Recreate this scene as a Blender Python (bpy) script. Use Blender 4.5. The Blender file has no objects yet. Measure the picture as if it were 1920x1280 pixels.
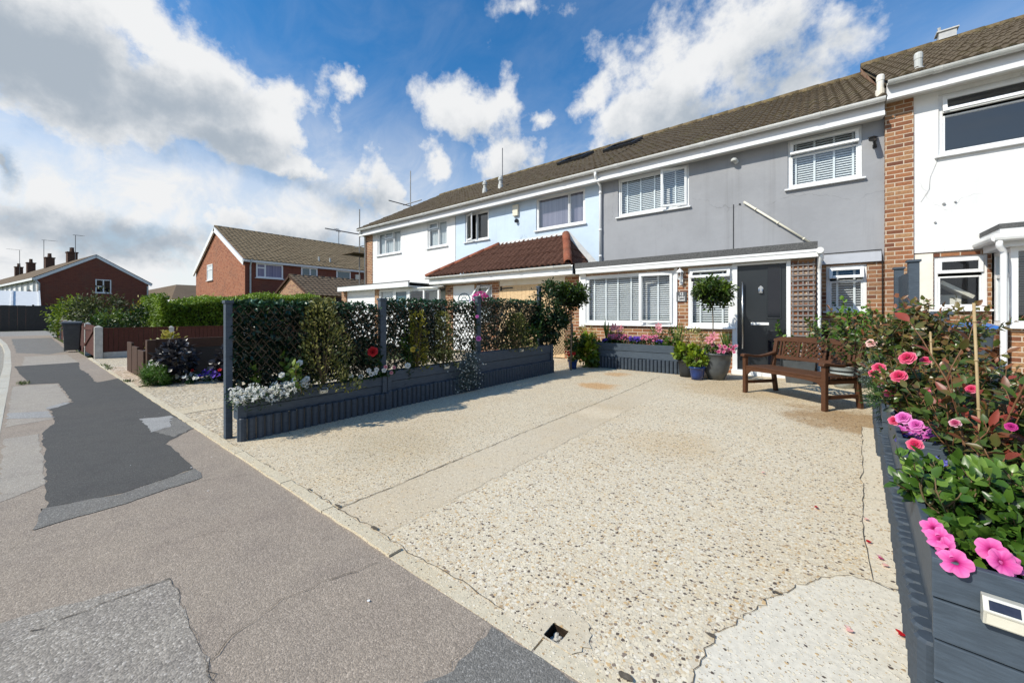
import bpy, math, random
import numpy as np
from mathutils import Vector, Matrix
R_ = random.Random(7)
rng = np.random.default_rng(11)
sc = bpy.context.scene
col = sc.collection
PI = math.pi
rad = math.radians
# ------------------------------------------------------------------ node helpers
class NT:
    def __init__(s, nt): s.nt = nt
    def n(s, t, **kw):
        o = s.nt.nodes.new(t)
        for k, v in kw.items():
            if k.startswith('i_'):
                o.inputs[k[2:].replace('_', ' ')].default_value = v
            else: setattr(o, k, v)
        return o
    def l(s, a, b): s.nt.links.new(a, b)
    def pos(s): return s.n('ShaderNodeNewGeometry').outputs['Position']
    def noise(s, scale, detail=4, rough=.55, vec=None, dist=0.):
        o = s.n('ShaderNodeTexNoise'); o.inputs['Scale'].default_value = scale
        o.inputs['Detail'].default_value = detail; o.inputs['Roughness'].default_value = rough
        o.inputs['Distortion'].default_value = dist
        s.l(vec if vec is not None else s.pos(), o.inputs['Vector']); return o.outputs['Fac']
    def ramp(s, fac, stops, interp='LINEAR'):
        o = s.n('ShaderNodeValToRGB'); o.color_ramp.interpolation = interp
        e = o.color_ramp.elements
        while len(e) < len(stops): e.new(.5)
        for el, (p, c) in zip(e, stops):
            el.position = p
            if not hasattr(c, '__len__'): c = (c, c, c)
            el.color = (c[0], c[1], c[2], 1)
        s.l(fac, o.inputs['Fac']); return o.outputs['Color']
    def mix(s, fac, a, b, mode='MIX'):
        o = s.n('ShaderNodeMix', data_type='RGBA', blend_type=mode)
        for sock, v in ((o.inputs[0], fac), (o.inputs[6], a), (o.inputs[7], b)):
            if hasattr(v, 'links'): s.l(v, sock)
            elif hasattr(v, '__len__'): sock.default_value = (v[0], v[1], v[2], 1)
            else: sock.default_value = v
        return o.outputs[2]
    def math(s, op, a, b=0., c=0.):
        o = s.n('ShaderNodeMath', operation=op)
        for i, v in enumerate((a, b, c)):
            if hasattr(v, 'links'): s.l(v, o.inputs[i])
            else: o.inputs[i].default_value = v
        return o.outputs[0]
    def mapr(s, v, a, b, c=0., d=1., smooth=True):
        o = s.n('ShaderNodeMapRange'); o.interpolation_type = 'SMOOTHSTEP' if smooth else 'LINEAR'
        s.l(v, o.inputs['Value'])
        for k, x in (('From Min', a), ('From Max', b), ('To Min', c), ('To Max', d)): o.inputs[k].default_value = x
        return o.outputs['Result']
    def scalevec(s, v, sx, sy, sz):
        o = s.n('ShaderNodeVectorMath', operation='MULTIPLY'); s.l(v, o.inputs[0]); o.inputs[1].default_value = (sx, sy, sz)
        return o.outputs[0]
    def bump(s, h, strength=.3, dist=.01):
        o = s.n('ShaderNodeBump'); o.inputs['Strength'].default_value = strength; o.inputs['Distance'].default_value = dist
        s.l(h, o.inputs['Height']); return o.outputs['Normal']
def newmat(name):
    m = bpy.data.materials.new(name); m.use_nodes = True
    N = NT(m.node_tree); b = m.node_tree.nodes['Principled BSDF']
    return m, N, b
def basic(name, c1, c2, scale=8., rough=.6, bump=.15, bscale=60., spec=.35, metal=0., dist=.004, stretch=(1, 1, 1)):
    m, N, b = newmat(name)
    v = N.scalevec(N.pos(), *stretch)
    f = N.noise(scale, 6, .6, v)
    cl = N.ramp(f, [(.3, c1), (.7, c2)])
    N.l(cl, b.inputs['Base Color']); b.inputs['Roughness'].default_value = rough
    b.inputs['Specular IOR Level'].default_value = spec; b.inputs['Metallic'].default_value = metal
    if bump: N.l(N.bump(N.noise(bscale, 4, .6, v), bump, dist), b.inputs['Normal'])
    return m
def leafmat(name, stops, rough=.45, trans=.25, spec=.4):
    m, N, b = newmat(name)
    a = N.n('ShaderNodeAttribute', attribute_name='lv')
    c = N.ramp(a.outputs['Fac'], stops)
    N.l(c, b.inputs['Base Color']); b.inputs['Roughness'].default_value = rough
    b.inputs['Specular IOR Level'].default_value = spec
    if trans:
        t = N.n('ShaderNodeBsdfTranslucent'); N.l(c, t.inputs['Color'])
        mx = N.n('ShaderNodeMixShader'); mx.inputs[0].default_value = trans
        N.l(b.outputs[0], mx.inputs[1]); N.l(t.outputs[0], mx.inputs[2])
        N.l(mx.outputs[0], m.node_tree.nodes['Material Output'].inputs['Surface'])
    return m
def brickmat(name, c1, c2, c3, mortar, bw=.225, rh=.076):
    m, N, b = newmat(name)
    g = N.n('ShaderNodeNewGeometry')
    sp = N.n('ShaderNodeSeparateXYZ'); N.l(g.outputs['Position'], sp.inputs[0])
    sn = N.n('ShaderNodeSeparateXYZ'); N.l(g.outputs['True Normal'], sn.inputs[0])
    gt = N.math('GREATER_THAN', N.math('ABSOLUTE', sn.outputs[0]), .5)
    u = N.math('ADD', N.math('MULTIPLY', gt, sp.outputs[1]), N.math('MULTIPLY', N.math('SUBTRACT', 1., gt), sp.outputs[0]))
    cb = N.n('ShaderNodeCombineXYZ'); N.l(u, cb.inputs[0]); N.l(sp.outputs[2], cb.inputs[1])
    br = N.n('ShaderNodeTexBrick'); N.l(cb.outputs[0], br.inputs['Vector'])
    br.inputs['Scale'].default_value = 1.; br.inputs['Brick Width'].default_value = bw; br.inputs['Row Height'].default_value = rh
    br.inputs['Mortar Size'].default_value = .0075; br.inputs['Mortar Smooth'].default_value = .25; br.inputs['Bias'].default_value = 0.
    br.inputs['Color1'].default_value = (0, 0, 0, 1); br.inputs['Color2'].default_value = (1, 1, 1, 1); br.inputs['Mortar'].default_value = (.5, .5, .5, 1)
    cr = N.ramp(br.outputs['Color'], [(0., c1), (.35, c2), (.7, c3), (1., c2)])
    n1 = N.noise(30, 5, .6); cr = N.mix(N.mapr(n1, .3, .75, 0, .5), cr, N.mix(.5, c1, (.06, .05, .04)))
    cl = N.mix(br.outputs['Fac'], cr, mortar)
    n2 = N.noise(.9, 4, .6); cl = N.mix(N.mapr(n2, .45, .8, 0, .35), cl, (.12, .09, .07))
    N.l(cl, b.inputs['Base Color']); b.inputs['Roughness'].default_value = .85; b.inputs['Specular IOR Level'].default_value = .2
    h = N.math('SUBTRACT', N.math('MULTIPLY', n1, .3), br.outputs['Fac'])
    N.l(N.bump(h, .5, .006), b.inputs['Normal'])
    return m
# ------------------------------------------------------------------ object helpers
ORG = {}
def tag(o, label=None, cat=None, group=None, kind=None):
    if label: o['label'] = label
    if cat: o['category'] = cat
    if group: o['group'] = group
    if kind: o['kind'] = kind
    return o
def thing(name, label, cat, loc=(0, 0, 0), rotz=0., group=None):
    o = bpy.data.objects.new(name, None); col.objects.link(o); o.empty_display_size = .1
    o.location = loc; o.rotation_euler = (0, 0, rotz); ORG[o.name] = tuple(loc)
    return tag(o, label, cat, group)
def copy_tree(o, parent=None):
    c = o.copy(); col.objects.link(c)
    if parent is not None: c.parent = parent
    ORG[c.name] = ORG.get(o.name, (0, 0, 0))
    for ch in list(o.children): copy_tree(ch, c)
    return c
def link(name, me, mats, parent=None, smooth=False):
    o = bpy.data.objects.new(name, me); col.objects.link(o)
    for m in (mats if isinstance(mats, (list, tuple)) else [mats]): me.materials.append(m)
    if parent is not None: o.parent = parent; ORG[o.name] = ORG[parent.name]
    else: ORG[o.name] = (0, 0, 0)
    if smooth: me.polygons.foreach_set('use_smooth', [True] * len(me.polygons))
    return o
class MB:
    def __init__(s): s.v = []; s.f = []; s.m = []; s.x = None
    def add(s, vs, fs, mi=0):
        o = len(s.v)
        if s.x is not None: vs = [tuple(s.x @ Vector(p)) for p in vs]
        s.v += [tuple(p) for p in vs]
        for f in fs: s.f.append(tuple(i + o for i in f)); s.m.append(mi)
    def box(s, x0, y0, z0, x1, y1, z1, mi=0):
        s.add([(x0, y0, z0), (x1, y0, z0), (x1, y1, z0), (x0, y1, z0), (x0, y0, z1), (x1, y0, z1), (x1, y1, z1), (x0, y1, z1)],
              [(0, 3, 2, 1), (4, 5, 6, 7), (0, 1, 5, 4), (1, 2, 6, 5), (2, 3, 7, 6), (3, 0, 4, 7)], mi)
    def quad(s, a, b, c, d, mi=0): s.add([a, b, c, d], [(0, 1, 2, 3)], mi)
    def poly(s, pts, mi=0): s.add(pts, [tuple(range(len(pts)))], mi)
    def bar(s, p, q, w, h, up=(0, 0, 1), mi=0):
        p, q = Vector(p), Vector(q); d = (q - p).normalized(); up = Vector(up)
        if abs(d.dot(up)) > .98: up = Vector((0, 1, 0))
        a = d.cross(up).normalized() * (w / 2); b = a.cross(d).normalized() * (h / 2)
        s.add([p - a - b, p + a - b, p + a + b, p - a + b, q - a - b, q + a - b, q + a + b, q - a + b],
              [(0, 1, 2, 3), (7, 6, 5, 4), (0, 4, 5, 1), (1, 5, 6, 2), (2, 6, 7, 3), (3, 7, 4, 0)], mi)
    def tube(s, pts, r, n=8, mi=0, caps=True):
        pts = [Vector(p) for p in pts]; k = len(pts)
        rs = r if isinstance(r, (list, tuple)) else [r] * k
        vs = []; fs = []
        u = None
        for i, p in enumerate(pts):
            d = (pts[min(i + 1, k - 1)] - pts[max(i - 1, 0)]).normalized()
            if u is None:
                u = d.cross(Vector((0, 0, 1)) if abs(d.z) < .9 else Vector((1, 0, 0))).normalized()
            u = (u - d * u.dot(d)).normalized(); w = d.cross(u)
            for j in range(n):
                t = 2 * PI * j / n
                vs.append(p + (u * math.cos(t) + w * math.sin(t)) * rs[i])
        for i in range(k - 1):
            for j in range(n):
                j2 = (j + 1) % n; fs.append((i * n + j, i * n + j2, (i + 1) * n + j2, (i + 1) * n + j))
        if caps: fs.append(tuple(range(n))[::-1]); fs.append(tuple((k - 1) * n + j for j in range(n)))
        s.add(vs, fs, mi)
    def lathe(s, c, prof, n=24, mi=0):
        vs = []; fs = []
        for (r, z) in prof:
            for j in range(n):
                t = 2 * PI * j / n; vs.append((c[0] + r * math.cos(t), c[1] + r * math.sin(t), c[2] + z))
        for i in range(len(prof) - 1):
            for j in range(n):
                j2 = (j + 1) % n; fs.append((i * n + j, i * n + j2, (i + 1) * n + j2, (i + 1) * n + j))
        s.add(vs, fs, mi)
    def prism(s, pts, ax, a, b, mi=0):
        # extrude a closed 2D outline along axis ax ('x': pts=(y,z), 'y': pts=(x,z), 'z': pts=(x,y))
        def P(p, t): return {'x': (t, p[0], p[1]), 'y': (p[0], t, p[1]), 'z': (p[0], p[1], t)}[ax]
        n = len(pts)
        s.add([P(p, a) for p in pts] + [P(p, b) for p in pts],
              [tuple(range(n))[::-1], tuple(range(n, 2 * n))] + [(i, (i + 1) % n, n + (i + 1) % n, n + i) for i in range(n)], mi)
    def build(s, name, mats, parent=None, smooth=False, world=True, bevel=0.):
        me = bpy.data.meshes.new(name)
        o3 = ORG[parent.name] if (parent is not None and world) else (0, 0, 0)
        me.from_pydata([(p[0] - o3[0], p[1] - o3[1], p[2] - o3[2]) for p in s.v], [], s.f)
        me.polygons.foreach_set('material_index', s.m)
        me.validate(); me.update()
        o = link(name, me, mats, parent, smooth)
        if bevel:
            bv = o.modifiers.new('bevel', 'BEVEL'); bv.width = bevel; bv.segments = 2; bv.limit_method = 'ANGLE'; bv.angle_limit = rad(40)
        return o
def norm(a): return a / np.maximum(np.linalg.norm(a, axis=1, keepdims=True), 1e-9)
def quadmesh(name, V, K, lv, mats, parent, mi=None, world=True):
    """V: (N,K*..)"""
    raise NotImplementedError
def leaf_obj(name, C, D, Nn, L, W, lv, mat, parent, fold=.15, droop=.15, world=True):
    N = len(C); C = np.asarray(C, float); D = norm(np.asarray(D, float)); Nn = np.asarray(Nn, float)
    Nn = norm(Nn - D * (Nn * D).sum(1, keepdims=True)); S = np.cross(D, Nn)
    L = np.broadcast_to(L, (N,))[:, None]; W = np.broadcast_to(W, (N,))[:, None]
    if parent is not None and world: C = C - np.array(ORG[parent.name])
    droop = droop * rng.uniform(.2, 1.9, (N, 1)); fold = fold * rng.uniform(.3, 1.8, (N, 1))
    def row(t, w): return (C + D * L * t + S * W * w + Nn * (W * fold * w * 2 - L * droop * t * t), C + D * L * t - S * W * w + Nn * (W * fold * w * 2 - L * droop * t * t))
    l1, r1 = row(.18, .34); l2, r2 = row(.45, .5); l3, r3 = row(.78, .30)
    P = np.stack([C, l1, l2, l3, C + D * L - Nn * L * droop, r3, r2, r1, C + D * L * .45 - Nn * L * droop * .2], 1)
    me = bpy.data.meshes.new(name); me.vertices.add(N * 9); me.vertices.foreach_set('co', P.reshape(-1))
    base = (np.arange(N) * 9)[:, None]
    idx = np.concatenate([base + np.array(q) for q in ([0, 7, 6, 8], [8, 6, 5, 4], [0, 8, 2, 1], [8, 4, 3, 2])], 1).reshape(-1)
    me.loops.add(N * 16); me.loops.foreach_set('vertex_index', idx)
    me.polygons.add(N * 4); me.polygons.foreach_set('loop_start', np.arange(N * 4) * 4)
    me.update(calc_edges=True)
    a = me.attributes.new('lv', 'FLOAT', 'POINT'); a.data.foreach_set('value', np.clip(np.clip(lv, 0, 1)[:, None] + np.array([-.05, 0, 0, .02, .05, .02, 0, 0, -.04]), 0, 1).reshape(-1))
    o = link(name, me, mat, parent, smooth=True)
    return o
def flower_obj(name, C, Nn, R, npet, mat, parent, cup=.25, wid=.9, world=True):
    """many small flowers in one mesh: every flower is npet petals; lv 0 at the heart, 1 at the petal tip"""
    C = np.asarray(C, float); Nn = norm(np.asarray(Nn, float)); N = len(C)
    if N <= 100 and name != '_one':
        me = None
        for c, q in zip(C, Nn):
            if me is None:
                tmp = flower_obj('_one', np.zeros((1, 3)), np.array([[0, 0, 1.]]), R if not hasattr(R, '__len__') else R[0], npet, mat, None, cup, wid); me = tmp.data; bpy.data.objects.remove(tmp); me.name = 'bloom'
            o = bpy.data.objects.new('bloom', me); col.objects.link(o); o.parent = parent; ORG[o.name] = ORG[parent.name]
            o.location = tuple(c - np.array(ORG[parent.name])); o.rotation_mode = 'QUATERNION'
            o.rotation_quaternion = Vector((0, 0, 1)).rotation_difference(Vector(q)) @ Matrix.Rotation(rng.random() * 6.28, 3, 'Z').to_quaternion(); s = rng.uniform(.8, 1.2); o.scale = (s, s, s)
        return o
    if parent is not None and world: C = C - np.array(ORG[parent.name])
    A = norm(np.cross(Nn, np.tile([.31, .2, .93], (N, 1)))); B = np.cross(Nn, A)
    R = np.broadcast_to(R, (N,))[:, None]
    Vs = []; ph = rng.random(N)[:, None] * 6.28
    for k in range(npet):
        t = ph + 2 * PI * k / npet; w = PI / npet * wid
        d = A * np.cos(t) + B * np.sin(t); dl = A * np.cos(t + w) + B * np.sin(t + w); dr = A * np.cos(t - w) + B * np.sin(t - w)
        Vs += [C, C + dr * R * .75 + Nn * R * cup * .6, C + d * R + Nn * R * cup, C + dl * R * .75 + Nn * R * cup * .6]
    V = np.stack(Vs, 1)
    n = N * npet
    me = bpy.data.meshes.new(name); me.vertices.add(n * 4); me.vertices.foreach_set('co', V.reshape(-1))
    me.loops.add(n * 4); me.loops.foreach_set('vertex_index', np.arange(n * 4))
    me.polygons.add(n); me.polygons.foreach_set('loop_start', np.arange(n) * 4); me.update(calc_edges=True)
    a = me.attributes.new('lv', 'FLOAT', 'POINT'); a.data.foreach_set('value', np.tile([0, .75, 1, .75], n).astype(float))
    o = link(name, me, mat, parent, smooth=True)
    if N > 100: o['kind'] = 'stuff'
    return o
def rvec(n): return norm(rng.normal(size=(n, 3)))
def clump_cloud(c, r, nclump, per, shell=.55, cr=.35, zmin=None):
    """leaf positions in clumps spread through an ellipsoid; returns C, outward dir, lightness"""
    c = np.array(c, float); r = np.array(r, float)
    d = rvec(nclump); k = (shell + (1 - shell) * rng.random((nclump, 1)))
    cc = c + d * r * k
    ci = np.repeat(np.arange(nclump), per)
    rr = cr * r.mean() * (.6 + .8 * rng.random((nclump, 1)))
    off = rvec(len(ci)) * rng.random((len(ci), 1)) ** .5
    P = cc[ci] + off * rr[ci]
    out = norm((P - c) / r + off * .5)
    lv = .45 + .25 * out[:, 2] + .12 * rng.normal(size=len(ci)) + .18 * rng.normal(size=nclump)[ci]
    if zmin is not None:
        k = P[:, 2] > zmin; P, out, lv = P[k], out[k], lv[k]
    return P, out, lv
def foliage(name, P, out, lv, L, W, mat, parent, jit=.7, droop=.15, world=True, up=.5):
    n = len(P)
    D = norm(out + rvec(n) * jit); Nn = norm(out * .6 + rvec(n) * .6 + np.array([0, 0, up]))
    return leaf_obj(name, P, D, Nn, L * (.7 + .6 * rng.random(n)), W * (.7 + .6 * rng.random(n)), lv, mat, parent, droop=droop, world=world)
def branches(base, n, height, spread, seg=7, sub=3, lean=(0, 0), leaf_from=.2, step=.03, start=.03):
    """branching shrub skeleton: list of tubes, and leaf sites (pos, dir)"""
    tubes = []; P = []; D = []; H = []
    for i in range(n):
        a = R_.random() * 6.28; h = height * (.65 + .45 * R_.random())
        p = Vector(base) + Vector((math.cos(a), math.sin(a), 0)) * start * R_.random()
        d = Vector((math.cos(a) * spread * R_.random() + lean[0], math.sin(a) * spread * R_.random() + lean[1], 1)).normalized()
        pts = [p.copy()]; L = h / seg
        for k in range(seg):
            d = (d + Vector((R_.gauss(0, .13), R_.gauss(0, .13), .05))).normalized(); p = p + d * L; pts.append(p.copy())
        tubes.append((pts, [.006 * (1 - .7 * k / seg) for k in range(seg + 1)]))
        lines = [(pts, leaf_from)]
        for j in range(sub):
            k0 = R_.randint(seg // 3, seg - 1); q = pts[k0].copy(); a2 = R_.random() * 6.28
            e = (d + Vector((math.cos(a2), math.sin(a2), .2)) * .9).normalized(); qs = [q.copy()]
            for k in range(4):
                e = (e + Vector((R_.gauss(0, .15), R_.gauss(0, .15), .12))).normalized(); q = q + e * h * .09; qs.append(q.copy())
            tubes.append((qs, [.0035, .003, .0025, .002, .0015])); lines.append((qs, 0.))
        for pl, f0 in lines:
            m = len(pl) - 1; tot = sum((pl[k + 1] - pl[k]).length for k in range(m)); cnt = max(2, int(tot / step))
            for c in range(cnt):
                t = f0 + (1 - f0) * (c + R_.random()) / cnt; t = min(t, .999) * m; k = int(t); q = pl[k].lerp(pl[k + 1], t - k)
                ax = (pl[k + 1] - pl[k]).normalized(); s = Vector((R_.gauss(0, 1), R_.gauss(0, 1), R_.gauss(0, .5))); s = (s - ax * s.dot(ax)).normalized()
                P.append(q); D.append((s * .9 + ax * .5).normalized()); H.append(t / m)
            P.append(pl[-1]); D.append((pl[-1] - pl[-2]).normalized()); H.append(1.)
    return tubes, np.array([tuple(p) for p in P]), np.array([tuple(d) for d in D]), np.array(H)
def stems_obj(tubes, mat, parent, name='stem', k=1.):
    mb = MB()
    for pts, rs in tubes: mb.tube(pts, [r * k for r in rs], 5)
    return mb.build(name, mat, parent, smooth=True)
def rose_mesh(R=.045, seed=0):
    r = random.Random(seed); vs = []; fs = []; lv = []
    for ring, (n, rr, tilt, h) in enumerate([(3, .28, 86, 1.1), (4, .46, 80, 1.0), (5, .66, 68, .82), (5, .86, 50, .58), (6, 1.06, 24, .30)]):
        for k in range(n):
            a0 = 2 * PI * (k + ring * .37) / n; w = PI / n * 1.35; o = len(vs)
            for i in range(4):
                t = i / 3; el = rad(tilt) * (1 - .35 * t * t)
                rd = R * rr * (.25 + .75 * math.sin(t * 1.45)); z = R * h * .4 + R * rr * t * math.sin(el) * .8 - (R * .12 * t * t if ring > 1 else 0)
                for j in range(4):
                    a = a0 + w * (j - 1.5) / 1.5 * (.55 + .45 * math.sin(t * 2.2 + .5)); q = rd * (1 + r.uniform(-.05, .05) - .12 * abs(j - 1.5) * t)
                    vs.append((q * math.cos(a), q * math.sin(a), z + r.uniform(-.02, .02) * R)); lv.append(t * .7 + .3 * ring / 4)
            for i in range(3):
                for j in range(3): fs.append((o + i * 4 + j, o + i * 4 + j + 1, o + i * 4 + j + 5, o + i * 4 + j + 4))
    me = bpy.data.meshes.new('bloom'); me.from_pydata(vs, [], fs)
    a = me.attributes.new('lv', 'FLOAT', 'POINT'); a.data.foreach_set('value', lv); me.update()
    return me
def petunia_mesh(R=.04, seed=0):
    r = random.Random(seed); vs = []; fs = []; lv = []; n = 40; rings = [(.06, -.5), (.14, -.12), (.4, .06), (.75, .12), (1., .08)]
    for (k, z) in rings:
        for j in range(n):
            t = 2 * PI * j / n; lob = 1 - .20 * k * abs(math.sin(2.5 * t + .3)) ** 8; wv = (.11 * k * k * math.sin(5 * t + 1.2 + seed) + .05 * k * math.sin(13 * t + seed)) * R
            vs.append((R * k * lob * math.cos(t), R * k * lob * math.sin(t), R * z + wv)); lv.append(min(1., max(0., k + (.10 * math.sin(15 * t) * k if .2 < k < 1 else 0))))
    for i in range(len(rings) - 1):
        for j in range(n): fs.append((i * n + j, i * n + (j + 1) % n, (i + 1) * n + (j + 1) % n, (i + 1) * n + j))
    me = bpy.data.meshes.new('bloom'); me.from_pydata(vs, [], fs)
    a = me.attributes.new('lv', 'FLOAT', 'POINT'); a.data.foreach_set('value', lv); me.update()
    return me
def bloom(me, mat, parent, p, nrm, s=1., label=None):
    o = bpy.data.objects.new('bloom', me.copy()); col.objects.link(o); o.data.materials.append(mat); o.parent = parent; ORG[o.name] = ORG[parent.name]
    o.data.polygons.foreach_set('use_smooth', [True] * len(o.data.polygons))
    og = ORG[parent.name]; o.location = (p[0] - og[0], p[1] - og[1], p[2] - og[2])
    o.rotation_mode = 'QUATERNION'; o.rotation_quaternion = Vector((0, 0, 1)).rotation_difference(Vector(nrm).normalized()); o.scale = (s, s, s)
    if label: o['label'] = label
    return o
# ------------------------------------------------------------------ camera, light, sky
cam = bpy.data.cameras.new('camera'); co = bpy.data.objects.new('camera', cam); col.objects.link(co); sc.camera = co
YAW = math.atan2(567, 722)
co.location = (0, 0, 1.15); co.rotation_euler = (rad(90), 0, YAW)
cam.sensor_width = 36; cam.lens = 36 * 722 / 1920; cam.shift_y = -50 / 1920; cam.clip_start = .02; cam.clip_end = 3000
sc.view_settings.view_transform = 'Standard'; sc.view_settings.look = 'None'; sc.view_settings.exposure = 0
SUN = Vector((.5, 1.0, -.96)).normalized()
sun = bpy.data.lights.new('sun', 'SUN'); sun.energy = 5.0; sun.angle = rad(.5); sun.color = (1, .93, .80)
so = bpy.data.objects.new('sun', sun); col.objects.link(so); so.rotation_euler = SUN.to_track_quat('-Z', 'Y').to_euler(); so.location = (-20, -40, 40)
EL = math.asin(-SUN.z); AZ = math.atan2(-SUN.x, -SUN.y)
w = bpy.data.worlds.new('World'); sc.world = w; w.use_nodes = True
N = NT(w.node_tree); bg = w.node_tree.nodes['Background']; wo = w.node_tree.nodes['World Output']
sky = N.n('ShaderNodeTexSky', sky_type='NISHITA'); sky.sun_disc = False; sky.sun_elevation = EL; sky.sun_rotation = AZ
sky.altitude = 0; sky.air_density = 1.; sky.dust_density = .6; sky.ozone_density = 2.2
gen = N.n('ShaderNodeTexCoord').outputs['Generated']
sz = N.n('ShaderNodeSeparateXYZ'); N.l(gen, sz.inputs[0])
tint = N.mix(N.mapr(sz.outputs[2], .05, .55), (.95, 1.08, 1.10), (.27, .80, 1.13))
skyc = N.mix(1., sky.outputs[0], tint, 'MULTIPLY')
N.l(skyc, bg.inputs['Color']); bg.inputs['Strength'].default_value = .155
FW = Vector((-math.sin(YAW), math.cos(YAW), 0)); RT = Vector((math.cos(YAW), math.sin(YAW), 0))
def cdir(az, el):   # az in units of the right-hand tangent of the viewing direction, el likewise
    return (FW + RT * az + Vector((0, 0, 1)) * el).normalized()
def px(x, y): return ((x - 960) / 722, (590 - y) / 722)
warp = N.n('ShaderNodeTexNoise'); warp.inputs['Scale'].default_value = 5.; warp.inputs['Detail'].default_value = 7; warp.inputs['Roughness'].default_value = .62
N.l(gen, warp.inputs['Vector'])
wv = N.n('ShaderNodeVectorMath', operation='SUBTRACT'); N.l(warp.outputs['Color'], wv.inputs[0]); wv.inputs[1].default_value = (.5, .5, .5)
wv2 = N.n('ShaderNodeVectorMath', operation='SCALE'); N.l(wv.outputs[0], wv2.inputs[0]); wv2.inputs['Scale'].default_value = .16
wd = N.n('ShaderNodeVectorMath', operation='ADD'); N.l(gen, wd.inputs[0]); N.l(wv2.outputs[0], wd.inputs[1])
def blobs(lst):
    acc = None
    for (x, y, rx, ry, amp) in lst:
        a, e = px(x, y); c = cdir(a, e); a2, _ = px(x + rx, y); _, e2 = px(x, y - ry)
        ru = cdir(a2, e) - c; up = cdir(a, e2) - c
        df = N.n('ShaderNodeVectorMath', operation='SUBTRACT'); N.l(wd.outputs[0], df.inputs[0]); df.inputs[1].default_value = c
        q = None
        for vv in (ru, up):
            dt = N.n('ShaderNodeVectorMath', operation='DOT_PRODUCT'); N.l(df.outputs[0], dt.inputs[0]); dt.inputs[1].default_value = vv / vv.length_squared
            s2 = N.math('POWER', N.math('ABSOLUTE', dt.outputs['Value']), 2.)
            q = s2 if q is None else N.math('ADD', q, s2)
        front = N.n('ShaderNodeVectorMath', operation='DOT_PRODUCT'); N.l(gen, front.inputs[0]); front.inputs[1].default_value = c
        v = N.math('MULTIPLY', N.math('SUBTRACT', 1., N.math('SQRT', q)), amp)
        v = N.math('SUBTRACT', v, N.math('MULTIPLY', N.math('LESS_THAN', front.outputs['Value'], .2), 9.))
        acc = v if acc is None else N.math('MAXIMUM', acc, v)
    return acc
W_ = blobs([(120, 120, 380, 190, 1.), (250, 40, 170, 110, 1.), (400, 235, 210, 90, .9), (360, 110, 110, 110, .8), (490, 215, 80, 80, .8), (10, 310, 40, 62, .9),
            (890, 200, 120, 80, .9), (955, 285, 90, 70, .9), (1020, 215, 40, 30, .7), (1330, 120, 250, 180, .72), (1220, 235, 150, 90, .85), (1120, 190, 60, 70, .7),
            (1540, 130, 170, 130, .34), (690, 335, 90, 80, .85), (540, 312, 95, 32, .8), (665, 190, 34, 24, .5), (820, 325, 50, 50, .6), (630, 255, 40, 60, .4), (990, 15, 60, 30, .4),
            (300, 370, 130, 60, .6), (160, 405, 160, 45, .55), (40, 405, 120, 30, .6), (420, 420, 130, 45, .6), (560, 440, 160, 50, .6), (300, 470, 200, 35, .5), (120, 465, 150, 30, .45), (740, 370, 60, 60, .6)])
G_ = blobs([(100, 135, 330, 130, 1.), (300, 190, 190, 95, .9), (20, 320, 42, 62, .9), (400, 265, 170, 70, .75), (1330, 235, 250, 100, .8), (1440, 160, 220, 140, .6), (960, 325, 100, 50, .5), (690, 375, 110, 60, .6), (550, 340, 110, 25, .6),
            (250, 445, 330, 45, .75), (560, 460, 200, 40, .6), (920, 240, 120, 40, .35)])
fb = N.noise(7., 9, .6, gen); fb2 = N.noise(16., 8, .6, gen)
fb3 = N.noise(3., 5, .6, gen)
fld = N.math('ADD', W_, N.math('MULTIPLY', N.math('SUBTRACT', fb, .5), 2.0))
fld = N.math('ADD', fld, N.math('MULTIPLY', N.math('SUBTRACT', fb2, .5), .9))
fld = N.math('ADD', fld, N.math('MULTIPLY', N.math('SUBTRACT', fb3, .5), .9))
# clouds elsewhere (behind the viewer) and a hazy layer of small clouds towards the horizon
flat = N.n('ShaderNodeVectorMath', operation='MULTIPLY'); N.l(gen, flat.inputs[0]); flat.inputs[1].default_value = (1, 1, 3.2)
lay = N.noise(5.5, 9, .6, flat.outputs[0])
low = N.mapr(sz.outputs[2], .0, .32, .14, -.35)
fw = N.n('ShaderNodeVectorMath', operation='DOT_PRODUCT'); N.l(gen, fw.inputs[0]); fw.inputs[1].default_value = FW
behind = N.mapr(fw.outputs['Value'], -.3, .2, .16, 0.)
f2 = N.math('ADD', N.math('MULTIPLY', N.math('SUBTRACT', lay, .52), 2.2), N.math('ADD', low, behind))
fall = N.math('MAXIMUM', fld, f2)
alpha = N.mapr(fall, -.05, .50)
cir = N.n('ShaderNodeMapping'); cir.inputs['Rotation'].default_value = (rad(25), rad(15), rad(40)); cir.inputs['Scale'].default_value = (1.1, 6., 6.); N.l(gen, cir.inputs['Vector'])
cz = N.noise(1.6, 7, .62, cir.outputs[0], .6)
cirf = N.mapr(cz, .33, .75, 0., .62); cirf = N.math('MULTIPLY', cirf, N.mapr(sz.outputs[2], .52, .15, .12, 1.))
rtd = N.n('ShaderNodeVectorMath', operation='DOT_PRODUCT'); N.l(gen, rtd.inputs[0]); rtd.inputs[1].default_value = RT
haze = N.math('ADD', N.mapr(sz.outputs[2], .55, .0, 0., .55), N.math('MULTIPLY', N.mapr(rtd.outputs['Value'], .1, -.75, 0., .30), N.mapr(sz.outputs[2], .55, .2, 0., 1.)))
alpha = N.math('MAXIMUM', alpha, N.math('ADD', cirf, haze))
gs = N.math('ADD', G_, N.math('MULTIPLY', N.math('SUBTRACT', fb, .5), .9))
gs = N.math('ADD', gs, N.math('MULTIPLY', N.math('SUBTRACT', fb2, .5), .3))
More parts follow.
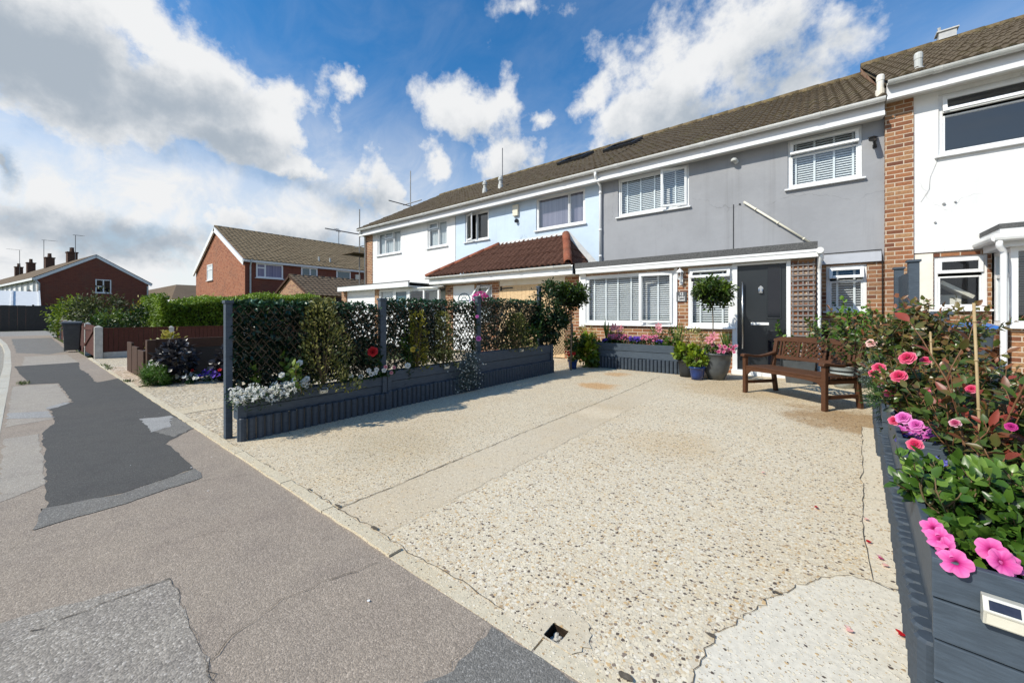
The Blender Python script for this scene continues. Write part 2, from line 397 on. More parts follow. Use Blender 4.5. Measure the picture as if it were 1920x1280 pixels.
off = N.n('ShaderNodeVectorMath', operation='ADD'); N.l(gen, off.inputs[0]); off.inputs[1].default_value = tuple(RT * -.022 + Vector((0, 0, .030)))
fbo = N.noise(7., 9, .6, off.outputs[0])
gs = N.math('ADD', gs, N.math('MULTIPLY', N.math('SUBTRACT', fbo, fb), 1.5))
grey = N.mapr(gs, -.10, .75)
grey = N.math('MAXIMUM', grey, N.mapr(f2, .25, .7, 0., .55))
cc = N.mix(grey, (.93, .94, .95), (.44, .505, .58))
bg2 = N.n('ShaderNodeBackground'); N.l(cc, bg2.inputs['Color']); bg2.inputs['Strength'].default_value = .95
ms = N.n('ShaderNodeMixShader'); N.l(alpha, ms.inputs[0]); N.l(bg.outputs[0], ms.inputs[1]); N.l(bg2.outputs[0], ms.inputs[2])
N.l(ms.outputs[0], wo.inputs['Surface'])
# ------------------------------------------------------------------ materials
MORT = (.55, .46, .36)
M = {}
M['brick'] = brickmat('brick_multi', (.16, .06, .035), (.36, .15, .07), (.42, .24, .12), MORT)
M['brick_red'] = brickmat('brick_red', (.22, .065, .035), (.36, .12, .06), (.40, .16, .085), (.36, .25, .18), rh=.10)
M['brick_red_shaded'] = brickmat('brick_red_shaded', (.15, .04, .028), (.20, .055, .035), (.22, .065, .04), (.20, .11, .08))  # red brick with shade mixed into its colour, for walls turned from the sun
M['brick_chim'] = brickmat('brick_chimney_shaded', (.06, .028, .02), (.09, .038, .026), (.11, .05, .032), (.10, .07, .05))  # chimney brick, the shade on its near faces put into the colour
def rendermat(name, c, dirt=(.3, .3, .3), amt=.25):
    m, N, b = newmat(name)
    n1 = N.noise(.8, 6, .65); n2 = N.noise(5, 7, .65, N.scalevec(N.pos(), 1, 1, .10)); n3 = N.noise(140, 3, .6); n4 = N.noise(2.2, 8, .7)
    c2 = tuple(x * .86 for x in c)
    cl = N.mix(N.mapr(n1, .35, .7), c, c2); cl = N.mix(N.mapr(n2, .55, .8, 0, amt * .6), cl, dirt); cl = N.mix(N.mapr(n4, .62, .75, 0, amt), cl, tuple(min(1, x * 1.2) for x in c))
    wz = N.n('ShaderNodeTexNoise'); wz.inputs['Scale'].default_value = 2.2; wz.inputs['Detail'].default_value = 6; N.l(N.pos(), wz.inputs['Vector'])
    ws = N.n('ShaderNodeVectorMath', operation='SCALE'); N.l(wz.outputs['Color'], ws.inputs[0]); ws.inputs['Scale'].default_value = .5
    wa = N.n('ShaderNodeVectorMath', operation='ADD'); N.l(N.pos(), wa.inputs[0]); N.l(ws.outputs[0], wa.inputs[1])
    ve = N.n('ShaderNodeTexVoronoi', feature='DISTANCE_TO_EDGE'); ve.inputs['Scale'].default_value = .55; N.l(wa.outputs[0], ve.inputs['Vector'])
    ck = N.math('MULTIPLY', N.mapr(ve.outputs['Distance'], .006, .0, 0., .36), N.mapr(n1, .48, .58))
    cl = N.mix(ck, cl, N.mix(1., cl, (.45, .44, .43), 'MULTIPLY'))
    st = N.noise(3.2, 5, .6, N.scalevec(N.pos(), 1.6, 1.6, .06)); cl = N.mix(N.mapr(st, .54, .75, 0, amt * .8), cl, N.mix(1., cl, (.72, .71, .69), 'MULTIPLY'))
    N.l(cl, b.inputs['Base Color']); b.inputs['Roughness'].default_value = .8; b.inputs['Specular IOR Level'].default_value = .25
    h = N.math('ADD', N.math('MULTIPLY', N.noise(9, 5, .6), 1.), N.math('MULTIPLY', n3, .35))
    N.l(N.bump(h, .35, .012), b.inputs['Normal']); return m
M['r_grey'] = rendermat('render_grey', (.325, .332, .355), (.20, .20, .21), .5)
M['r_band'] = rendermat('render_pale_grey', (.48, .50, .55))
M['r_blue'] = rendermat('render_blue', (.56, .67, .80), (.5, .55, .6), .3)
M['r_white'] = rendermat('render_white', (.80, .80, .80), (.55, .5, .45), .3)
M['r_cream'] = basic('painted_brick_cream', (.72, .66, .56), (.78, .76, .7), 3, .7, .2, 40)
M['upvc'] = basic('white_upvc', (.80, .81, .82), (.72, .73, .74), 1.5, .32, .03, 20, .45)
M['fascia_shaded'] = basic('fascia_white_shaded', (.56, .56, .58), (.62, .62, .63), 1.2, .5, .06, 20, .3)  # white fascia with the gutter's shadow painted into its colour
M['gutter'] = basic('gutter_white', (.74, .75, .75), (.58, .58, .56), 3, .4, .06, 30, .4)
M['fascia'] = basic('fascia_white', (.78, .79, .80), (.70, .71, .71), 1.2, .42, .06, 20, .35)
M['soffit'] = basic('soffit_board', (.66, .65, .62), (.58, .57, .54), 2, .6, .06, 20, .3)
M['blind'] = basic('blind_white', (.82, .84, .85), (.76, .78, .80), 4, .45, 0, 1, .35)
M['dark'] = basic('dark_interior', (.020, .022, .026), (.045, .045, .05), 1.4, .9, 0)
M['room'] = basic('room_wall', (.10, .10, .11), (.16, .16, .17), 1, .9, 0)
M['net'] = basic('net_curtain', (.52, .56, .58), (.66, .69, .70), 40, .9, .2, 60, .1, stretch=(1, 1, .06))
M['vblind'] = basic('vertical_blind', (.36, .33, .42), (.16, .15, .24), 10, .8, 0, 1, .2, stretch=(1, 1, .02))
M['felt'] = basic('roofing_felt', (.055, .057, .06), (.15, .15, .15), 60, .95, .4, 220, .2)
M['lead'] = basic('lead_flashing', (.42, .43, .45), (.60, .59, .56), 6, .6, .3, 20, .4)
M['door'] = basic('door_anthracite', (.013, .017, .021), (.017, .022, .027), 3, .35, .04, 90, .5)
M['steel'] = basic('brushed_steel', (.55, .55, .55), (.7, .7, .7), 30, .28, .02, 90, .5, 1.)
M['galv'] = basic('galvanised_tube', (.22, .22, .22), (.34, .33, .32), 12, .5, .1, 40, .4, .7)
M['black'] = basic('black_plastic', (.012, .012, .013), (.022, .022, .023), 9, .4, .05, 60, .45)
M['bin'] = basic('bin_plastic', (.040, .044, .046), (.06, .065, .066), 5, .45, .08, 200, .4)
M['bin_slate'] = basic('bin_slate_plastic', (.05, .065, .08), (.07, .085, .10), 5, .45, .08, 200, .4)
M['blue_plastic'] = basic('bin_lid_blue', (.03, .13, .42), (.04, .16, .48), 4, .4, .05, 100, .45)
M['aerial'] = basic('aerial_metal', (.10, .10, .11), (.2, .2, .2), 20, .5, 0, 1, .4, .6)
M['grey_metal'] = basic('vent_grey', (.42, .44, .43), (.58, .58, .56), 7, .6, .1, 30, .4)
def woodpaint(name, c, amt=.3, rough=.55):
    m, N, b = newmat(name)
    g = N.noise(12, 6, .65, N.scalevec(N.pos(), 1, 1, 7)); g2 = N.noise(2.5, 5, .6); g3 = N.noise(70, 3, .6)
    cl = N.mix(N.mapr(g, .3, .75), tuple(x * .82 for x in c), tuple(min(1, x * 1.22) for x in c))
    cl = N.mix(N.mapr(g2, .5, .8, 0, amt), cl, tuple(min(1, x * 1.5 + .01) for x in c))
    N.l(cl, b.inputs['Base Color']); b.inputs['Roughness'].default_value = rough; b.inputs['Specular IOR Level'].default_value = .3
    N.l(N.bump(N.math('ADD', g, N.math('MULTIPLY', g3, .3)), .3, .004), b.inputs['Normal']); return m
M['slate'] = woodpaint('slate_painted_timber', (.060, .080, .105))
M['slate_shaded'] = woodpaint('slate_logs_shaded', (.048, .063, .083))  # same slate paint, the shade on the logs worked into a darker colour
M['slate_tr'] = woodpaint('painted_trellis', (.20, .18, .175))
M['redwood'] = woodpaint('red_brown_fence', (.075, .022, .014), .25, .7)
M['brownwood'] = woodpaint('brown_stained_timber', (.060, .030, .018), .3, .7)
M['pine'] = woodpaint('fresh_pine_boards', (.60, .43, .25), .25, .6)
M['bench'] = woodpaint('bench_stained_hardwood', (.085, .037, .019), .25, .42)
M['willow'] = basic('willow_lath', (.07, .05, .03), (.15, .11, .07), 20, .8, .1, 60)
M['bamboo'] = basic('bamboo_cane', (.34, .24, .12), (.44, .33, .18), 20, .55, .1, 60)
M['conc_post'] = basic('concrete_post', (.42, .40, .36), (.55, .53, .48), 10, .9, .3, 120, .2)
M['soil'] = basic('soil', (.018, .012, .008), (.05, .035, .025), 40, 1., .6, 60, .1)
M['pot_grey'] = basic('pot_grey_glaze', (.055, .062, .068), (.09, .10, .105), 9, .4, .1, 60, .4)
M['pot_black'] = basic('pot_black_plastic', (.018, .019, .021), (.03, .032, .034), 9, .5, .05, 60, .35)
M['pot_blue'] = basic('pot_blue_glaze', (.008, .022, .10), (.012, .04, .17), 9, .15, .03, 60, .6)
M['pot_white'] = basic('pot_pale_glaze', (.36, .40, .40), (.46, .50, .50), 9, .4, .05, 60, .4)
M['solar_box'] = basic('solar_light_steel', (.62, .60, .52), (.72, .70, .62), 30, .35, .05, 60, .5, .35)
M['solar_cell'] = basic('solar_cell', (.015, .016, .03), (.03, .03, .05), 60, .2, 0, 1, .6)
M['solar_diff'] = basic('solar_diffuser', (.72, .68, .55), (.8, .77, .66), 20, .5, 0, 1, .4)
M['stem'] = basic('plant_stem', (.09, .075, .035), (.16, .10, .05), 40, .7, .1, 90)
M['bark'] = basic('bark', (.11, .085, .06), (.20, .16, .12), 30, .85, .4, 90)
M['stem_red'] = basic('plant_stem_red', (.16, .06, .035), (.20, .12, .05), 40, .6, .1, 90)
M['sign_plate'] = basic('slate_sign', (.075, .08, .085), (.10, .105, .11), 20, .6, .05, 90)
M['letter_worn'] = basic('worn_lettering', (.16, .17, .17), (.24, .25, .25), 60, .7, 0)
M['letter'] = basic('white_lettering', (.80, .80, .80), (.84, .84, .84), 20, .6, 0)
M['cream_plastic'] = basic('cream_plastic', (.68, .64, .52), (.74, .70, .58), 9, .45, .03, 60, .4)
M['canopy'] = basic('white_canopy', (.72, .72, .70), (.80, .80, .78), 4, .5, .05, 30)
def glassmat(name, tint, ior_gloss=.14, rough=.02, body=.75):
    m, N, b = newmat(name); out = m.node_tree.nodes['Material Output']
    t = N.n('ShaderNodeBsdfTransparent'); t.inputs['Color'].default_value = (*tint, 1)
    g = N.n('ShaderNodeBsdfGlossy'); g.inputs['Roughness'].default_value = rough; g.inputs['Color'].default_value = (.9, .95, 1, 1)
    f = N.n('ShaderNodeLayerWeight'); f.inputs['Blend'].default_value = .5
    fac = N.math('MINIMUM', N.math('ADD', N.math('MULTIPLY', N.math('POWER', f.outputs['Facing'], 4.), .85), .05 + ior_gloss), 1.)
    N.l(N.bump(N.noise(1.3, 2, .5), .04, .02), g.inputs['Normal'])
    x = N.n('ShaderNodeMixShader'); N.l(fac, x.inputs[0]); N.l(t.outputs[0], x.inputs[1]); N.l(g.outputs[0], x.inputs[2])
    N.l(x.outputs[0], out.inputs['Surface']); return m
M['glass'] = glassmat('window_glass', (.90, .93, .94), .02)
M['glass_blue'] = glassmat('window_glass_reflecting', (.93, .97, .98), .07)
M['glass_obsc'] = basic('obscured_glass', (.025, .075, .105), (.035, .10, .135), 8, .12, .08, 30, .8)
M['glass_dark'] = basic('dark_door_glass', (.004, .006, .012), (.008, .010, .016), 3, .05, .02, 8, .6)
# foliage
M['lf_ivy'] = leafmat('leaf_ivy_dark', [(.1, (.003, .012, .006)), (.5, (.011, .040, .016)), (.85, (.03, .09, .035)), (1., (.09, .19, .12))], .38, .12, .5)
M['lf_hedge'] = leafmat('leaf_hedge', [(.05, (.012, .035, .004)), (.5, (.12, .20, .014)), (1., (.28, .40, .04))], .5, .25)
M['lf_mid'] = leafmat('leaf_mid', [(.05, (.010, .028, .007)), (.5, (.035, .085, .016)), (1., (.10, .19, .035))], .42, .25)
M['lf_dark'] = leafmat('leaf_dark', [(.05, (.005, .014, .005)), (.5, (.016, .042, .012)), (1., (.055, .11, .028))], .4, .2)
M['lf_lime'] = leafmat('leaf_lime', [(.05, (.05, .09, .008)), (.5, (.17, .25, .015)), (1., (.36, .42, .03))], .45, .3)
M['lf_gold'] = leafmat('leaf_gold', [(.05, (.05, .055, .008)), (.45, (.15, .15, .018)), (.8, (.36, .32, .035)), (1., (.6, .52, .16))], .45, .3)
M['lf_varieg'] = leafmat('leaf_variegated', [(.05, (.015, .028, .008)), (.5, (.07, .085, .02)), (.72, (.24, .24, .06)), (1., (.52, .48, .20))], .45, .22)
M['lf_bay'] = leafmat('leaf_bay', [(.05, (.010, .022, .003)), (.5, (.04, .085, .008)), (.85, (.12, .19, .018)), (1., (.26, .32, .06))], .35, .22, .5)
M['lf_silver'] = leafmat('leaf_silver', [(.05, (.035, .055, .05)), (.5, (.11, .15, .13)), (1., (.34, .38, .34))], .6, .2)
M['lf_plum'] = leafmat('leaf_plum', [(.05, (.008, .007, .009)), (.5, (.025, .022, .028)), (1., (.10, .10, .11))], .35, .1, .5)
M['lf_rose'] = leafmat('leaf_rose', [(.0, (.012, .03, .006)), (.45, (.04, .10, .012)), (.75, (.085, .17, .022)), (1., (.19, .30, .05))], .33, .25, .5)
M['lf_rust'] = leafmat('leaf_rose_bronze', [(.0, (.016, .03, .008)), (.42, (.07, .115, .022)), (.66, (.16, .13, .035)), (.85, (.20, .085, .035)), (1., (.28, .10, .045))], .33, .25, .5)
M['lf_photinia'] = leafmat('leaf_photinia', [(.0, (.018, .032, .008)), (.45, (.07, .12, .022)), (.62, (.13, .085, .03)), (.8, (.17, .035, .02)), (1., (.30, .06, .04))], .40, .22, .45)
M['lf_feather'] = leafmat('leaf_feathery', [(.05, (.02, .055, .005)), (.5, (.06, .15, .012)), (1., (.14, .27, .03))], .5, .3)
M['lf_maroon'] = leafmat('leaf_mixed_shrub', [(.05, (.014, .022, .006)), (.5, (.05, .065, .016)), (1., (.15, .17, .045))], .5, .2)
def petal(name, stops): return leafmat(name, stops, .55, .3, .2)
M['pt_white'] = petal('petal_white', [(0, (.55, .55, .30)), (.3, (.72, .72, .66)), (1, (.84, .84, .82))])
M['pt_purple'] = petal('petal_purple', [(0, (.20, .16, .4)), (.5, (.09, .03, .42)), (1, (.12, .05, .55))])
M['pt_blue'] = petal('petal_lobelia_blue', [(0, (.5, .5, .7)), (.4, (.10, .09, .5)), (1, (.16, .16, .62))])
M['pt_pinkw'] = petal('petal_pink_edged_white', [(0, (.35, .02, .10)), (.6, (.52, .06, .18)), (.85, (.72, .45, .5)), (1, (.78, .6, .62))])
M['pt_pink'] = petal('petal_pink', [(0, (.55, .18, .16)), (.6, (.68, .24, .30)), (1, (.76, .42, .44))])
M['pt_red'] = petal('petal_red', [(0, (.22, .006, .008)), (.6, (.52, .015, .02)), (1, (.70, .05, .05))])
M['pt_magenta'] = petal('petal_magenta', [(0, (.22, .01, .10)), (.5, (.45, .02, .20)), (1, (.6, .06, .30))])
M['pt_petunia'] = petal('petal_petunia_pink', [(0, (.85, .7, .2)), (.08, (.30, .01, .10)), (.25, (.62, .04, .26)), (.6, (.78, .12, .42)), (1, (.85, .22, .52))])
M['pt_rose'] = petal('petal_rose_pink', [(0, (.42, .01, .05)), (.45, (.62, .03, .12)), (.8, (.74, .11, .22)), (1, (.82, .36, .42))])
M['pt_blush'] = petal('petal_rose_blush', [(0, (.7, .30, .26)), (.6, (.80, .48, .44)), (1, (.84, .66, .62))])
M['pt_mauve'] = petal('petal_mauve_rose', [(0, (.5, .04, .30)), (.6, (.70, .14, .50)), (1, (.80, .36, .66))])
M['pt_yellow'] = petal('petal_yellow', [(0, (.5, .35, .02)), (1, (.72, .55, .10))])
# ------------------------------------------------------------------ ground surfaces
def asphalt(name, c, spread=.35, sc_=130., patch=(.9, 1.1), light=.06):
    m, N, b = newmat(name)
    v = N.n('ShaderNodeTexVoronoi'); v.inputs['Scale'].default_value = sc_; N.l(N.pos(), v.inputs['Vector'])
    sp = N.n('ShaderNodeSeparateColor'); N.l(v.outputs['Color'], sp.inputs[0])
    g = N.ramp(sp.outputs[0], [(0., tuple(x * (1 - spread) for x in c)), (.5, c), (.9, tuple(x * (1 + spread) for x in c)), (1., tuple(min(1, x * 1.45 + light) for x in c))])
    n1 = N.noise(.9, 7, .65); n2 = N.noise(5, 6, .65); n3 = N.noise(.35, 5, .6)
    g = N.mix(N.mapr(n1, .3, .7, 0, .8), g, N.mix(1., g, (patch[1], patch[1] * .985, patch[1] * .96), 'MULTIPLY'))
    g = N.mix(N.mapr(n2, .4, .72, 0, .55), g, N.mix(1., g, (patch[0] * .88, patch[0] * .87, patch[0] * .9), 'MULTIPLY'))
    g = N.mix(N.mapr(n3, .5, .75, 0, .3), g, N.mix(1., g, (1.06, .98, .93), 'MULTIPLY'))
    N.l(g, b.inputs['Base Color']); b.inputs['Roughness'].default_value = .9; b.inputs['Specular IOR Level'].default_value = .25
    h = N.math('ADD', N.math('MULTIPLY', v.outputs['Distance'], -1.), N.math('MULTIPLY', N.noise(60, 5, .7), .6))
    N.l(N.bump(h, .4, .005), b.inputs['Normal']); return m
M['asph'] = asphalt('asphalt_weathered', (.292, .245, .20), .23, 190, (.90, 1.1), .02)
M['asph_lt'] = asphalt('asphalt_pale', (.33, .297, .255), .15, 230)
M['asph_dk'] = asphalt('asphalt_new', (.083, .081, .077), .2, 240, (.92, 1.12), .02)
M['asph_md'] = asphalt('asphalt_mid', (.175, .168, .155), .24, 190)
M['asph_tar'] = asphalt('asphalt_coarse', (.275, .248, .215), .30, 150, (.85, 1.15), .10)
M['asph_road'] = asphalt('asphalt_road', (.26, .25, .23), .3, 200)
M['crack'] = basic('crack_dirt', (.075, .062, .050), (.16, .135, .105), 60, 1., .3, 90, .1)
M['tarwhite'] = asphalt('asphalt_scuffed', (.30, .298, .29), .2, 200)
def pebbledash(name, cement, scale, dens, stones, dark=.15, stain=None, tone=1., stainmul=(.88, .82, .74)):
    m, N, b = newmat(name); P = N.pos()
    n0 = N.noise(40, 4, .6); wp = N.n('ShaderNodeVectorMath', operation='SCALE'); nz = N.n('ShaderNodeTexNoise'); nz.inputs['Scale'].default_value = 60; N.l(P, nz.inputs['Vector'])
    N.l(nz.outputs['Color'], wp.inputs[0]); wp.inputs['Scale'].default_value = .012
    ad = N.n('ShaderNodeVectorMath', operation='ADD'); N.l(P, ad.inputs[0]); N.l(wp.outputs[0], ad.inputs[1])
    v = N.n('ShaderNodeTexVoronoi'); v.inputs['Scale'].default_value = scale; N.l(ad.outputs[0], v.inputs['Vector'])
    v2 = N.n('ShaderNodeTexVoronoi'); v2.inputs['Scale'].default_value = scale * 2.1; N.l(ad.outputs[0], v2.inputs['Vector'])
    sp = N.n('ShaderNodeSeparateColor'); N.l(v.outputs['Color'], sp.inputs[0]); sp2 = N.n('ShaderNodeSeparateColor'); N.l(v2.outputs['Color'], sp2.inputs[0])
    st = N.ramp(sp.outputs[0], stones, 'CONSTANT'); st2 = N.ramp(sp2.outputs[0], stones, 'CONSTANT')
    cem = N.mix(N.mapr(n0, .3, .7), tuple(x * .84 for x in cement), cement)
    thr = N.math('MULTIPLY', N.math('ADD', N.math('MULTIPLY', sp.outputs[1], .5), .25), dens)
    mk = N.mapr(N.math('SUBTRACT', thr, v.outputs['Distance']), -.03, .05)
    mk2 = N.mapr(N.math('SUBTRACT', N.math('MULTIPLY', thr, .9), v2.outputs['Distance']), -.05, .06, 0, .8)
    c = N.mix(mk2, cem, st2); c = N.mix(mk, c, st)
    n1 = N.noise(.8, 7, .65); n2 = N.noise(3.2, 7, .7); n3 = N.noise(.28, 4, .6)
    c = N.mix(N.mapr(n1, .42, .72, 0, .55), c, N.mix(1., c, stainmul, 'MULTIPLY'))
    c = N.mix(N.mapr(n2, .5, .75, 0, .5), c, N.mix(1., c, (1.12, 1.08, 1.0), 'MULTIPLY'))
    c = N.mix(N.mapr(n3, .45, .7, 0, .35), c, N.mix(1., c, (.86, .80, .70), 'MULTIPLY'))
    for (cx, cy, r, colr, a) in (stain or []):
        df = N.n('ShaderNodeVectorMath', operation='DISTANCE'); N.l(P, df.inputs[0]); df.inputs[1].default_value = (cx, cy, 0)
        dd = N.math('ADD', N.math('DIVIDE', df.outputs['Value'], r), N.math('MULTIPLY', N.math('SUBTRACT', n2, .5), 1.8))
        c = N.mix(N.mapr(dd, 1.05, .45, 0., a), c, N.mix(1., c, colr, 'MULTIPLY'))
    if tone != 1.: c = N.mix(1., c, (tone, tone, tone), 'MULTIPLY')
    N.l(c, b.inputs['Base Color']); b.inputs['Roughness'].default_value = .85; b.inputs['Specular IOR Level'].default_value = .25
    h = N.math('ADD', N.math('MULTIPLY', mk, .8), N.math('MULTIPLY', n0, .5))
    N.l(N.bump(h, .55, .006), b.inputs['Normal']); return m
CEM = (.665, .585, .45)
ST = [(0., (.72, .63, .47)), (.36, (.62, .51, .35)), (.56, (.76, .69, .56)), (.69, (.42, .30, .18)), (.77, (.58, .41, .22)), (.84, (.11, .085, .07)), (.91, (.25, .20, .16)), (.96, (.72, .66, .56))]
STN = [(.35, 5.55, .75, (.62, .48, .34), .9), (-2.75, 5.75, .38, (.92, .62, .36), .8), (-3.0, 7.1, .3, (.92, .62, .36), .6), (-1.0, 3.6, .5, (.9, .8, .66), .5), (-.9, 6.9, 1.2, (.84, .74, .60), .7), (-2.9, 2.0, .6, (.85, .85, .83), .5)]
M['drive'] = pebbledash('exposed_aggregate', CEM, 80, .98, ST, stain=STN)
M['drive_fine'] = pebbledash('exposed_aggregate_fine', (.65, .57, .435), 105, 1.0, ST, stain=STN)
M['drive_strip'] = pebbledash('trowelled_strip', (.625, .535, .40), 90, .62, ST, stain=[(-2., 4.2, .35, (1.15, 1.15, 1.15), .8)])
M['drive_white'] = pebbledash('pale_cement_patch', (.725, .67, .56), 64, .55, ST, stainmul=(.93, .92, .9))
M['drive_slab'] = pebbledash('pale_slab', (.72, .64, .50), 62, .65, ST, stainmul=(.88, .84, .78))
M['ring'] = pebbledash('cement_collar', (.64, .56, .425), 80, .5, ST)
M['kerb'] = pebbledash('kerb_concrete', (.64, .57, .43), 80, .6, ST)
M['kerb_st'] = pebbledash('kerb_stone', (.52, .50, .44), 70, .5, ST)
M['nbr_drive'] = pebbledash('neighbour_concrete', (.42, .37, .29), 50, 1.0, ST)
M['nbr_pale'] = pebbledash('neighbour_concrete_pale', (.60, .52, .38), 50, .7, ST)
M['gravel'] = pebbledash('gravel', (.50, .40, .28), 34, 1.7, [(0., (.6, .48, .36)), (.3, (.7, .6, .48)), (.55, (.42, .30, .2)), (.8, (.3, .22, .16))])
M['grass'] = basic('rough_grass', (.05, .08, .02), (.11, .12, .05), 6, .9, .5, 60, .1)
def struct(name, mb, mats, **kw): return tag(mb.build(name, mats, **kw), kind='structure')
def jag(pts, amp, step=.03, seed=1):
    r = random.Random(seed); out = []
    for a, b in zip(pts, pts[1:]):
        n = max(1, int(math.dist(a, b) / step))
        for i in range(n):
            t = i / n; out.append((a[0] + (b[0] - a[0]) * t + r.gauss(0, amp), a[1] + (b[1] - a[1]) * t + r.gauss(0, amp)))
    out.append(pts[-1]); return out
def ribbon(mb, pts, w, z, mi, seed=2):
    r = random.Random(seed); L = []; Rr = []
    for i, p in enumerate(pts):
        a = pts[max(i - 1, 0)]; b = pts[min(i + 1, len(pts) - 1)]; d = Vector((b[0] - a[0], b[1] - a[1], 0)).normalized(); n = Vector((-d.y, d.x, 0))
        ww = w * r.uniform(.3, 1.); ww *= .38; L.append((p[0] + n.x * ww / 2, p[1] + n.y * ww / 2, z)); Rr.append((p[0] - n.x * ww / 2, p[1] - n.y * ww / 2, z))
    for i in range(len(pts) - 1): mb.quad(Rr[i], Rr[i + 1], L[i + 1], L[i], mi)
def cpoly(mb, pts, z, mi):
    from mathutils.geometry import tessellate_polygon
    v = [(p[0], p[1], z) for p in pts]
    tr = tessellate_polygon([[Vector(p) for p in v]])
    fs = []
    for t in tr:
        a, b, c = (Vector(v[i]) for i in t)
        fs.append(tuple(t) if (b - a).cross(c - a).z > 0 else tuple(t[::-1]))
    mb.add(v, fs, mi)
# ground to the horizon
g = MB(); g.quad((-900, -900, -.17), (900, -900, -.17), (900, 900, -.17), (-900, 900, -.17)); struct('ground', g, M['grass'])
# road running past the pavement and turning off on the left
g = MB()
kin = [(9, -.13), (-10, -.13), (-14, -.14), (-20, -.22), (-25, -.36), (-30.5, -.62), (-34, -1.0), (-36.5, -1.8), (-38, -3.2), (-38.5, -6)]
cpoly(g, [(p[0], p[1] - .02) for p in kin] + [(-38.5, -40), (9, -40)], -.11, 0)
cpoly(g, [(-47.5, -40), (-38.5, -40), (-38.5, -6), (-38, -3.2), (-36.5, -1.8), (-34, -1), (-34, 1.2), (-36, 30), (-47.5, 30)], -.105, 0)
struct('road', g, [M['asph_road']])
# kerb stones
g = MB(); kz = .002
for i in range(len(kin) - 1):
    a, b = Vector((*kin[i], 0)), Vector((*kin[i + 1], 0)); n = max(1, round((b - a).length / .914)); d = (b - a).normalized(); nn = Vector((-d.y, d.x, 0))
    for k in range(n):
        p, q = a.lerp(b, k / n) + d * .004, a.lerp(b, (k + 1) / n) - d * .004
        v = [p, q, q + nn * .11, p + nn * .11]
        if nn.y > 0: v = [p - nn * .11, q - nn * .11, q, p]
        t = [x + Vector((0, 0, kz + R_.uniform(-.002, .002))) for x in v]; bo = [x + Vector((0, 0, -.13)) for x in v]
        g.add(bo + t, [(4, 5, 6, 7), (7, 6, 5, 4), (0, 1, 5, 4), (1, 2, 6, 5), (2, 3, 7, 6), (3, 0, 4, 7)], 0)
kb = struct('kerb', g, M['kerb_st'])
# pavement with its patches and cracks
g = MB()
pin = [(p[0], p[1]) for p in kin]
cpoly(g, [(9, 1.08), (-14.9, 1.10), (-34, .97), (-34, -1.0)][:3] + [(-34, .97)] + [(-34, -1.0)] + [p for p in pin[::-1] if p[0] > -34], 0., 0)
zp = .0022
cpoly(g, jag([(-14.0, -.1), (-12.3, -.03), (-10.2, .09), (-10.0, .38), (-8.7, .40), (-7.7, .41), (-7.5, .2), (-6.5, .23), (-6.3, .2), (-5.95, .12), (-5.0, .12), (-4.5, .11), (-3.6, .09), (-3.52, .4), (-3.65, .79), (-4.25, .81), (-4.55, .79), (-4.71, .89), (-4.95, 1.07), (-6.1, 1.08), (-8.2, 1.08), (-9.9, 1.09), (-9.6, .78), (-11.2, .80), (-12.3, .76), (-14., .86), (-14, -.1)], .007, .08), zp, 1)
cpoly(g, jag([(-3.60, .07), (-3.28, .04), (-3.30, .40), (-3.40, .79), (-3.64, .81), (-3.50, .4), (-3.60, .07)], .006, .05, 3), zp * 1.6, 3)
cpoly(g, jag([(-5.85, .80), (-5.75, 1.05), (-5.2, .95), (-5.11, .79), (-5.85, .80)], .01, .05, 4), zp * 2, 5)
cpoly(g, jag([(-5.75, 1.06), (-4.96, 1.08), (-4.72, .88), (-5.12, .80), (-5.2, .93), (-5.75, 1.06)], .008, .05, 5), zp * 1.8, 3)
cpoly(g, jag([(-10.1, -.09), (-9.9, .37), (-7.72, .39), (-7.5, .19), (-6.6, .21), (-6.5, -.1), (-10.1, -.09)], .008, .07, 6), zp * .8, 2)
cpoly(g, jag([(-7.4, -.1), (-7.2, .19), (-6.7, .22), (-7.0, -.1), (-7.4, -.1)], .01, .06, 7), zp * 1.4, 5)
cpoly(g, jag([(-7.72, .33), (-7.45, .17), (-7.3, .2), (-7.62, .40), (-7.72, .33)], .008, .05, 8), zp * 1.8, 5)
cpoly(g, jag([(-5.9, -.1), (-5.9, .1), (-4.1, .1), (-3.9, -.1), (-5.9, -.1)], .008, .07, 9), zp * .7, 2)
cpoly(g, jag([(-2.42, -.12), (-2.22, .40), (-1.60, .38), (-1.45, .36), (-1.62, .15), (-1.75, -.12), (-2.42, -.12)], .006, .04, 10), zp * .9, 4)
cpoly(g, jag([(-.93, 1.07), (-.92, .86), (-1.0, .70), (-1.05, .45), (-.5, .5), (-.45, 1.07), (-.93, 1.07)], .006, .04, 11), zp * .9, 6)
cpoly(g, jag([(-30, -.3), (-30, .9), (-18.5, .9), (-17.5, .5), (-19, -.1), (-30, -.3)], .02, .2, 12), zp * .7, 6)
cpoly(g, jag([(-13.6, .0), (-17.0, .05), (-17.0, .8), (-14.1, .84), (-13.6, 0)], .01, .1, 13), zp * .8, 2)
def crack(pts, w, seed, amp=.008, step=.03): ribbon(g, jag(pts, amp, step, seed), w, zp * 2.4, 7, seed)
crack([(-1.45, .36), (-1.57, .38), (-1.64, .47), (-1.67, .57), (-1.69, .65), (-1.64, .87), (-1.59, 1.02)], .010, 21, .007)
crack([(-2.24, .02), (-2.22, .2), (-2.21, .40)], .016, 22, .006)
crack([(-2.22, .40), (-1.60, .38), (-1.45, .36), (-1.62, .15)], .004, 23, .006)
crack([(-3.38, .7), (-3.19, 1.02)], .007, 24); crack([(-3.64, .8), (-3.30, .1), (-3.0, -.1)], .004, 25)
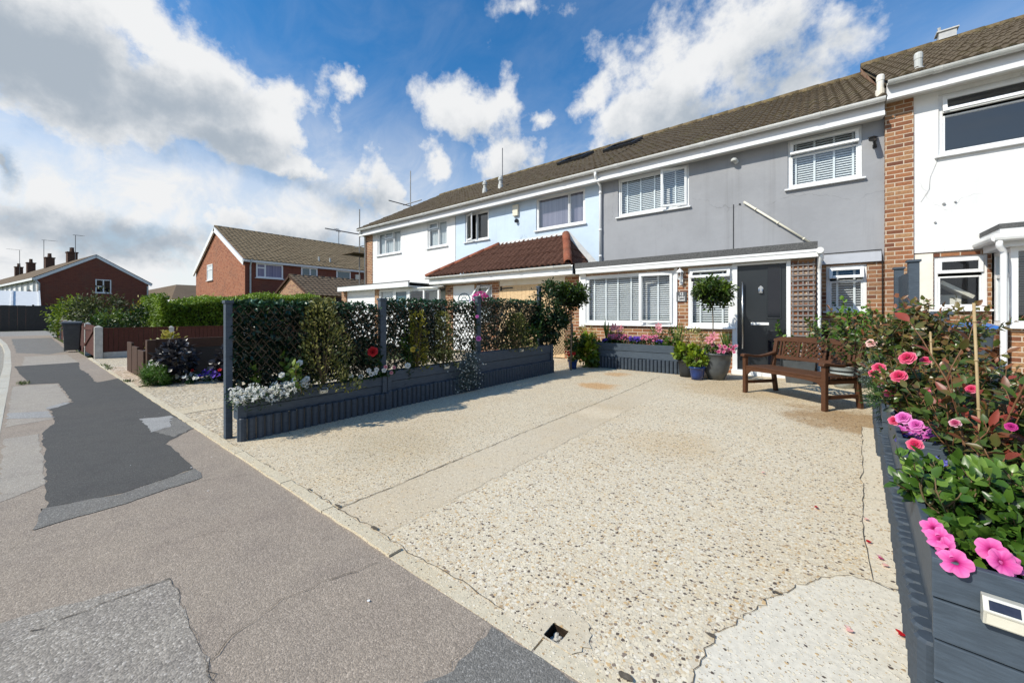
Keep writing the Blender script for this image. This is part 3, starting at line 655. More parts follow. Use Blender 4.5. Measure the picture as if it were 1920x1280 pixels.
crack([(-.95, 1.05), (-.93, .86)], .005, 26); crack([(-4.5, -.1), (-4.42, .1)], .006, 27); crack([(-4.1, -.1), (-3.9, .1)], .006, 28)
crack([(-10.6, .55), (-10.4, .95)], .012, 29); crack([(-2.6, .35), (-2.45, .75), (-2.48, 1.06)], .0035, 30)
crack([(-13.9, .5), (-13.5, .2), (-13.6, 0.)], .02, 31)
for i in range(10):    # pale chips and blown grit lying in the surface
    x = -1. - 6 * R_.random() ** 1.4; y = R_.uniform(-.05, 1.05); s = .003 + .004 * R_.random()
    cpoly(g, [(x + s * math.cos(t) * R_.uniform(.6, 1.3), y + s * math.sin(t) * R_.uniform(.6, 1.3)) for t in (0, 1.2, 2.4, 3.6, 4.9)], zp * 2.6, 8)
struct('pavement', g, [M['asph'], M['asph_dk'], M['asph_lt'], M['asph_md'], M['asph_tar'], M['tarwhite'], M['asph_md'], M['crack'], M['letter']])
# concrete edging between pavement and drives
g = MB()
x = .9
while x > -14.6:
    L = R_.uniform(.55, .95); z = .010 + R_.uniform(0, .006)
    if x > -.70 > x - L or x > -.77 > x - L: z = .002
    n = 8; ya = [1.078 + R_.uniform(-.004, .004) for _ in range(n + 1)]; yb = [1.146 + R_.uniform(-.005, .005) for _ in range(n + 1)]
    for i in range(n):
        xa, xb = x - .004 - (L - .008) * i / n, x - .004 - (L - .008) * (i + 1) / n
        g.add([(xa, ya[i], -.03), (xb, ya[i + 1], -.03), (xb, yb[i + 1], -.03), (xa, yb[i], -.03), (xa, ya[i], z), (xb, ya[i + 1], z), (xb, yb[i + 1], z), (xa, yb[i], z)],
              [(7, 6, 5, 4), (1, 0, 4, 5), (3, 2, 6, 7)] + ([(0, 3, 7, 4)] if i == 0 else []) + ([(2, 1, 5, 6)] if i == n - 1 else []), 0)
    x -= L
struct('edging', g, M['kerb'])
# front plots: neighbours' paving
g = MB()
g.quad((-60, 1.3, -.02), (12, 1.3, -.02), (12, 60, -.02), (-60, 60, -.02), 2)
cpoly(g, jag([(-8.5, 1.12), (-4.1, 1.12), (-4.1, 8.9), (-8.5, 8.9), (-8.5, 1.12)], .004, .3), -.004, 0)
cpoly(g, jag([(-6.15, 1.12), (-5.75, 1.12), (-5.9, 3.4), (-6.3, 3.4), (-6.15, 1.12)], .012, .08), .0, 1)
cpoly(g, jag([(-8.2, 2.2), (-6.5, 2.1), (-6.4, 2.3), (-8.2, 2.4), (-8.2, 2.2)], .02, .1), .0, 1)
cpoly(g, [(-14.8, 1.12), (-12.1, 1.12), (-12.1, 8), (-14.8, 8)], -.006, 0)
cpoly(g, [(.75, 1.1), (12, 1.1), (12, 9.2), (.75, 9.2)], -.004, 3)
ribbon(g, jag([(-7.6, 1.15), (-7.4, 8.5)], .01, .1, 4), .02, .003, 4)
struct('front_paving', g, [M['nbr_drive'], M['nbr_pale'], M['grass'], M['nbr_drive'], M['crack']])
g = MB(); cpoly(g, jag([(-12.1, 1.12), (-8.5, 1.12), (-8.5, 2.6), (-9.2, 2.6), (-12.1, 1.34), (-12.1, 1.12)], .01, .1), .012, 0)
tag(g.build('gravel_bed', M['gravel']), 'strip of tan gravel beside the pavement at the neighbour plot', 'gravel', kind='stuff')
# driveway with pit, joints, patches
g = MB()
hx0, hx1, hy0, hy1 = -.765, -.70, 1.155, 1.228; X0, X1, Y0, Y1 = -4.16, .9, 1.14, 9.0
j = -2.215; s = -1.765
def dq(x0, y0, x1, y1, mi): g.quad((x0, y0, 0), (x1, y0, 0), (x1, y1, 0), (x0, y1, 0), mi)
dq(X0, Y0, j, Y1, 1); dq(j, Y0, s, 5.6, 2); dq(j, 5.6, s, Y1, 1); dq(s, Y0, hx0, Y1, 0); dq(hx1, Y0, X1, Y1, 0); dq(hx0, Y0, hx1, hy0, 0); dq(hx0, hy1, hx1, Y1, 0)
d = -.10
for a, b in (((hx0, hy0), (hx0, hy1)), ((hx0, hy1), (hx1, hy1)), ((hx1, hy1), (hx1, hy0)), ((hx1, hy0), (hx0, hy0))): g.quad((*a, 0), (*a, d), (*b, d), (*b, 0), 6)
dq2 = [(hx0, hy0), (hx1, hy0), (hx1, hy1), (hx0, hy1)]; g.quad(*[(p[0], p[1], d) for p in dq2], 6)
ring = [(-.735 + (.155 + R_.gauss(0, .008)) * math.cos(t) * 1.02, 1.215 + .135 * math.sin(t)) for t in [i * 2 * PI / 40 for i in range(40)]]
ring = [(p[0], max(p[1], 1.15)) for p in ring]
hole = [(hx0, hy0), (hx0, hy1), (hx1, hy1), (hx1, hy0)]
z = .004
ang = lambda p: math.atan2(p[1] - 1.2, p[0] + .7325)
def ringquads():
    n = 40; cx, cy = -.7325, 1.1915
    def onhole(t):
        c, s_ = math.cos(t), math.sin(t); k = min((.0325 / abs(c)) if abs(c) > 1e-6 else 9, (.0365 / abs(s_)) if abs(s_) > 1e-6 else 9); return (cx + c * k, cy + s_ * k)
    rr = [.115 + R_.gauss(0, .006) for _ in range(n)]
    def out(i):
        t = 2 * PI * i / n; return (cx + rr[i % n] * math.cos(t), max(cy + rr[i % n] * math.sin(t) * .95 + .02, 1.148))
    for i in range(n):
        a, b = 2 * PI * i / n, 2 * PI * (i + 1) / n; p, q, u, v = onhole(a), onhole(b), out(i + 1), out(i)
        g.quad((*v, z), (*u, z), (*q, z), (*p, z), 5)
ringquads()
wp = [(-.36, 1.145), (-.33, 1.22), (-.31, 1.29), (-.29, 1.42), (-.28, 1.53), (-.22, 1.68), (-.15, 1.84), (-.08, 1.98), (-.02, 2.08), (.06, 2.19), (.15, 2.26), (.22, 2.26)]
wj = jag(wp, .006, .025, 40)
cpoly(g, wj + [(.50, 2.20), (.50, 1.145)], z, 3)
ribbon(g, wj, .011, z * 1.9, 4, 41)
slab = jag([(.20, 2.27), (.20, 2.73), (.27, 3.7), (.38, 5.32)], .006, .08, 42)
cpoly(g, slab + [(.80, 5.32), (.60, 2.2)], z * .7, 7)
ribbon(g, slab, .012, z * 2.1, 4, 43)
ribbon(g, jag([(.19, 2.26), (.24, 2.24), (.30, 2.26), (.45, 2.2)], .008, .03, 44), .012, z * 2.2, 4, 44)
ribbon(g, jag([(.235, 3.25), (.42, 3.3)], .005, .04, 45), .008, z * 2.2, 4, 45)
ribbon(g, jag([(j, 1.15), (j - .02, 3.), (j - .01, 5), (j - .06, 7.4)], .0045, .05, 46), .022, z, 4, 46)
ribbon(g, jag([(s, 1.15), (s, 2.5), (s + .01, 4.8)], .008, .05, 47), .007, z, 4, 47)
ribbon(g, jag([(-.95, 1.16), (-1.2, 1.17), (-1.5, 1.16), (-1.9, 1.17), (-2.2, 1.16), (-2.5, 1.165), (-2.9, 1.15), (-3.5, 1.152), (-4.1, 1.152)], .006, .04, 48), .014, z, 4, 48)
for (x, y, r) in [(-1.86, 1.17, .03), (-2.25, 1.17, .025), (-2.6, 1.165, .02), (-.47, 1.18, .03), (-.29, 1.52, .022), (-.12, 1.92, .02)]:
    cpoly(g, [(x + r * math.cos(t) * R_.uniform(.6, 1.2), y + r * .45 * math.sin(t) * R_.uniform(.6, 1.2)) for t in [k * .63 for k in range(10)]], z * 2.3, 4)
ribbon(g, jag([(j - .05, 7.42), (-1.2, 7.25), (-.2, 7.0)], .006, .08, 49), .012, z, 4, 49)
struct('driveway', g, [M['drive'], M['drive_fine'], M['drive_strip'], M['drive_white'], M['crack'], M['ring'], M['soil'], M['drive_slab']])
g = MB()
for i in range(60):
    x, y = R_.uniform(hx0 + .01, hx1 - .01), R_.uniform(hy0 + .01, hy1 - .01); r = R_.uniform(.006, .014)
    g.lathe((x, y, d + .02 + R_.random() * .055), [(.001, -r), (r, -r * .3), (r * .9, r * .4), (.001, r * .7)], 6)
tag(g.build('rubble', M['conc_post']), 'loose stone rubble lying in the small square pit by the edging', 'rubble', kind='stuff')
# ------------------------------------------------------------------ building helpers
def ring_y(mb, x0, x1, z0, z1, w, ya, yb, mi=0):
    mb.box(x0, ya, z0, x0 + w, yb, z1, mi); mb.box(x1 - w, ya, z0, x1, yb, z1, mi)
    mb.box(x0 + w, ya, z0, x1 - w, yb, z0 + w, mi); mb.box(x0 + w, ya, z1 - w, x1 - w, yb, z1, mi)
def wall_y(mb, x0, x1, z0, z1, y, holes, mi=0, depth=.12, room=None):
    xs = sorted({x0, x1, *[h[0] for h in holes], *[h[1] for h in holes]}); zs = sorted({z0, z1, *[h[2] for h in holes], *[h[3] for h in holes]})
    xs = [x for x in xs if x0 <= x <= x1]; zs = [z for z in zs if z0 <= z <= z1]
    for a, b in zip(xs, xs[1:]):
        for c, d in zip(zs, zs[1:]):
            m, n = (a + b) / 2, (c + d) / 2
            if any(h[0] < m < h[1] and h[2] < n < h[3] for h in holes): continue
            mb.quad((a, y, c), (b, y, c), (b, y, d), (a, y, d), mi)
    for (a, b, c, d) in holes:
        Y = y + depth
        for p, q in (((a, c), (b, c)), ((b, c), (b, d)), ((b, d), (a, d)), ((a, d), (a, c))):
            mb.quad((p[0], y, p[1]), (p[0], Y, p[1]), (q[0], Y, q[1]), (q[0], y, q[1]), mi)
        if room is not None:
            Z = y + 1.1; e = .15
            for p, q in (((a - e, c - e), (b + e, c - e)), ((b + e, c - e), (b + e, d + e)), ((b + e, d + e), (a - e, d + e)), ((a - e, d + e), (a - e, c - e))):
                mb.quad((p[0], Y, p[1]), (p[0], Z, p[1]), (q[0], Z, q[1]), (q[0], Y, q[1]), room)
            mb.quad((a - e, Z, c - e), (b + e, Z, c - e), (b + e, Z, d + e), (a - e, Z, d + e), room)
def slats(x0, x1, z0, z1, y, pitch=.046, tilt=22, w=.048, tapes=(), mi=0):
    mb = MB(); n = int((z1 - z0) / pitch); c, s = math.cos(rad(tilt)) * w / 2, math.sin(rad(tilt)) * w / 2
    for i in range(n):
        z = z1 - .03 - i * pitch; e = R_.uniform(-.0015, .0015)
        mb.add([(x0, y - c, z - s + e), (x1, y - c, z - s - e), (x1, y + c, z + s - e), (x0, y + c, z + s + e)], [(0, 1, 2, 3)], mi)
        mb.add([(x0, y - c, z - s + e - .003), (x1, y - c, z - s - e - .003), (x1, y + c, z + s - e - .003), (x0, y + c, z + s + e - .003)], [(3, 2, 1, 0)], mi)
    mb.box(x0, y - .02, z1 - .04, x1, y + .02, z1, mi)
    for t in tapes:
        mb.box(t - .017, y - .032, z0, t + .017, y - .028, z1 - .04, mi)
    return mb
def window(house, x0, x1, z0, z1, y, lights, blind=None, sill=True, glass='glass', fy=.03, name='window', fw=.055, tapes=(), pitch=.046, bars=None, tilt=22):
    f = MB(); A, B = y + fy, y + fy + .06
    ring_y(f, x0, x1, z0, z1, fw, A, B)
    for (a, b, c, d, kind) in lights:
        if kind == 'fixed': ring_y(f, a, b, c, d, .028, A + .008, B - .004)
        else: ring_y(f, a, b, c, d, .02, A + .01, B - .004)
    w = f.build(name, M['upvc'], house, bevel=.006)
    for (a, b, c, d, kind) in lights:
        if kind == 'fixed':
            p = MB(); p.quad((a + .02, B - .035, c + .02), (b - .02, B - .035, c + .02), (b - .02, B - .035, d - .02), (a + .02, B - .035, d - .02)); p.build('pane', M[glass], w)
        else:
            side, deg = kind
            mb = MB(); gl = MB(); sw = .055; e = .012; a2, b2, c2, d2 = a - e, b + e, c - e, d + e; ya, yb = A - .03, A + .006
            if side == 'R': X = Matrix.Translation((b2, ya, 0)) @ Matrix.Rotation(rad(deg), 4, 'Z') @ Matrix.Translation((-b2, -ya, 0))
            elif side == 'L': X = Matrix.Translation((a2, ya, 0)) @ Matrix.Rotation(rad(-deg), 4, 'Z') @ Matrix.Translation((-a2, -ya, 0))
            else: X = Matrix.Translation((0, ya, d2)) @ Matrix.Rotation(rad(-deg), 4, 'X') @ Matrix.Translation((0, -ya, -d2))
            mb.x = X; gl.x = X
            ring_y(mb, a2, b2, c2, d2, sw, ya, yb)
            mb.box((a2 + b2) / 2 - .05, yb, c2 + .015, (a2 + b2) / 2 + .05, yb + .03, c2 + .035) if side == 'T' else None
            gl.quad((a2 + sw - .01, (ya + yb) / 2, c2 + sw - .01), (b2 - sw + .01, (ya + yb) / 2, c2 + sw - .01), (b2 - sw + .01, (ya + yb) / 2, d2 - sw + .01), (a2 + sw - .01, (ya + yb) / 2, d2 - sw + .01))
            s_ = mb.build('sash', M['upvc'], w, bevel=.006); gl.build('pane', M[glass], w)
    if bars:
        bm = MB()
        for (p, q) in bars: bm.bar(p, q, .022, .012, (0, 1, 0))
        bm.build('glazing_bar', M['upvc'], w)
    if sill:
        s_ = MB(); s_.prism([(y - .065, z0 - .035), (y - .065, z0 - .005), (y + fy + .005, z0 + .004), (y + fy + .005, z0 - .035)], 'x', x0 - .05, x1 + .05); s_.build('sill', M['upvc'], w, bevel=.005)
    bx0, bx1, bz0, bz1, by = x0 + .03, x1 - .03, z0 + .03, z1 - .02, y + fy + .12
    if blind == 'slat': slats(bx0, bx1, bz0, bz1, by, tapes=tapes, pitch=pitch, tilt=tilt).build('blind', M['blind'], w)
    elif blind == 'net':
        b = MB(); n = int((bx1 - bx0) / .03)
        for i in range(n):
            a, c = bx0 + (bx1 - bx0) * i / n, bx0 + (bx1 - bx0) * (i + 1) / n
            b.quad((a, by + .02 * math.sin(i * 1.7), bz0), (c, by + .02 * math.sin((i + 1) * 1.7), bz0), (c, by + .02 * math.sin((i + 1) * 1.7), bz1), (a, by + .02 * math.sin(i * 1.7), bz1))
        b.build('net_curtain', M['net'], w)
    elif blind == 'vert':
        b = MB(); t = bx0
        while t < bx1 - .05: b.quad((t, by, bz0), (t + .075, by + .035, bz0), (t + .075, by + .035, bz1), (t, by, bz1)); t += .083
        b.build('vertical_blind', M['vblind'], w)
    return w
def tiles(name, O, A, S, bounds, mat, parent, tw=.15, course=.33, amp=.022, step=.028, seg=6, seed=1, jitter=.004):
    """tiled roof slope: O corner, A unit along eaves, S unit up slope; bounds(v)->(u0,u1), v 0..len"""
    O, A, S = Vector(O), Vector(A).normalized(), Vector(S); Ls = S.length; S = S / Ls; Nn = A.cross(S).normalized()
    if Nn.z < 0: Nn = -Nn
    r = random.Random(seed); nc = max(1, round(Ls / course)); cl = Ls / nc
    u_min = min(bounds(0)[0], bounds(Ls)[0]); u_max = max(bounds(0)[1], bounds(Ls)[1]); du = tw / seg; nu = int((u_max - u_min) / du) + 1
    o3 = Vector(ORG[parent.name]); vs = []; fs = []
    prof = [amp * (.5 - .5 * math.cos(2 * PI * k / seg)) ** .75 for k in range(seg)]
    for c in range(nc):
        v0, v1 = c * cl, (c + 1) * cl + .03; rows = []
        jit = [r.gauss(0, jitter) for _ in range(nu // seg + 2)]
        for (v, h) in ((v0, -.012), (v0, step), (v1, .006)):
            b0, b1 = bounds(min(max(v, 0), Ls)); row = []
            for i in range(nu + 1):
                u = u_min + i * du; inside = b0 <= u <= b1; u2 = min(max(u, b0), b1)
                hh = h + prof[i % seg] + jit[i // seg] * (1 if h > 0 else .4) + (r.gauss(0, .0015))
                row.append(len(vs)); vs.append(tuple(O + A * u2 + S * v + Nn * hh - o3))
            rows.append(row)
        for ra, rb in ((rows[0], rows[1]), (rows[1], rows[2])):
            for i in range(nu): fs.append((ra[i], ra[i + 1], rb[i + 1], rb[i]))
    me = bpy.data.meshes.new(name); me.from_pydata(vs, [], fs); me.validate(); me.update()
    import bmesh
    bm = bmesh.new(); bm.from_mesh(me); bmesh.ops.dissolve_degenerate(bm, dist=1e-5, edges=bm.edges); bm.to_mesh(me); bm.free()
    return link(name, me, mat, parent)
def tilemat(name, c1, c2, c3, lichen=(.30, .29, .22), la=.5, moss=(.10, .10, .03)):
    m, N, b = newmat(name)
    n1 = N.noise(2.2, 7, .65); n2 = N.noise(11, 7, .7); n3 = N.noise(50, 5, .7); n4 = N.noise(.5, 4, .6)
    c = N.ramp(n2, [(.25, c1), (.5, c2), (.75, c3)])
    c = N.mix(N.mapr(n3, .54, .70, 0, la), c, lichen); c = N.mix(N.mapr(n1, .5, .75, 0, .6), c, moss)
    c = N.mix(N.mapr(n4, .4, .7, 0, .35), c, N.mix(1., c, (.7, .68, .66), 'MULTIPLY'))
    N.l(c, b.inputs['Base Color']); b.inputs['Roughness'].default_value = .92; b.inputs['Specular IOR Level'].default_value = .15
    N.l(N.bump(N.math('ADD', n3, n2), .5, .01), b.inputs['Normal']); return m
M['t_brown'] = tilemat('tiles_brown_mossy', (.060, .044, .030), (.115, .088, .060), (.165, .135, .098), (.32, .29, .21), .7, (.125, .112, .045))
M['t_red'] = tilemat('tiles_red_brown', (.056, .026, .019), (.10, .048, .034), (.145, .075, .053), (.25, .18, .14), .5, (.10, .05, .035))
M['t_tan'] = tilemat('tiles_tan', (.13, .095, .055), (.22, .165, .10), (.31, .24, .155), (.40, .34, .24), .45, (.10, .08, .05))
M['t_grey'] = tilemat('tiles_grey_brown', (.09, .065, .045), (.15, .11, .075), (.20, .15, .105), (.25, .22, .17), .4, (.09, .08, .05))
M['t_ridge'] = tilemat('ridge_tiles_terracotta', (.17, .05, .03), (.26, .085, .05), (.32, .13, .08), (.40, .30, .22), .6, (.22, .15, .10))
M['t_ridge_b'] = tilemat('ridge_tiles_lichen', (.09, .065, .035), (.15, .11, .06), (.20, .16, .09), (.42, .38, .26), .7, (.16, .13, .03))
def ridge(name, p, q, r, mat, parent, L=.45):
    mb = MB(); p, q = Vector(p), Vector(q); d = (q - p); n = max(1, round(d.length / L)); d = d / n
    s = d.normalized().cross(Vector((0, 0, 1))).normalized(); up = s.cross(d.normalized())
    for i in range(n):
        a = p + d * i; b = p + d * (i + 1.04); ra, rb = r * R_.uniform(.97, 1.02), r * R_.uniform(1.02, 1.1); k = 9; vs = []
        for (c, rr) in ((a, ra), (b, rb), (b, rb * .86), (a, ra * .86)):
            for j in range(k):
                t = PI * (j / (k - 1)) * 1.1 - .05 * PI; vs.append(c + s * math.cos(t) * rr + up * (math.sin(t) * rr - .3 * r))
        fs = []
        for g_ in range(4):
            h_ = (g_ + 1) % 4
            for j in range(k - 1): fs.append((g_ * k + j, g_ * k + j + 1, h_ * k + j + 1, h_ * k + j))
        mb.add(vs, fs)
    return mb.build(name, mat, parent, smooth=True)
def gutter(name, x0, x1, y, z, parent, r=.055, mat='gutter', joints=2.):
    mb = MB(); k = 8
    outer = [(y - r + r * math.cos(PI + PI * j / k), z + r * math.sin(PI + PI * j / k) * 1.05) for j in range(k + 1)]
    inner = [(y - r + (r - .006) * math.cos(PI + PI * j / k), z + (r - .006) * math.sin(PI + PI * j / k) * 1.05) for j in range(k + 1)]
    pts = outer + inner[::-1]
    mb.prism(pts, 'x', x0, x1)
    x = x0 + .6
    while x < x1:
        o2 = [(y - r + (r + .008) * math.cos(PI + PI * j / k), z + (r + .008) * math.sin(PI + PI * j / k) * 1.05) for j in range(k + 1)]
        mb.prism(o2 + [(p[0], p[1]) for p in outer[::-1]], 'x', x - .05, x + .05); x += joints
    return mb.build(name, M[mat], parent)
SIGY = 9.70; EAVE_Z = 4.93; RY, RZ = 14.3, 7.72; GY = 9.33
def eaves(house, x0, x1, dz=0., yw=SIGY, gmat='gutter'):
    f = MB(); fy = yw - .30
    f.box(x0, fy + .05, 4.742 + dz, x1, fy + .07, 4.95 + dz); f.build('fascia', M['fascia_shaded'], house); f = MB(); f.box(x0, fy - .012, 4.67 + dz, x1, fy + .07, 4.741 + dz)
    f.build('fascia_trim', M['fascia'], house, bevel=.003)
    s_ = MB(); s_.box(x0, fy + .071, 4.705 + dz, x1, yw, 4.715 + dz); s_.build('soffit', M['soffit'], house)
    gutter('gutter', x0, x1, fy + .018, 4.965 + dz, house, r=.066, mat=gmat)
def main_roof(house, x0, x1, mat='t_brown', dz=0., seed=1, yw=SIGY):
    e = Vector((0, yw - .36, 4.965 + dz)); t = Vector((0, RY, RZ + dz)); S = t - e
    tiles('roof', (x0, e.y, e.z), (1, 0, 0), S, lambda v: (0, x1 - x0), M[mat], house, tw=.16, course=.345, amp=.046, step=.028, seed=seed, jitter=.005)
    b = MB(); b.quad((x0, RY, RZ + dz - .02), (x0, 19, 4.9 + dz), (x1, 19, 4.9 + dz), (x1, RY, RZ + dz - .02))
    b.quad((x0, e.y + .05, e.z - .06), (x1, e.y + .05, e.z - .06), (x1, RY, RZ + dz - .08), (x0, RY, RZ + dz - .08)); b.build('roof_back_slope', M[mat], house)
    ridge('ridge_tiles', (x0, RY, RZ + dz + .02), (x1, RY, RZ + dz + .02), .125, M['t_ridge_b'], house)
def shell(mb, x0, x1, z1, y0, mi, back=18.9, left=False, right=False, z0=-.02):
    mb.quad((x1, back, z0), (x0, back, z0), (x0, back, z1), (x1, back, z1), mi)
    for flag, x in ((left, x0), (right, x1)):
        if flag:
            mb.poly([(x, y0, z0), (x, back, z0), (x, back, z1), (x, RY, RZ - .06), (x, y0, z1)], mi)
# ------------------------------------------------------------------ the grey house (number 12)
H = thing('grey_house', 'grey rendered terraced house with white windows and a flat-roofed front porch', 'house', (-1.8, 9.7, 0))
PY_ = 8.60
wU1 = (-4.06, -2.32, 3.70, 4.70); wU2 = (-.43, .70, 3.71, 4.70); wL = (.18, .77, 1.22, 2.10)
mb = MB(); wall_y(mb, -4.58, 1.0, 2.12, 4.74, 9.68, [wU1, wU2], 0, room=1); pass
mb.quad((-4.58, 9.68, 2.12), (-4.58, 9.80, 2.12), (1., 9.80, 2.12), (1., 9.68, 2.12), 0)
mb.build('wall', [M['r_grey'], M['dark']], H)
mb = MB(); shell(mb, -4.58, 1.0, 4.9, 9.7, 0); mb.build('rear_wall', M['brick'], H)
mb = MB(); wall_y(mb, -.1, 1.0, -.02, 2.12, 9.71, [wL], 0, room=1); mb.build('lower_brick_wall', [M['brick'], M['dark']], H)
mb = MB(); mb.box(.06, 9.655, 2.13, .985, 9.70, 2.31); mb.build('render_band', M['r_band'], H)
mb = MB(); mb.tube([(.1, 9.65, 2.33), (.96, 9.65, 2.335), (.97, 9.65, 2.2), (.97, 9.66, 1.0)], .010, 6); mb.build('cable', M['black'], H)
eaves(H, -4.56, .98); main_roof(H, -4.56, 1.0, seed=3)
window(H, *wU1, 9.68, [(-4.0, -2.93, 3.755, 4.645, 'fixed'), (-2.93, -2.375, 3.755, 4.645, ('R', 16))], 'slat', tapes=(-3.85, -3.5, -3.15, -2.65), tilt=46, glass='glass_blue')
window(H, *wU2, 9.68, [(-.375, .645, 3.765, 4.37, 'fixed'), (-.375, .645, 4.40, 4.645, ('T', 12))], 'slat', tapes=(-.30, -.0, .30, .58), tilt=46, glass='glass_blue')
window(H, *wL, 9.71, [(.235, .715, 1.275, 1.80, 'fixed'), (.235, .715, 1.85, 2.045, ('T', 20))], 'slat', tapes=(.35, .6), tilt=20)
mb = MB(); mb.tube([(-4.545, 9.34, 4.90), (-4.545, 9.34, 4.80), (-4.53, 9.60, 4.62), (-4.53, 9.62, 4.5), (-4.53, 9.62, 2.45)], .036, 12)
for z in (4.4, 3.4, 2.7): mb.tube([(-4.53, 9.62, z), (-4.53, 9.62, z + .05)], .044, 12)
mb.build('downpipe', M['upvc'], H, smooth=True)
mb = MB(); a, b = Vector((-1.20, 9.63, 3.585)), Vector((.02, 9.63, 2.50)); mb.tube([a, b], .022, 10)
for t in (.18, .5, .85): c = a.lerp(b, t); mb.tube([c - (b - a).normalized() * .015, c + (b - a).normalized() * .015], .029, 10)
mb.build('overflow_pipe', M['cream_plastic'], H, smooth=True)
mb = MB(); mb.tube([(-1.40, 9.672, 3.575), (-1.405, 9.672, 2.45)], .007, 6); mb.lathe((-1.28, 9.67, 3.56), [(.0, -.016), (.018, -.01), (.018, .01), (0, .016)], 8); mb.build('wall_cable', M['black'], H)
# porch
pw1 = (-4.44, -2.345, .93, 2.10); pw2 = (-2.075, -1.255, .90, 2.12)
mb = MB(); wall_y(mb, -4.58, -1.26, -.02, 2.16, PY_ + .01, [pw1, pw2], 0, room=1)
mb.quad((-4.58, 9.7, -.02), (-4.58, PY_ + .01, -.02), (-4.58, PY_ + .01, 2.16), (-4.58, 9.7, 2.16), 0)
mb.build('porch_wall', [M['brick'], M['dark']], H)
mb = MB(); mb.box(-.335, PY_, -.02, .015, PY_ + .2, 2.14); mb.quad((.015, PY_ + .2, -.02), (.015, 9.7, -.02), (.015, 9.7, 2.14), (.015, PY_ + .2, 2.14)); mb.build('porch_pier', M['brick'], H)
mb = MB(); mb.box(-4.66, 8.47, 2.27, .04, 9.69, 2.40); mb.box(-4.66, 8.44, 2.285, .045, 8.47, 2.415)
mb.build('porch_roof', M['felt'], H)
mb = MB(); mb.box(-4.64, 8.45, 2.15, .035, 8.475, 2.28); mb.box(-4.64, 8.438, 2.235, .04, 8.45, 2.282); mb.box(.035, 8.45, 2.15, .055, 9.65, 2.28)
mb.build('porch_fascia', M['fascia'], H, bevel=.003)
mb = MB(); mb.box(-4.60, 8.475, 2.146, .03, 8.62, 2.152); mb.build('porch_soffit', M['soffit'], H)
mb = MB(); mb.box(-4.615, PY_ - .012, .86, -4.435, PY_ + .05, 2.146); mb.build('window_post', M['upvc'], H, bevel=.004)
mb = MB(); mb.box(-2.35, PY_ - .010, .9, -2.29, PY_ + .05, 2.146); mb.build('window_post', M['upvc'], H, bevel=.004); mb = MB()
mb.box(-1.262, PY_ - .02, .0, -1.178, PY_ + .09, 2.146); mb.box(-.402, PY_ - .02, .0, -.337, PY_ + .09, 2.146); mb.box(-1.178, PY_ - .02, 2.095, -.402, PY_ + .09, 2.146)
mb.build('door_frame', M['upvc'], H, bevel=.004)
window(H, *pw1, PY_ + .01, [(-4.385, -3.07, .985, 2.045, 'fixed'), (-3.07, -2.40, .985, 2.045, ('R', 9))], 'slat', fy=.0, tapes=(-4.25, -3.95, -3.65, -3.33, -2.72), pitch=.047, tilt=34)
window(H, *pw2, PY_ + .01, [(-2.02, -1.31, .955, 1.84, 'fixed'), (-2.02, -1.31, 1.90, 2.065, ('T', 28))], 'slat', fy=.0, tapes=(-1.86, -1.45), pitch=.047, tilt=34)
mb = MB(); mb.box(-1.27, PY_ - .10, .0, -.33, PY_ + .06, .095); mb.build('threshold', M['upvc'], H, bevel=.006)
D = MB(); D.box(-1.172, PY_ + .012, .10, -.408, PY_ + .055, 2.09)
for (a, b, c, d) in ((-.705, -.475, 1.07, 2.055), (-.705, -.475, .2, .86)): ring_y(D, a, b, c, d, .022, PY_ + .0, PY_ + .014)
dr = D.build('front_door', M['door'], H, bevel=.003)
mb = MB(); mb.box(-.683, PY_ + .006, 1.092, -.497, PY_ + .0115, 2.033); mb.box(-.683, PY_ + .006, .222, -.497, PY_ + .0115, .838); mb.build('door_glass', M['glass_dark'], dr)
mb = MB(); mb.tube([(-1.085, PY_ - .055, .5), (-1.085, PY_ - .055, 1.78)], .014, 10)
for z in (.62, 1.66): mb.tube([(-1.085, PY_ - .055, z), (-1.085, PY_ + .012, z)], .009, 8)
mb.build('pull_handle', M['steel'], dr, smooth=True)
mb = MB(); mb.box(-.955, PY_ - .004, .955, -.665, PY_ + .012, 1.005); mb.build('letterbox', M['upvc'], dr, bevel=.004)
mb = MB(); mb.prism([(-.825, 1.56), (-.765, 1.56), (-.755, 1.66), (-.795, 1.70), (-.835, 1.66)], 'y', PY_ - .012, PY_ + .012); mb.tube([(-.82, PY_ - .02, 1.64), (-.82, PY_ - .045, 1.58), (-.77, PY_ - .045, 1.58), (-.77, PY_ - .02, 1.64)], .008, 6); mb.build('knocker', M['steel'], dr)
mb = MB(); gx = .10
k = 8; rr = .06
mb.tube([(.075, 8.40, 2.25), (.09, 9.5, 2.22)], .055, 10); mb.build('porch_gutter', M['gutter'], H)
mb = MB(); mb.tube([(.08, 8.50, 2.22), (.08, 8.50, 2.14), (.065, 8.66, 2.0), (.062, 8.68, 1.9), (.062, 8.68, .04), (.062, 8.6, .02)], .034, 12); mb.build('porch_downpipe', M['upvc'], H, smooth=True)
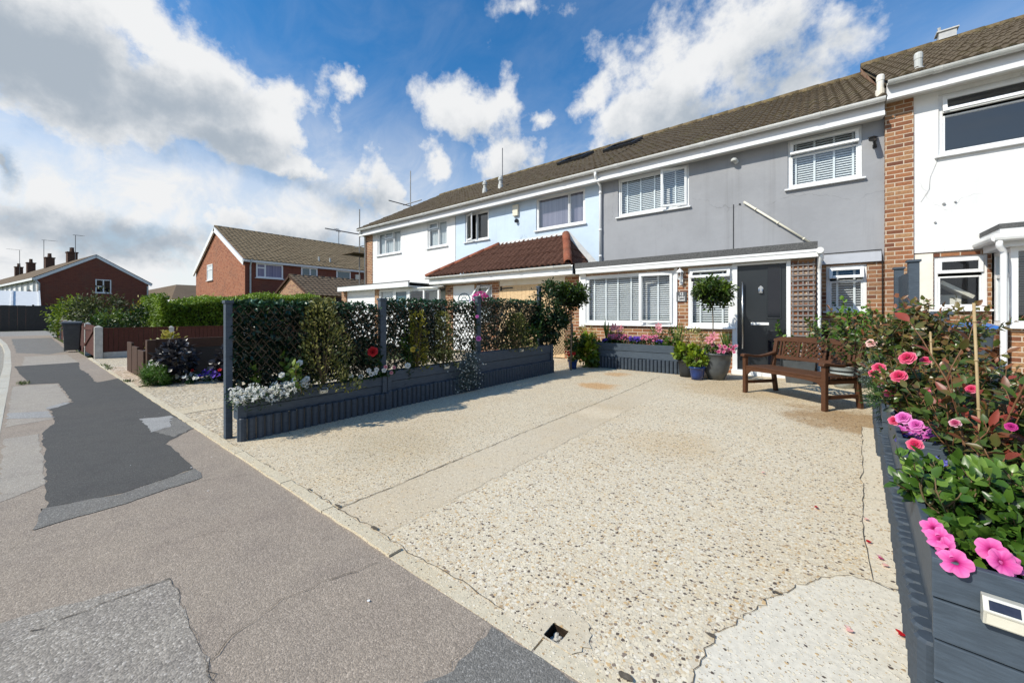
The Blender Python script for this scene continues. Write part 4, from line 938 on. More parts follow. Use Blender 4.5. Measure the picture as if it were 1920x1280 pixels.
# things fixed to the grey house
T = thing('wall_lantern', 'white coach lantern on the brick pier above the slate house number', 'lantern', (-2.21, PY_, 1.8))
mb = MB(); mb.box(-2.245, PY_ - .012, 1.78, -2.175, PY_ + .008, 1.95); mb.tube([(-2.21, PY_ - .01, 1.84), (-2.21, PY_ - .07, 1.80), (-2.21, PY_ - .11, 1.87)], .010, 8); mb.build('bracket', M['upvc'], T)
mb = MB(); c = (-2.21, PY_ - .11, 1.88); mb.lathe(c, [(.0, 0), (.035, .0), (.04, .02), (.028, .02)], 6); mb.lathe(c, [(.075, .15), (.07, .17), (.03, .215), (.012, .225), (.008, .26), (0, .265)], 6)
for j in range(6): t = j * PI / 3; mb.tube([(c[0] + .038 * math.cos(t), c[1] + .038 * math.sin(t), c[2] + .02), (c[0] + .066 * math.cos(t), c[1] + .066 * math.sin(t), c[2] + .15)], .005, 4)
mb.build('frame', M['upvc'], T)
mb = MB(); mb.lathe(c, [(.034, .021), (.061, .15)], 6); mb.build('glass', M['glass'], T)
T = thing('house_number_sign', 'square slate house number sign with white lettering on the brick pier', 'sign', (-2.205, PY_, 1.53))
mb = MB(); mb.box(-2.305, PY_ - .012, 1.425, -2.105, PY_ + .008, 1.635); mb.build('plate', M['sign_plate'], T, bevel=.003)
def text(s, size, loc, mat, parent, rot=(PI / 2, 0, 0), name='lettering', ext=.002):
    cu = bpy.data.curves.new(name, 'FONT'); cu.body = s; cu.size = size; cu.align_x = 'CENTER'; cu.align_y = 'CENTER'; cu.extrude = ext; cu.offset = size * .012
    t = bpy.data.objects.new(name, cu); col.objects.link(t); dg = bpy.context.evaluated_depsgraph_get(); me = bpy.data.meshes.new_from_object(t.evaluated_get(dg))
    bpy.data.objects.remove(t); me.transform(Matrix.Translation(Vector(loc) - Vector(ORG[parent.name])) @ Matrix.Rotation(rot[2], 4, 'Z') @ Matrix.Rotation(rot[0], 4, 'X'))
    me.materials.clear(); me.name = name
    return link(name, me, mat, parent)
text('12', .085, (-2.205, PY_ - .015, 1.588), M['letter'], T); text('Links', .066, (-2.205, PY_ - .015, 1.523), M['letter'], T); text('Road', .066, (-2.205, PY_ - .015, 1.462), M['letter'], T)
T = thing('wall_trellis', 'grey square-lattice trellis fixed to the brick pier right of the front door', 'trellis', (-.16, PY_, .5))
mb = MB()
for i in range(5): x = -.305 + i * .073; mb.box(x - .011, PY_ - .018, .35, x + .011, PY_ - .004, 2.09)
for i in range(19): z = .42 + i * .09; mb.box(-.33, PY_ - .032, z - .014, .01, PY_ - .018, z + .014)
mb.build('lattice', M['slate_tr'], T)
T = thing('security_camera', 'black bullet security camera on the grey wall beside the right upstairs window', 'security camera', (.87, 9.68, 4.27))
mb = MB(); mb.tube([(.87, 9.69, 4.24), (.87, 9.64, 4.24), (.86, 9.58, 4.31)], .018, 8); mb.lathe((.87, 9.67, 4.24), [(0, -.03), (.03, -.03), (.03, .03), (0, .03)], 10); mb.build('bracket', M['black'], T)
mb = MB(); mb.tube([(.87, 9.66, 4.36), (.80, 9.40, 4.29)], .038, 12); mb.bar((.872, 9.67, 4.40), (.795, 9.37, 4.325), .085, .012); mb.build('body', M['black'], T)
T = thing('security_floodlight', 'small pale round security light on the grey wall between the upstairs windows', 'wall light', (-1.35, 9.68, 4.5))
mb = MB(); mb.tube([(-1.35, 9.69, 4.50), (-1.35, 9.63, 4.50)], .05, 14); mb.tube([(-1.35, 9.63, 4.50), (-1.37, 9.58, 4.53)], .02, 10); mb.build('base', M['upvc'], T, smooth=False)
mb = MB(); mb.lathe((-1.375, 9.57, 4.51), [(0, .06), (.035, .05), (.062, .015), (.066, -.02), (.058, -.03), (0, -.02)], 16); mb.build('lamp_head', M['grey_metal'], T, smooth=True)
# ------------------------------------------------------------------ the pale blue house
H = thing('blue_house', 'pale blue rendered terraced house with a red-tiled hipped porch', 'house', (-7.4, 9.7, 0))
b1 = (-9.72, -8.60, 3.70, 4.70); b2 = (-6.68, -5.02, 3.70, 4.70)
mb = MB(); wall_y(mb, -10.2, -4.585, 2.0, 4.74, 9.69, [b1, b2], 0, room=1); mb.build('wall', [M['r_blue'], M['dark']], H)
mb = MB(); shell(mb, -10.2, -4.58, 4.9, 9.7, 0); mb.build('rear_wall', M['brick'], H)
eaves(H, -10.2, -4.56); main_roof(H, -10.2, -4.56, seed=5)
window(H, *b1, 9.69, [(-9.665, -9.21, 3.755, 4.645, ('L', 22)), (-9.19, -8.655, 3.755, 4.645, 'fixed')], None, glass='glass_blue')
window(H, *b2, 9.69, [(-6.625, -5.56, 3.755, 4.645, 'fixed'), (-5.54, -5.075, 3.755, 4.645, 'fixed')], 'vert', glass='glass_blue')
# porch of the blue house: brick piers, door, window, timber front, hipped tiled roof
mb = MB(); YB = 8.80
dB = (-9.40, -8.42, .0, 2.10); wB = (-8.36, -7.68, .95, 2.08)
wall_y(mb, -9.75, -7.4, -.02, 2.2, YB, [dB, wB], 0, room=1); pass
mb.quad((-9.75, 9.7, -.02), (-9.75, YB, -.02), (-9.75, YB, 2.2), (-9.75, 9.7, 2.2)); mb.build('porch_wall', [M['brick'], M['dark']], H)
mb = MB(); mb.box(-5.14, YB - .01, -.02, -4.60, YB + .25, 2.2); mb.build('porch_pier', M['brick'], H)
mb = MB(); ring_y(mb, *dB, .07, YB + .02, YB + .09); mb.build('door_frame', M['upvc'], H)
mb = MB(); mb.box(-9.33, YB + .035, .05, -8.49, YB + .07, 2.03)
mb.build('front_door', M['upvc'], H); dd = H.children[-1]
mb = MB()
for (r1, r2) in ((.20, .235), (.08, .10)):
    n = 12
    for j in range(n):
        a, b = PI * j / n, PI * (j + 1) / n; c = (-8.91, 1.62)
        mb.quad(*[(c[0] + r * math.cos(t) * 1.25, YB + .03, c[1] + r * math.sin(t)) for r, t in ((r1, a), (r2, a), (r2, b), (r1, b))])
for t in (.5, 1.05, 1.57, 2.1, 2.64): mb.quad((-8.91 + .1 * math.cos(t - .05), YB + .03, 1.62 + .08 * math.sin(t)), (-8.91 + .25 * math.cos(t - .03), YB + .03, 1.62 + .2 * math.sin(t)), (-8.91 + .25 * math.cos(t + .03), YB + .03, 1.62 + .2 * math.sin(t)), (-8.91 + .1 * math.cos(t + .05), YB + .03, 1.62 + .08 * math.sin(t)))
mb.quad((-9.16, YB + .03, 1.59), (-8.66, YB + .03, 1.59), (-8.66, YB + .03, 1.62), (-9.16, YB + .03, 1.62)); mb.build('fanlight', M['glass_obsc'], dd)
window(H, *wB, YB, [(-8.305, -7.735, 1.005, 1.60, 'fixed'), (-8.305, -7.735, 1.66, 2.02, ('T', 42))], 'net')
mb = MB(); x = -7.38
while x < -5.16: mb.box(x + .003, YB - .02 + R_.uniform(-.003, .003), .02, x + .137, YB + .01, 2.0); x += .14
gt = mb.build('timber_front', M['pine'], H)
mb = MB(); mb.bar((-7.30, YB - .028, 1.92), (-6.86, YB - .028, 1.93), .006, .035, (0, 0, 1)); mb.lathe((-7.30, YB - .03, 1.92), [(.0, -.07), (.035, -.06), (.02, 0), (.035, .06), (0, .07)], 8); mb.build('strap_hinge', M['black'], gt)
mb = MB(); mb.box(-7.38, YB - .005, 2.0, -5.14, YB + .02, 2.2); mb.build('porch_head_board', M['r_cream'], H)
mb = MB(); mb.box(-10.15, 8.43, 2.16, -4.72, 8.46, 2.34); mb.box(-10.12, 8.46, 2.15, -4.70, 9.69, 2.165); mb.build('porch_fascia', M['fascia'], H)
gutter('porch_gutter', -10.24, -4.70, 8.42, 2.385, H, joints=1.1)
ez, tz = 2.41, 3.42; S = Vector((0, 9.66 - 8.38, tz - ez)); Ls = S.length; xl, xr, tl, tr = -10.24, -4.80, -8.12, -5.60
tiles('porch_roof', (xl, 8.38, ez), (1, 0, 0), S, lambda v: ((tl - xl) * v / Ls, (xr - xl) + (tr - xr) * v / Ls), M['t_red'], H, tw=.17, course=.30, amp=.055, step=.022, seed=8, jitter=.004)
S2 = Vector((tr - xr, 0, tz - ez)); L2 = S2.length
tiles('porch_roof_hip', (xr, 8.38, ez), (0, 1, 0), S2, lambda v: (1.28 * v / L2, 1.28), M['t_red'], H, tw=.15, course=.30, amp=.03, step=.03, seed=9)
S3 = Vector((tl - xl, 0, tz - ez)); L3 = S3.length
tiles('porch_roof_hip', (xl, 8.38, ez), (0, 1, 0), S3, lambda v: (1.28 * v / L3, 1.28), M['t_red'], H, tw=.15, course=.33, amp=.03, step=.03, seed=10)
ridge('hip_ridge', (xr, 8.36, ez + .05), (tr, 9.64, tz + .05), .105, M['t_ridge'], H, .6); ridge('hip_ridge', (xl, 8.36, ez + .04), (tl, 9.64, tz + .04), .085, M['t_ridge'], H, .5)
mb = MB(); mb.add([(tl - .1, 9.60, tz + .0), (tr + .05, 9.60, tz + .02), (tr + .05, 9.684, tz + .12), (tl - .1, 9.684, tz + .09)], [(0, 1, 2, 3)])
mb.add([(tr, 9.60, tz + .05), (xr + .02, 9.62, ez + .10), (xr + .16, 9.684, ez + .16), (tr + .08, 9.684, tz + .12)], [(0, 1, 2, 3)]); mb.build('flashing', M['lead'], H)
for (x0, z0f) in ((-7.6, .57), (-5.75, .60)):   # roof windows low on the slope
    mb = MB(); S_ = Vector((0, RY - 9.34, RZ - 4.965)).normalized(); Nn = Vector((0, -S_.z, S_.y)); o = Vector((x0, 9.34, 4.965)) + S_ * 3.55 + Nn * .05
    A = Vector((1, 0, 0)); P = lambda u, v, h: o + A * u + S_ * v + Nn * h
    for (u0, u1, v0, v1) in ((0, 1.05, 0, .08), (0, 1.05, 1.02, 1.1), (0, .07, .08, 1.02), (.98, 1.05, .08, 1.02)):
        mb.add([P(u0, v0, 0), P(u1, v0, 0), P(u1, v1, 0), P(u0, v1, 0), P(u0, v0, .1), P(u1, v0, .1), P(u1, v1, .1), P(u0, v1, .1)], [(0, 3, 2, 1), (4, 5, 6, 7), (0, 1, 5, 4), (1, 2, 6, 5), (2, 3, 7, 6), (3, 0, 4, 7)])
    rw = mb.build('roof_window', M['black'], H)
    mb = MB(); mb.quad(P(.07, .08, .05), P(.98, .08, .05), P(.98, 1.02, .05), P(.07, 1.02, .05)); mb.build('pane', M['glass_dark'], rw)
T = thing('alarm_box', 'cream alarm box on the blue wall left of its wide window', 'alarm box', (-7.42, 9.69, 4.3))
mb = MB(); mb.prism([(-7.53, 4.27), (-7.33, 4.27), (-7.32, 4.62), (-7.54, 4.62)], 'y', 9.61, 9.685); mb.build('cover', M['cream_plastic'], T, bevel=.012)
T = thing('dome_camera', 'small black dome camera on the blue wall under the cream alarm box', 'security camera', (-7.4, 9.69, 4.12))
mb = MB(); mb.tube([(-7.40, 9.69, 4.13), (-7.40, 9.64, 4.13)], .055, 14); mb.build('base', M['black'], T)
mb = MB(); mb.lathe((-7.40, 9.62, 4.10), [(0, -.055), (.04, -.04), (.055, 0), (.04, .04), (0, .055)], 14); mb.build('dome', M['glass_dark'], T, smooth=True)
# ------------------------------------------------------------------ the white house at the left end of the terrace
H = thing('white_end_house', 'white rendered end-of-terrace house with a flat-roofed garage and glazed porch', 'house', (-13.2, 9.7, 0))
c1 = (-15.13, -13.44, 3.72, 4.72); c2 = (-11.74, -10.63, 3.70, 4.70)
mb = MB(); wall_y(mb, -15.50, -10.205, 2.0, 4.74, 9.68, [c1, c2], 0, room=1); mb.build('wall', [M['r_white'], M['dark']], H)
mb = MB(); mb.box(-16.06, 9.66, -.02, -15.50, 9.9, 4.74); mb.build('brick_pier', M['brick'], H)
mb = MB(); shell(mb, -16.06, -10.2, 4.9, 9.7, 0, left=True); mb.build('gable_wall', M['brick'], H)
eaves(H, -16.2, -10.2); main_roof(H, -16.25, -10.2, seed=7)
window(H, *c1, 9.68, [(-15.075, -14.6, 3.775, 4.665, 'fixed'), (-14.58, -13.98, 3.775, 4.38, 'fixed'), (-14.58, -13.98, 4.41, 4.665, ('T', 0)), (-13.96, -13.495, 3.775, 4.665, 'fixed')], 'net')
window(H, *c2, 9.68, [(-11.685, -11.16, 3.755, 4.40, 'fixed'), (-11.685, -11.16, 4.43, 4.645, ('T', 0)), (-11.14, -10.685, 3.755, 4.645, 'fixed')], 'net')
mb = MB(); mb.tube([(-16.0, 9.36, 4.9), (-16.0, 9.36, 4.8), (-16.0, 9.60, 4.65), (-16.0, 9.60, 1.)], .036, 10); mb.build('downpipe', M['grey_metal'], H, smooth=True)
mb = MB(); mb.box(-15.78, 8.20, 2.12, -10.98, 8.24, 2.30); mb.box(-15.78, 8.24, 2.12, -15.74, 9.68, 2.30); mb.box(-15.74, 8.24, 2.12, -10.98, 9.68, 2.16); mb.build('garage_fascia', M['fascia'], H)
mb = MB(); mb.box(-15.74, 8.24, 2.24, -10.95, 9.68, 2.275); mb.box(-15.8, 8.19, 2.30, -10.95, 8.26, 2.325); mb.build('garage_roof', M['felt'], H)
mb = MB(); gy = 8.45
mb.box(-13.40, gy, -.02, -13.15, gy + .2, 2.12); mb.build('garage_pier', M['brick'], H)
mb = MB(); mb.box(-15.9, gy, -.02, -15.55, gy + .2, 2.12)
mb.quad((-15.9, 9.7, -.02), (-15.9, gy, -.02), (-15.9, gy, 2.12), (-15.9, 9.7, 2.12)); mb.build('garage_pier', M['brick'], H)
mb = MB()
for i in range(9): mb.box(-15.55, gy + .06, .02 + i * .235, -13.40, gy + .08, .02 + i * .235 + .228)
mb.build('garage_door', M['upvc'], H)
window(H, -13.15, -12.2, 1.2, 2.10, gy, [(-13.095, -12.255, 1.255, 1.72, 'fixed'), (-13.095, -12.255, 1.76, 2.045, 'fixed')], 'net', sill=False)
mb = MB(); mb.box(-13.15, gy + .02, -.02, -12.2, gy + .07, 1.2); mb.build('porch_panel', M['upvc'], H)
mb = MB(); ring_y(mb, -12.2, -11.3, 0, 2.11, .13, gy + .02, gy + .08); mb.box(-12.07, gy + .03, .13, -11.43, gy + .07, 1.0); dg_ = mb.build('side_door', M['upvc'], H)
mb = MB(); mb.quad((-12.07, gy + .05, 1.0), (-11.43, gy + .05, 1.0), (-11.43, gy + .05, 1.98), (-12.07, gy + .05, 1.98)); mb.build('pane', M['glass_obsc'], dg_)
mb = MB()
for (x, y) in ((-11.3, 8.45), (-11.3, 9.6), (-9.95, 8.62), (-9.95, 9.6), (-10.6, 8.53)): mb.box(x, y, 0, x + .07, y + .07, 2.0)
for z in (.0, 1.0, 1.98): mb.bar((-11.28, 8.48, z + .04), (-9.92, 8.65, z + .04), .06, .07)
mb.build('glazed_porch_frame', M['upvc'], H); gp = H.children[-1]
mb = MB(); mb.quad((-11.23, 8.49, .08), (-9.95, 8.65, .08), (-9.95, 8.65, 1.98), (-11.23, 8.49, 1.98)); mb.build('pane', M['glass_blue'], gp)
mb = MB(); mb.add([(-11.35, 8.4, 2.10), (-9.85, 8.56, 2.08), (-9.85, 9.68, 2.22), (-11.35, 9.68, 2.22), (-11.35, 8.4, 2.06), (-9.85, 8.56, 2.04), (-9.85, 9.68, 2.18), (-11.35, 9.68, 2.18)], [(0, 1, 2, 3), (7, 6, 5, 4), (0, 4, 5, 1), (1, 5, 6, 2), (3, 2, 6, 7)]); mb.build('glazed_porch_roof', M['canopy'], H)
mb = MB(); mb.quad((-11.2, 9.3, 0), (-9.9, 9.3, 0), (-9.9, 9.3, 2.0), (-11.2, 9.3, 2.0)); mb.build('vertical_blind', M['net'], H)
T = thing('tube_scaffold', 'bare scaffold tubes with a board standing at the gable of the white end house', 'scaffold', (-16.75, 9.8, 0))
mb = MB()
def sc_(a, b): mb.tube([a, b], .026, 8)
sc_((-16.8, 9.8, 0), (-16.8, 9.8, 6.1)); mb.build('upright', M['galv'], T); mb = MB()
sc_((-16.8, 12.7, 0), (-16.8, 12.7, 8.75)); mb.build('upright', M['galv'], T); mb = MB()
sc_((-16.85, 8.2, 4.93), (-16.85, 10.2, 4.93)); sc_((-16.85, 9.3, 3.9), (-16.85, 10.6, 3.9)); mb.build('ledger', M['galv'], T); mb = MB()
sc_((-16.85, 11.4, 6.9), (-16.85, 13.6, 6.9)); sc_((-17.4, 12.7, 7.05), (-15.9, 12.7, 7.05)); sc_((-17.2, 9.8, 4.35), (-16.1, 9.8, 4.35)); mb.build('ledger', M['galv'], T); mb = MB()
mb.box(-17.3, 9.2, 3.94, -16.3, 10.3, 3.975); mb.build('scaffold_board', M['willow'], T)
# vents and pipes on the terrace roof
S_ = Vector((0, RY - 9.34, RZ - 4.965)).normalized(); Nn = Vector((0, -S_.z, S_.y))
def roofpt(x, v): return Vector((x, 9.34, 4.965)) + S_ * v + Nn * .05
for i, (x, v, h, lab) in enumerate([(-9.35, 1.15, .42, 'left grey vent pipe on the roof of the blue house'), (-8.65, 1.2, .42, 'right grey vent pipe on the roof of the blue house')]):
    T = thing('roof_vent', lab, 'roof vent', tuple(roofpt(x, v)), group='pair of vent pipes on the terrace roof'); p = roofpt(x, v)
    mb = MB(); mb.lathe(tuple(p), [(.10, -.08), (.085, .12), (.06, .14), (.06, h * .6), (.085, h * .62), (.085, h * .8), (.03, h)], 12); mb.build('cowl', M['grey_metal'], T)
T = thing('aerial_pole', 'thin bare aerial pole rising from the roof above the blue house', 'aerial', (-9.5, 11.5, 6.2)); mb = MB(); mb.tube([(-9.5, 11.5, 6.1), (-9.5, 11.5, 7.6)], .016, 6); mb.build('mast', M['aerial'], T)
# ------------------------------------------------------------------ the white neighbour on the right, stepped up
DZ = .24; YN = 9.65
H = thing('white_right_house', 'white rendered house at the right edge with a brick pier and bay window', 'house', (3.2, 9.65, 0))
n1 = (1.66, 3.6, 3.84, 4.88); n2 = (1.61, 2.21, 1.24, 2.14)
mb = MB(); wall_y(mb, 1.36, 8, 2.22, 5.0, YN - .02, [n1], 0, room=1); mb.quad((1.36, YN - .02, 2.22), (1.36, YN + .1, 2.22), (8, YN + .1, 2.22), (8, YN - .02, 2.22)); mb.build('wall', [M['r_white'], M['dark']], H)
mb = MB(); mb.box(1.0, 9.60, -.02, 1.36, 9.9, 5.0); mb.quad((1.0, 9.7, 4.5), (1.0, 9.7, 5.2), (1.0, RY, RZ + DZ), (1.0, RY, RZ - .1)); mb.build('brick_pier', M['brick'], H)
mb = MB(); wall_y(mb, 1.36, 2.25, -.02, 2.22, YN + .01, [n2], 0, room=1); mb.build('lower_brick_wall', [M['brick'], M['dark']], H)
mb = MB(); shell(mb, 1.0, 8, 5.1, 9.7, 0, right=True); mb.build('rear_wall', M['brick'], H)
mb = MB(); mb.box(1.365, YN - .004, 1.1, 1.60, YN + .008, 2.2); mb.build('painted_brick', M['r_cream'], H)
eaves(H, 1.0, 8, DZ, 9.66, 'grey_metal'); main_roof(H, 1.0, 8, dz=DZ, seed=11, yw=9.66)
window(H, *n1, YN - .02, [(1.715, 3.545, 3.895, 4.52, 'fixed'), (1.715, 3.545, 4.57, 4.825, ('T', 14))], None, glass='glass_blue')
window(H, *n2, YN + .01, [(1.665, 2.155, 1.295, 1.80, 'fixed'), (1.665, 2.155, 1.86, 2.085, ('T', 0))], None)
mb = MB(); mb.box(1.70, YN + .4, 1.27, 2.0, YN + .55, 1.5); mb.bar((1.7, YN + .3, 1.72), (2.1, YN + .42, 1.45), .2, .06); mb.build('stored_boards', M['r_cream'], H)
BX, BY = 2.26, 8.94
mb = MB(); mb.box(BX, BY, -.02, BX + .18, BY + .02, .95); mb.box(BX, BY + .02, -.02, BX + .02, YN + .01, .95); mb.box(2.95, BY, -.02, 6, BY + .02, .95); mb.build('bay_wall', M['brick'], H)
mb = MB()
for x in (BX, 2.42, 3.25, 3.9): mb.box(x, BY, 1.0, x + .07, BY + .06, 2.14)
for z in (1.0, 2.08): mb.box(BX + .07, BY + .01, z, 6, BY + .055, z + .06)
for y in (BY + .28, BY + .62): mb.box(BX + .005, y, 1.06, BX + .055, y + .06, 2.08)
for z in (1.0, 1.72, 2.08): mb.box(BX + .01, BY + .06, z, BX + .05, YN, z + .055)
mb.box(2.50, BY - .01, .02, 2.60, BY + .06, 1.0)
bw = mb.build('bay_window', M['upvc'], H)
mb = MB(); mb.quad((BX + .03, YN, 1.05), (BX + .03, BY + .05, 1.05), (BX + .03, BY + .05, 2.1), (BX + .03, YN, 2.1)); mb.quad((BX + .05, BY + .03, 1.05), (6, BY + .03, 1.05), (6, BY + .03, 2.1), (BX + .05, BY + .03, 2.1)); mb.build('pane', M['glass_blue'], bw)
mb = MB(); mb.box(BX - .06, BY - .07, .95, 6, BY + .06, 1.0); mb.box(BX - .06, BY + .06, .95, BX + .06, YN, 1.0); mb.build('sill', M['upvc'], bw)
mb = MB(); mb.box(BX - .14, BY - .16, 2.24, 6, BY - .13, 2.40); mb.box(BX - .14, BY - .13, 2.24, BX - .11, YN - .03, 2.40); mb.box(BX - .11, BY - .13, 2.14, 6, YN - .03, 2.24); mb.build('bay_fascia', M['fascia'], H)
mb = MB(); mb.box(BX - .15, BY - .17, 2.40, 6, YN - .03, 2.47); mb.build('bay_roof', M['felt'], H)
mb = MB(); mb.tube([(2.09, 9.62, 2.28), (2.075, 8.70, 2.26)], .06, 10); mb.tube([(2.05, 8.72, 2.26), (6, 8.72, 2.26)], .055, 10); mb.build('bay_gutter', M['gutter'], H)
mb = MB(); mb.tube([(2.10, 8.72, 2.22), (2.10, 8.72, 2.14), (2.155, 8.80, 2.08), (2.16, 8.80, 2.0), (2.16, 8.80, .14), (2.13, 8.76, .08)], .036, 12); mb.tube([(2.16, 8.80, .18), (2.16, 8.80, .1)], .046, 12); mb.build('bay_downpipe', M['upvc'], H, smooth=True)
mb = MB(); mb.tube([(1.66, YN - .03, 3.82), (1.56, YN - .03, 3.5), (1.55, YN - .03, 3.3), (1.45, YN - .03, 3.1)], .002, 4)
mb.build('hairline_crack', M['galv'], H)
for (x, z, r) in ((1.72, 3.02, .02), (1.85, 3.03, .014), (1.62, 2.72, .016)): mb = MB(); mb.tube([(x, YN - .04, z), (x, YN - .01, z)], r, 8); mb.build('wall_fixing', M['galv'], H)
roofs = lambda x, v: Vector((x, 9.30, 4.965 + DZ)) + S_ * v
for (x, v, s, nm, lab, mt) in ((1.42, .36, 1., 'flue_pipe', 'stout white flue pipe low on the mossy roof of the right-hand house', 'grey_metal'), (.94, .35, 1., 'vent_pipe', 'pale pipe standing at the stepped party wall between the two roofs', 'r_cream')):
    p = roofs(x, v) - (Vector((0, 0, .20)) if nm == 'vent_pipe' else Vector((0, 0, 0))); T = thing(nm, lab, 'pipe', tuple(p)); mb = MB(); mb.lathe(tuple(p), [(.07, -.1), (.07, .04), (.052, .05), (.052, .19), (.058, .2), (.058, .28), (.045, .31), (0, .32)], 14)
    mb.build('pipe', M[mt], T)
T = thing('ridge_vent', 'broken pale vent block on the ridge of the right-hand house', 'roof vent', (2.6, RY, RZ + DZ)); mb = MB(); mb.box(2.45, RY - .12, RZ + DZ + .06, 2.75, RY + .12, RZ + DZ + .24); mb.box(2.41, RY - .15, RZ + DZ + .24, 2.79, RY + .15, RZ + DZ + .27); mb.tube([(2.47, RY - .1, RZ + DZ + .25), (2.45, RY - .12, RZ + DZ + .36)], .03, 6); mb.build('block', M['lead'], T)
# ------------------------------------------------------------------ houses further along the street
def gable_house_y(name, label, x0, x1, y0, y1, ez, rz, brick, tile, wins=(), gwins=(), seed=1, tw=.22, course=.36, over=.25):
    """long axis along y, gable facing the street (-y), right long side facing +x"""
    H = thing(name, label, 'house' if 'garage' not in name else 'garage', ((x0 + x1) / 2, y0, 0)); xm = (x0 + x1) / 2 if x1 - x0 < 7 else (x0 + x1) / 2 - .3
    mb = MB(); mb.poly([(x0, y0, -.1), (x1, y0, -.1), (x1, y0, ez), (xm, y0, rz - .1), (x0, y0, ez)]); mb.build('gable_wall', M[brick], H)
    mb = MB(); mb.quad((x1, y0, -.1), (x1, y1, -.1), (x1, y1, ez), (x1, y0, ez)); mb.quad((x0, y1, -.1), (x0, y0, -.1), (x0, y0, ez), (x0, y1, ez)); mb.build('side_wall', M['brick_red_shaded' if brick == 'brick_red' else brick], H)
    S = Vector((xm - x1 - over, 0, rz - ez + .1)); 
    tiles('roof', (x1 + over, y0 - .12, ez - .06), (0, 1, 0), S, lambda v: (0, y1 - y0 + .12), M[tile], H, tw=tw, course=course, amp=.03, step=.035, seg=4, seed=seed)
    S = Vector((xm - x0 + over, 0, rz - ez + .1)); tiles('roof_far_slope', (x0 - over, y0 - .12, ez - .06), (0, 1, 0), S, lambda v: (0, y1 - y0 + .12), M[tile], H, tw=tw * 2, course=course, amp=.03, step=.035, seg=4, seed=seed)
    ridge('ridge_tiles', (xm, y0 - .12, rz + .03), (xm, y1, rz + .03), .12, M[tile], H)
    return H, xm
H, xm = gable_house_y('brick_house', 'red brick house with its gable to the street behind the green hedge', -42., -30.2, 9.3, 34, 4.95, 7.95, 'brick_red', 't_tan', seed=21, tw=.3)
mb = MB()
for (xa, za, xb, zb) in ((-42.3, 4.78, xm, 7.92), (xm, 7.92, -29.9, 4.78)):
    d = Vector((xb - xa, 0, zb - za)).normalized(); n = Vector((-d.z, 0, d.x)); a, b = Vector((xa, 9.12, za)), Vector((xb, 9.12, zb)); v = [a, b, b - n * .34, a - n * .34]
    mb.add(v + [p + Vector((0, .1, 0)) for p in v], [(0, 1, 2, 3), (3, 2, 1, 0), (0, 4, 5, 1), (3, 2, 6, 7)])
mb.build('bargeboard', M['fascia'], H)
mb = MB(); mb.box(-30.19, 9.1, 4.72, -30.0, 34, 4.92); mb.build('fascia', M['fascia'], H)
mb = MB(); mb.tube([(-29.95, 9.6, 4.9), (-29.95, 9.6, 4.75), (-30.12, 9.6, 4.5), (-30.12, 9.6, 0)], .05, 8); mb.build('downpipe', M['grey_metal'], H)
def flatwin_x(H, X, y0, y1, z0, z1, divs=(), tr=None, glass='glass_obsc', nrm=1, vb=False):
    f = MB(); a, b = (X, X + .05) if nrm > 0 else (X - .05, X)
    w_ = .09
    f.box(a, y0, z0, b, y0 + w_, z1); f.box(a, y1 - w_, z0, b, y1, z1); f.box(a, y0 + w_, z0, b, y1 - w_, z0 + w_); f.box(a, y0 + w_, z1 - w_, b, y1 - w_, z1)
    for d in divs: f.box(a + .003, d - .05, z0 + w_, b - .003, d + .05, z1 - w_)
    if tr: f.box(a + .006, y0 + w_, tr - .045, b - .006, (divs[0] - .05) if divs else y1 - w_, tr + .045)
    f.box(a, y0 - .06, z0 - .06, b + .06, y1 + .06, z0 - .005)
    w = f.build('window', M['upvc'], H); p = MB(); X2 = X + .012 * nrm; p.quad((X2, y0 + .04, z0 + .04), (X2, y1 - .04, z0 + .04), (X2, y1 - .04, z1 - .04), (X2, y0 + .04, z1 - .04)); p.build('pane', M[glass], w)
def flatwin_y(H, Y, x0, x1, z0, z1, divs=(), tr=None, glass='glass_obsc'):
    f = MB(); w_ = .08; ring_y(f, x0, x1, z0, z1, w_, Y - .05, Y)
    for d in divs: f.box(d - .045, Y - .047, z0 + w_, d + .045, Y - .003, z1 - w_)
    if tr: f.box(x0 + w_, Y - .044, tr - .04, x1 - w_, Y - .006, tr + .04)
    f.box(x0 - .06, Y - .11, z0 - .06, x1 + .06, Y, z0 - .005)
    w = f.build('window', M['upvc'], H); p = MB(); p.quad((x0 + .04, Y - .015, z0 + .04), (x1 - .04, Y - .015, z0 + .04), (x1 - .04, Y - .015, z1 - .04), (x0 + .04, Y - .015, z1 - .04)); p.build('pane', M[glass], w)
flatwin_y(H, 9.3, -38.65, -37.2, 3.9, 5.15, (), 4.75, 'net')
flatwin_x(H, -30.2, 9.95, 11.65, 3.72, 4.72, (10.5,), 4.4, 'vblind'); flatwin_x(H, -30.2, 12.9, 14.1, 3.9, 4.72, (13.55,)); flatwin_x(H, -30.2, 15.6, 16.8, 3.9, 4.72, ())
T2 = MB()
for y in (14.6, 15.5): T2.tube([(-31.0, y, 5.1), (-31.0, y, 5.75)], .07, 8); T2.tube([(-31.0, y - .1, 5.25), (-31.0, y + .3, 5.2)], .05, 8)
T2.build('roof_vents', M['grey_metal'], H)
mb = MB(); mb.box(-30.19, 17.2, 4.1, -30.05, 17.6, 4.5); mb.build('vent_box', M['cream_plastic'], H)
H, xm = gable_house_y('brick_garage', 'low brick garage with brown tiled pitched roof in front of the gabled brick house', -29.5, -24., 10.8, 22, 2.38, 3.68, 'brick', 't_grey', seed=23, tw=.3, over=.15)
mb = MB()
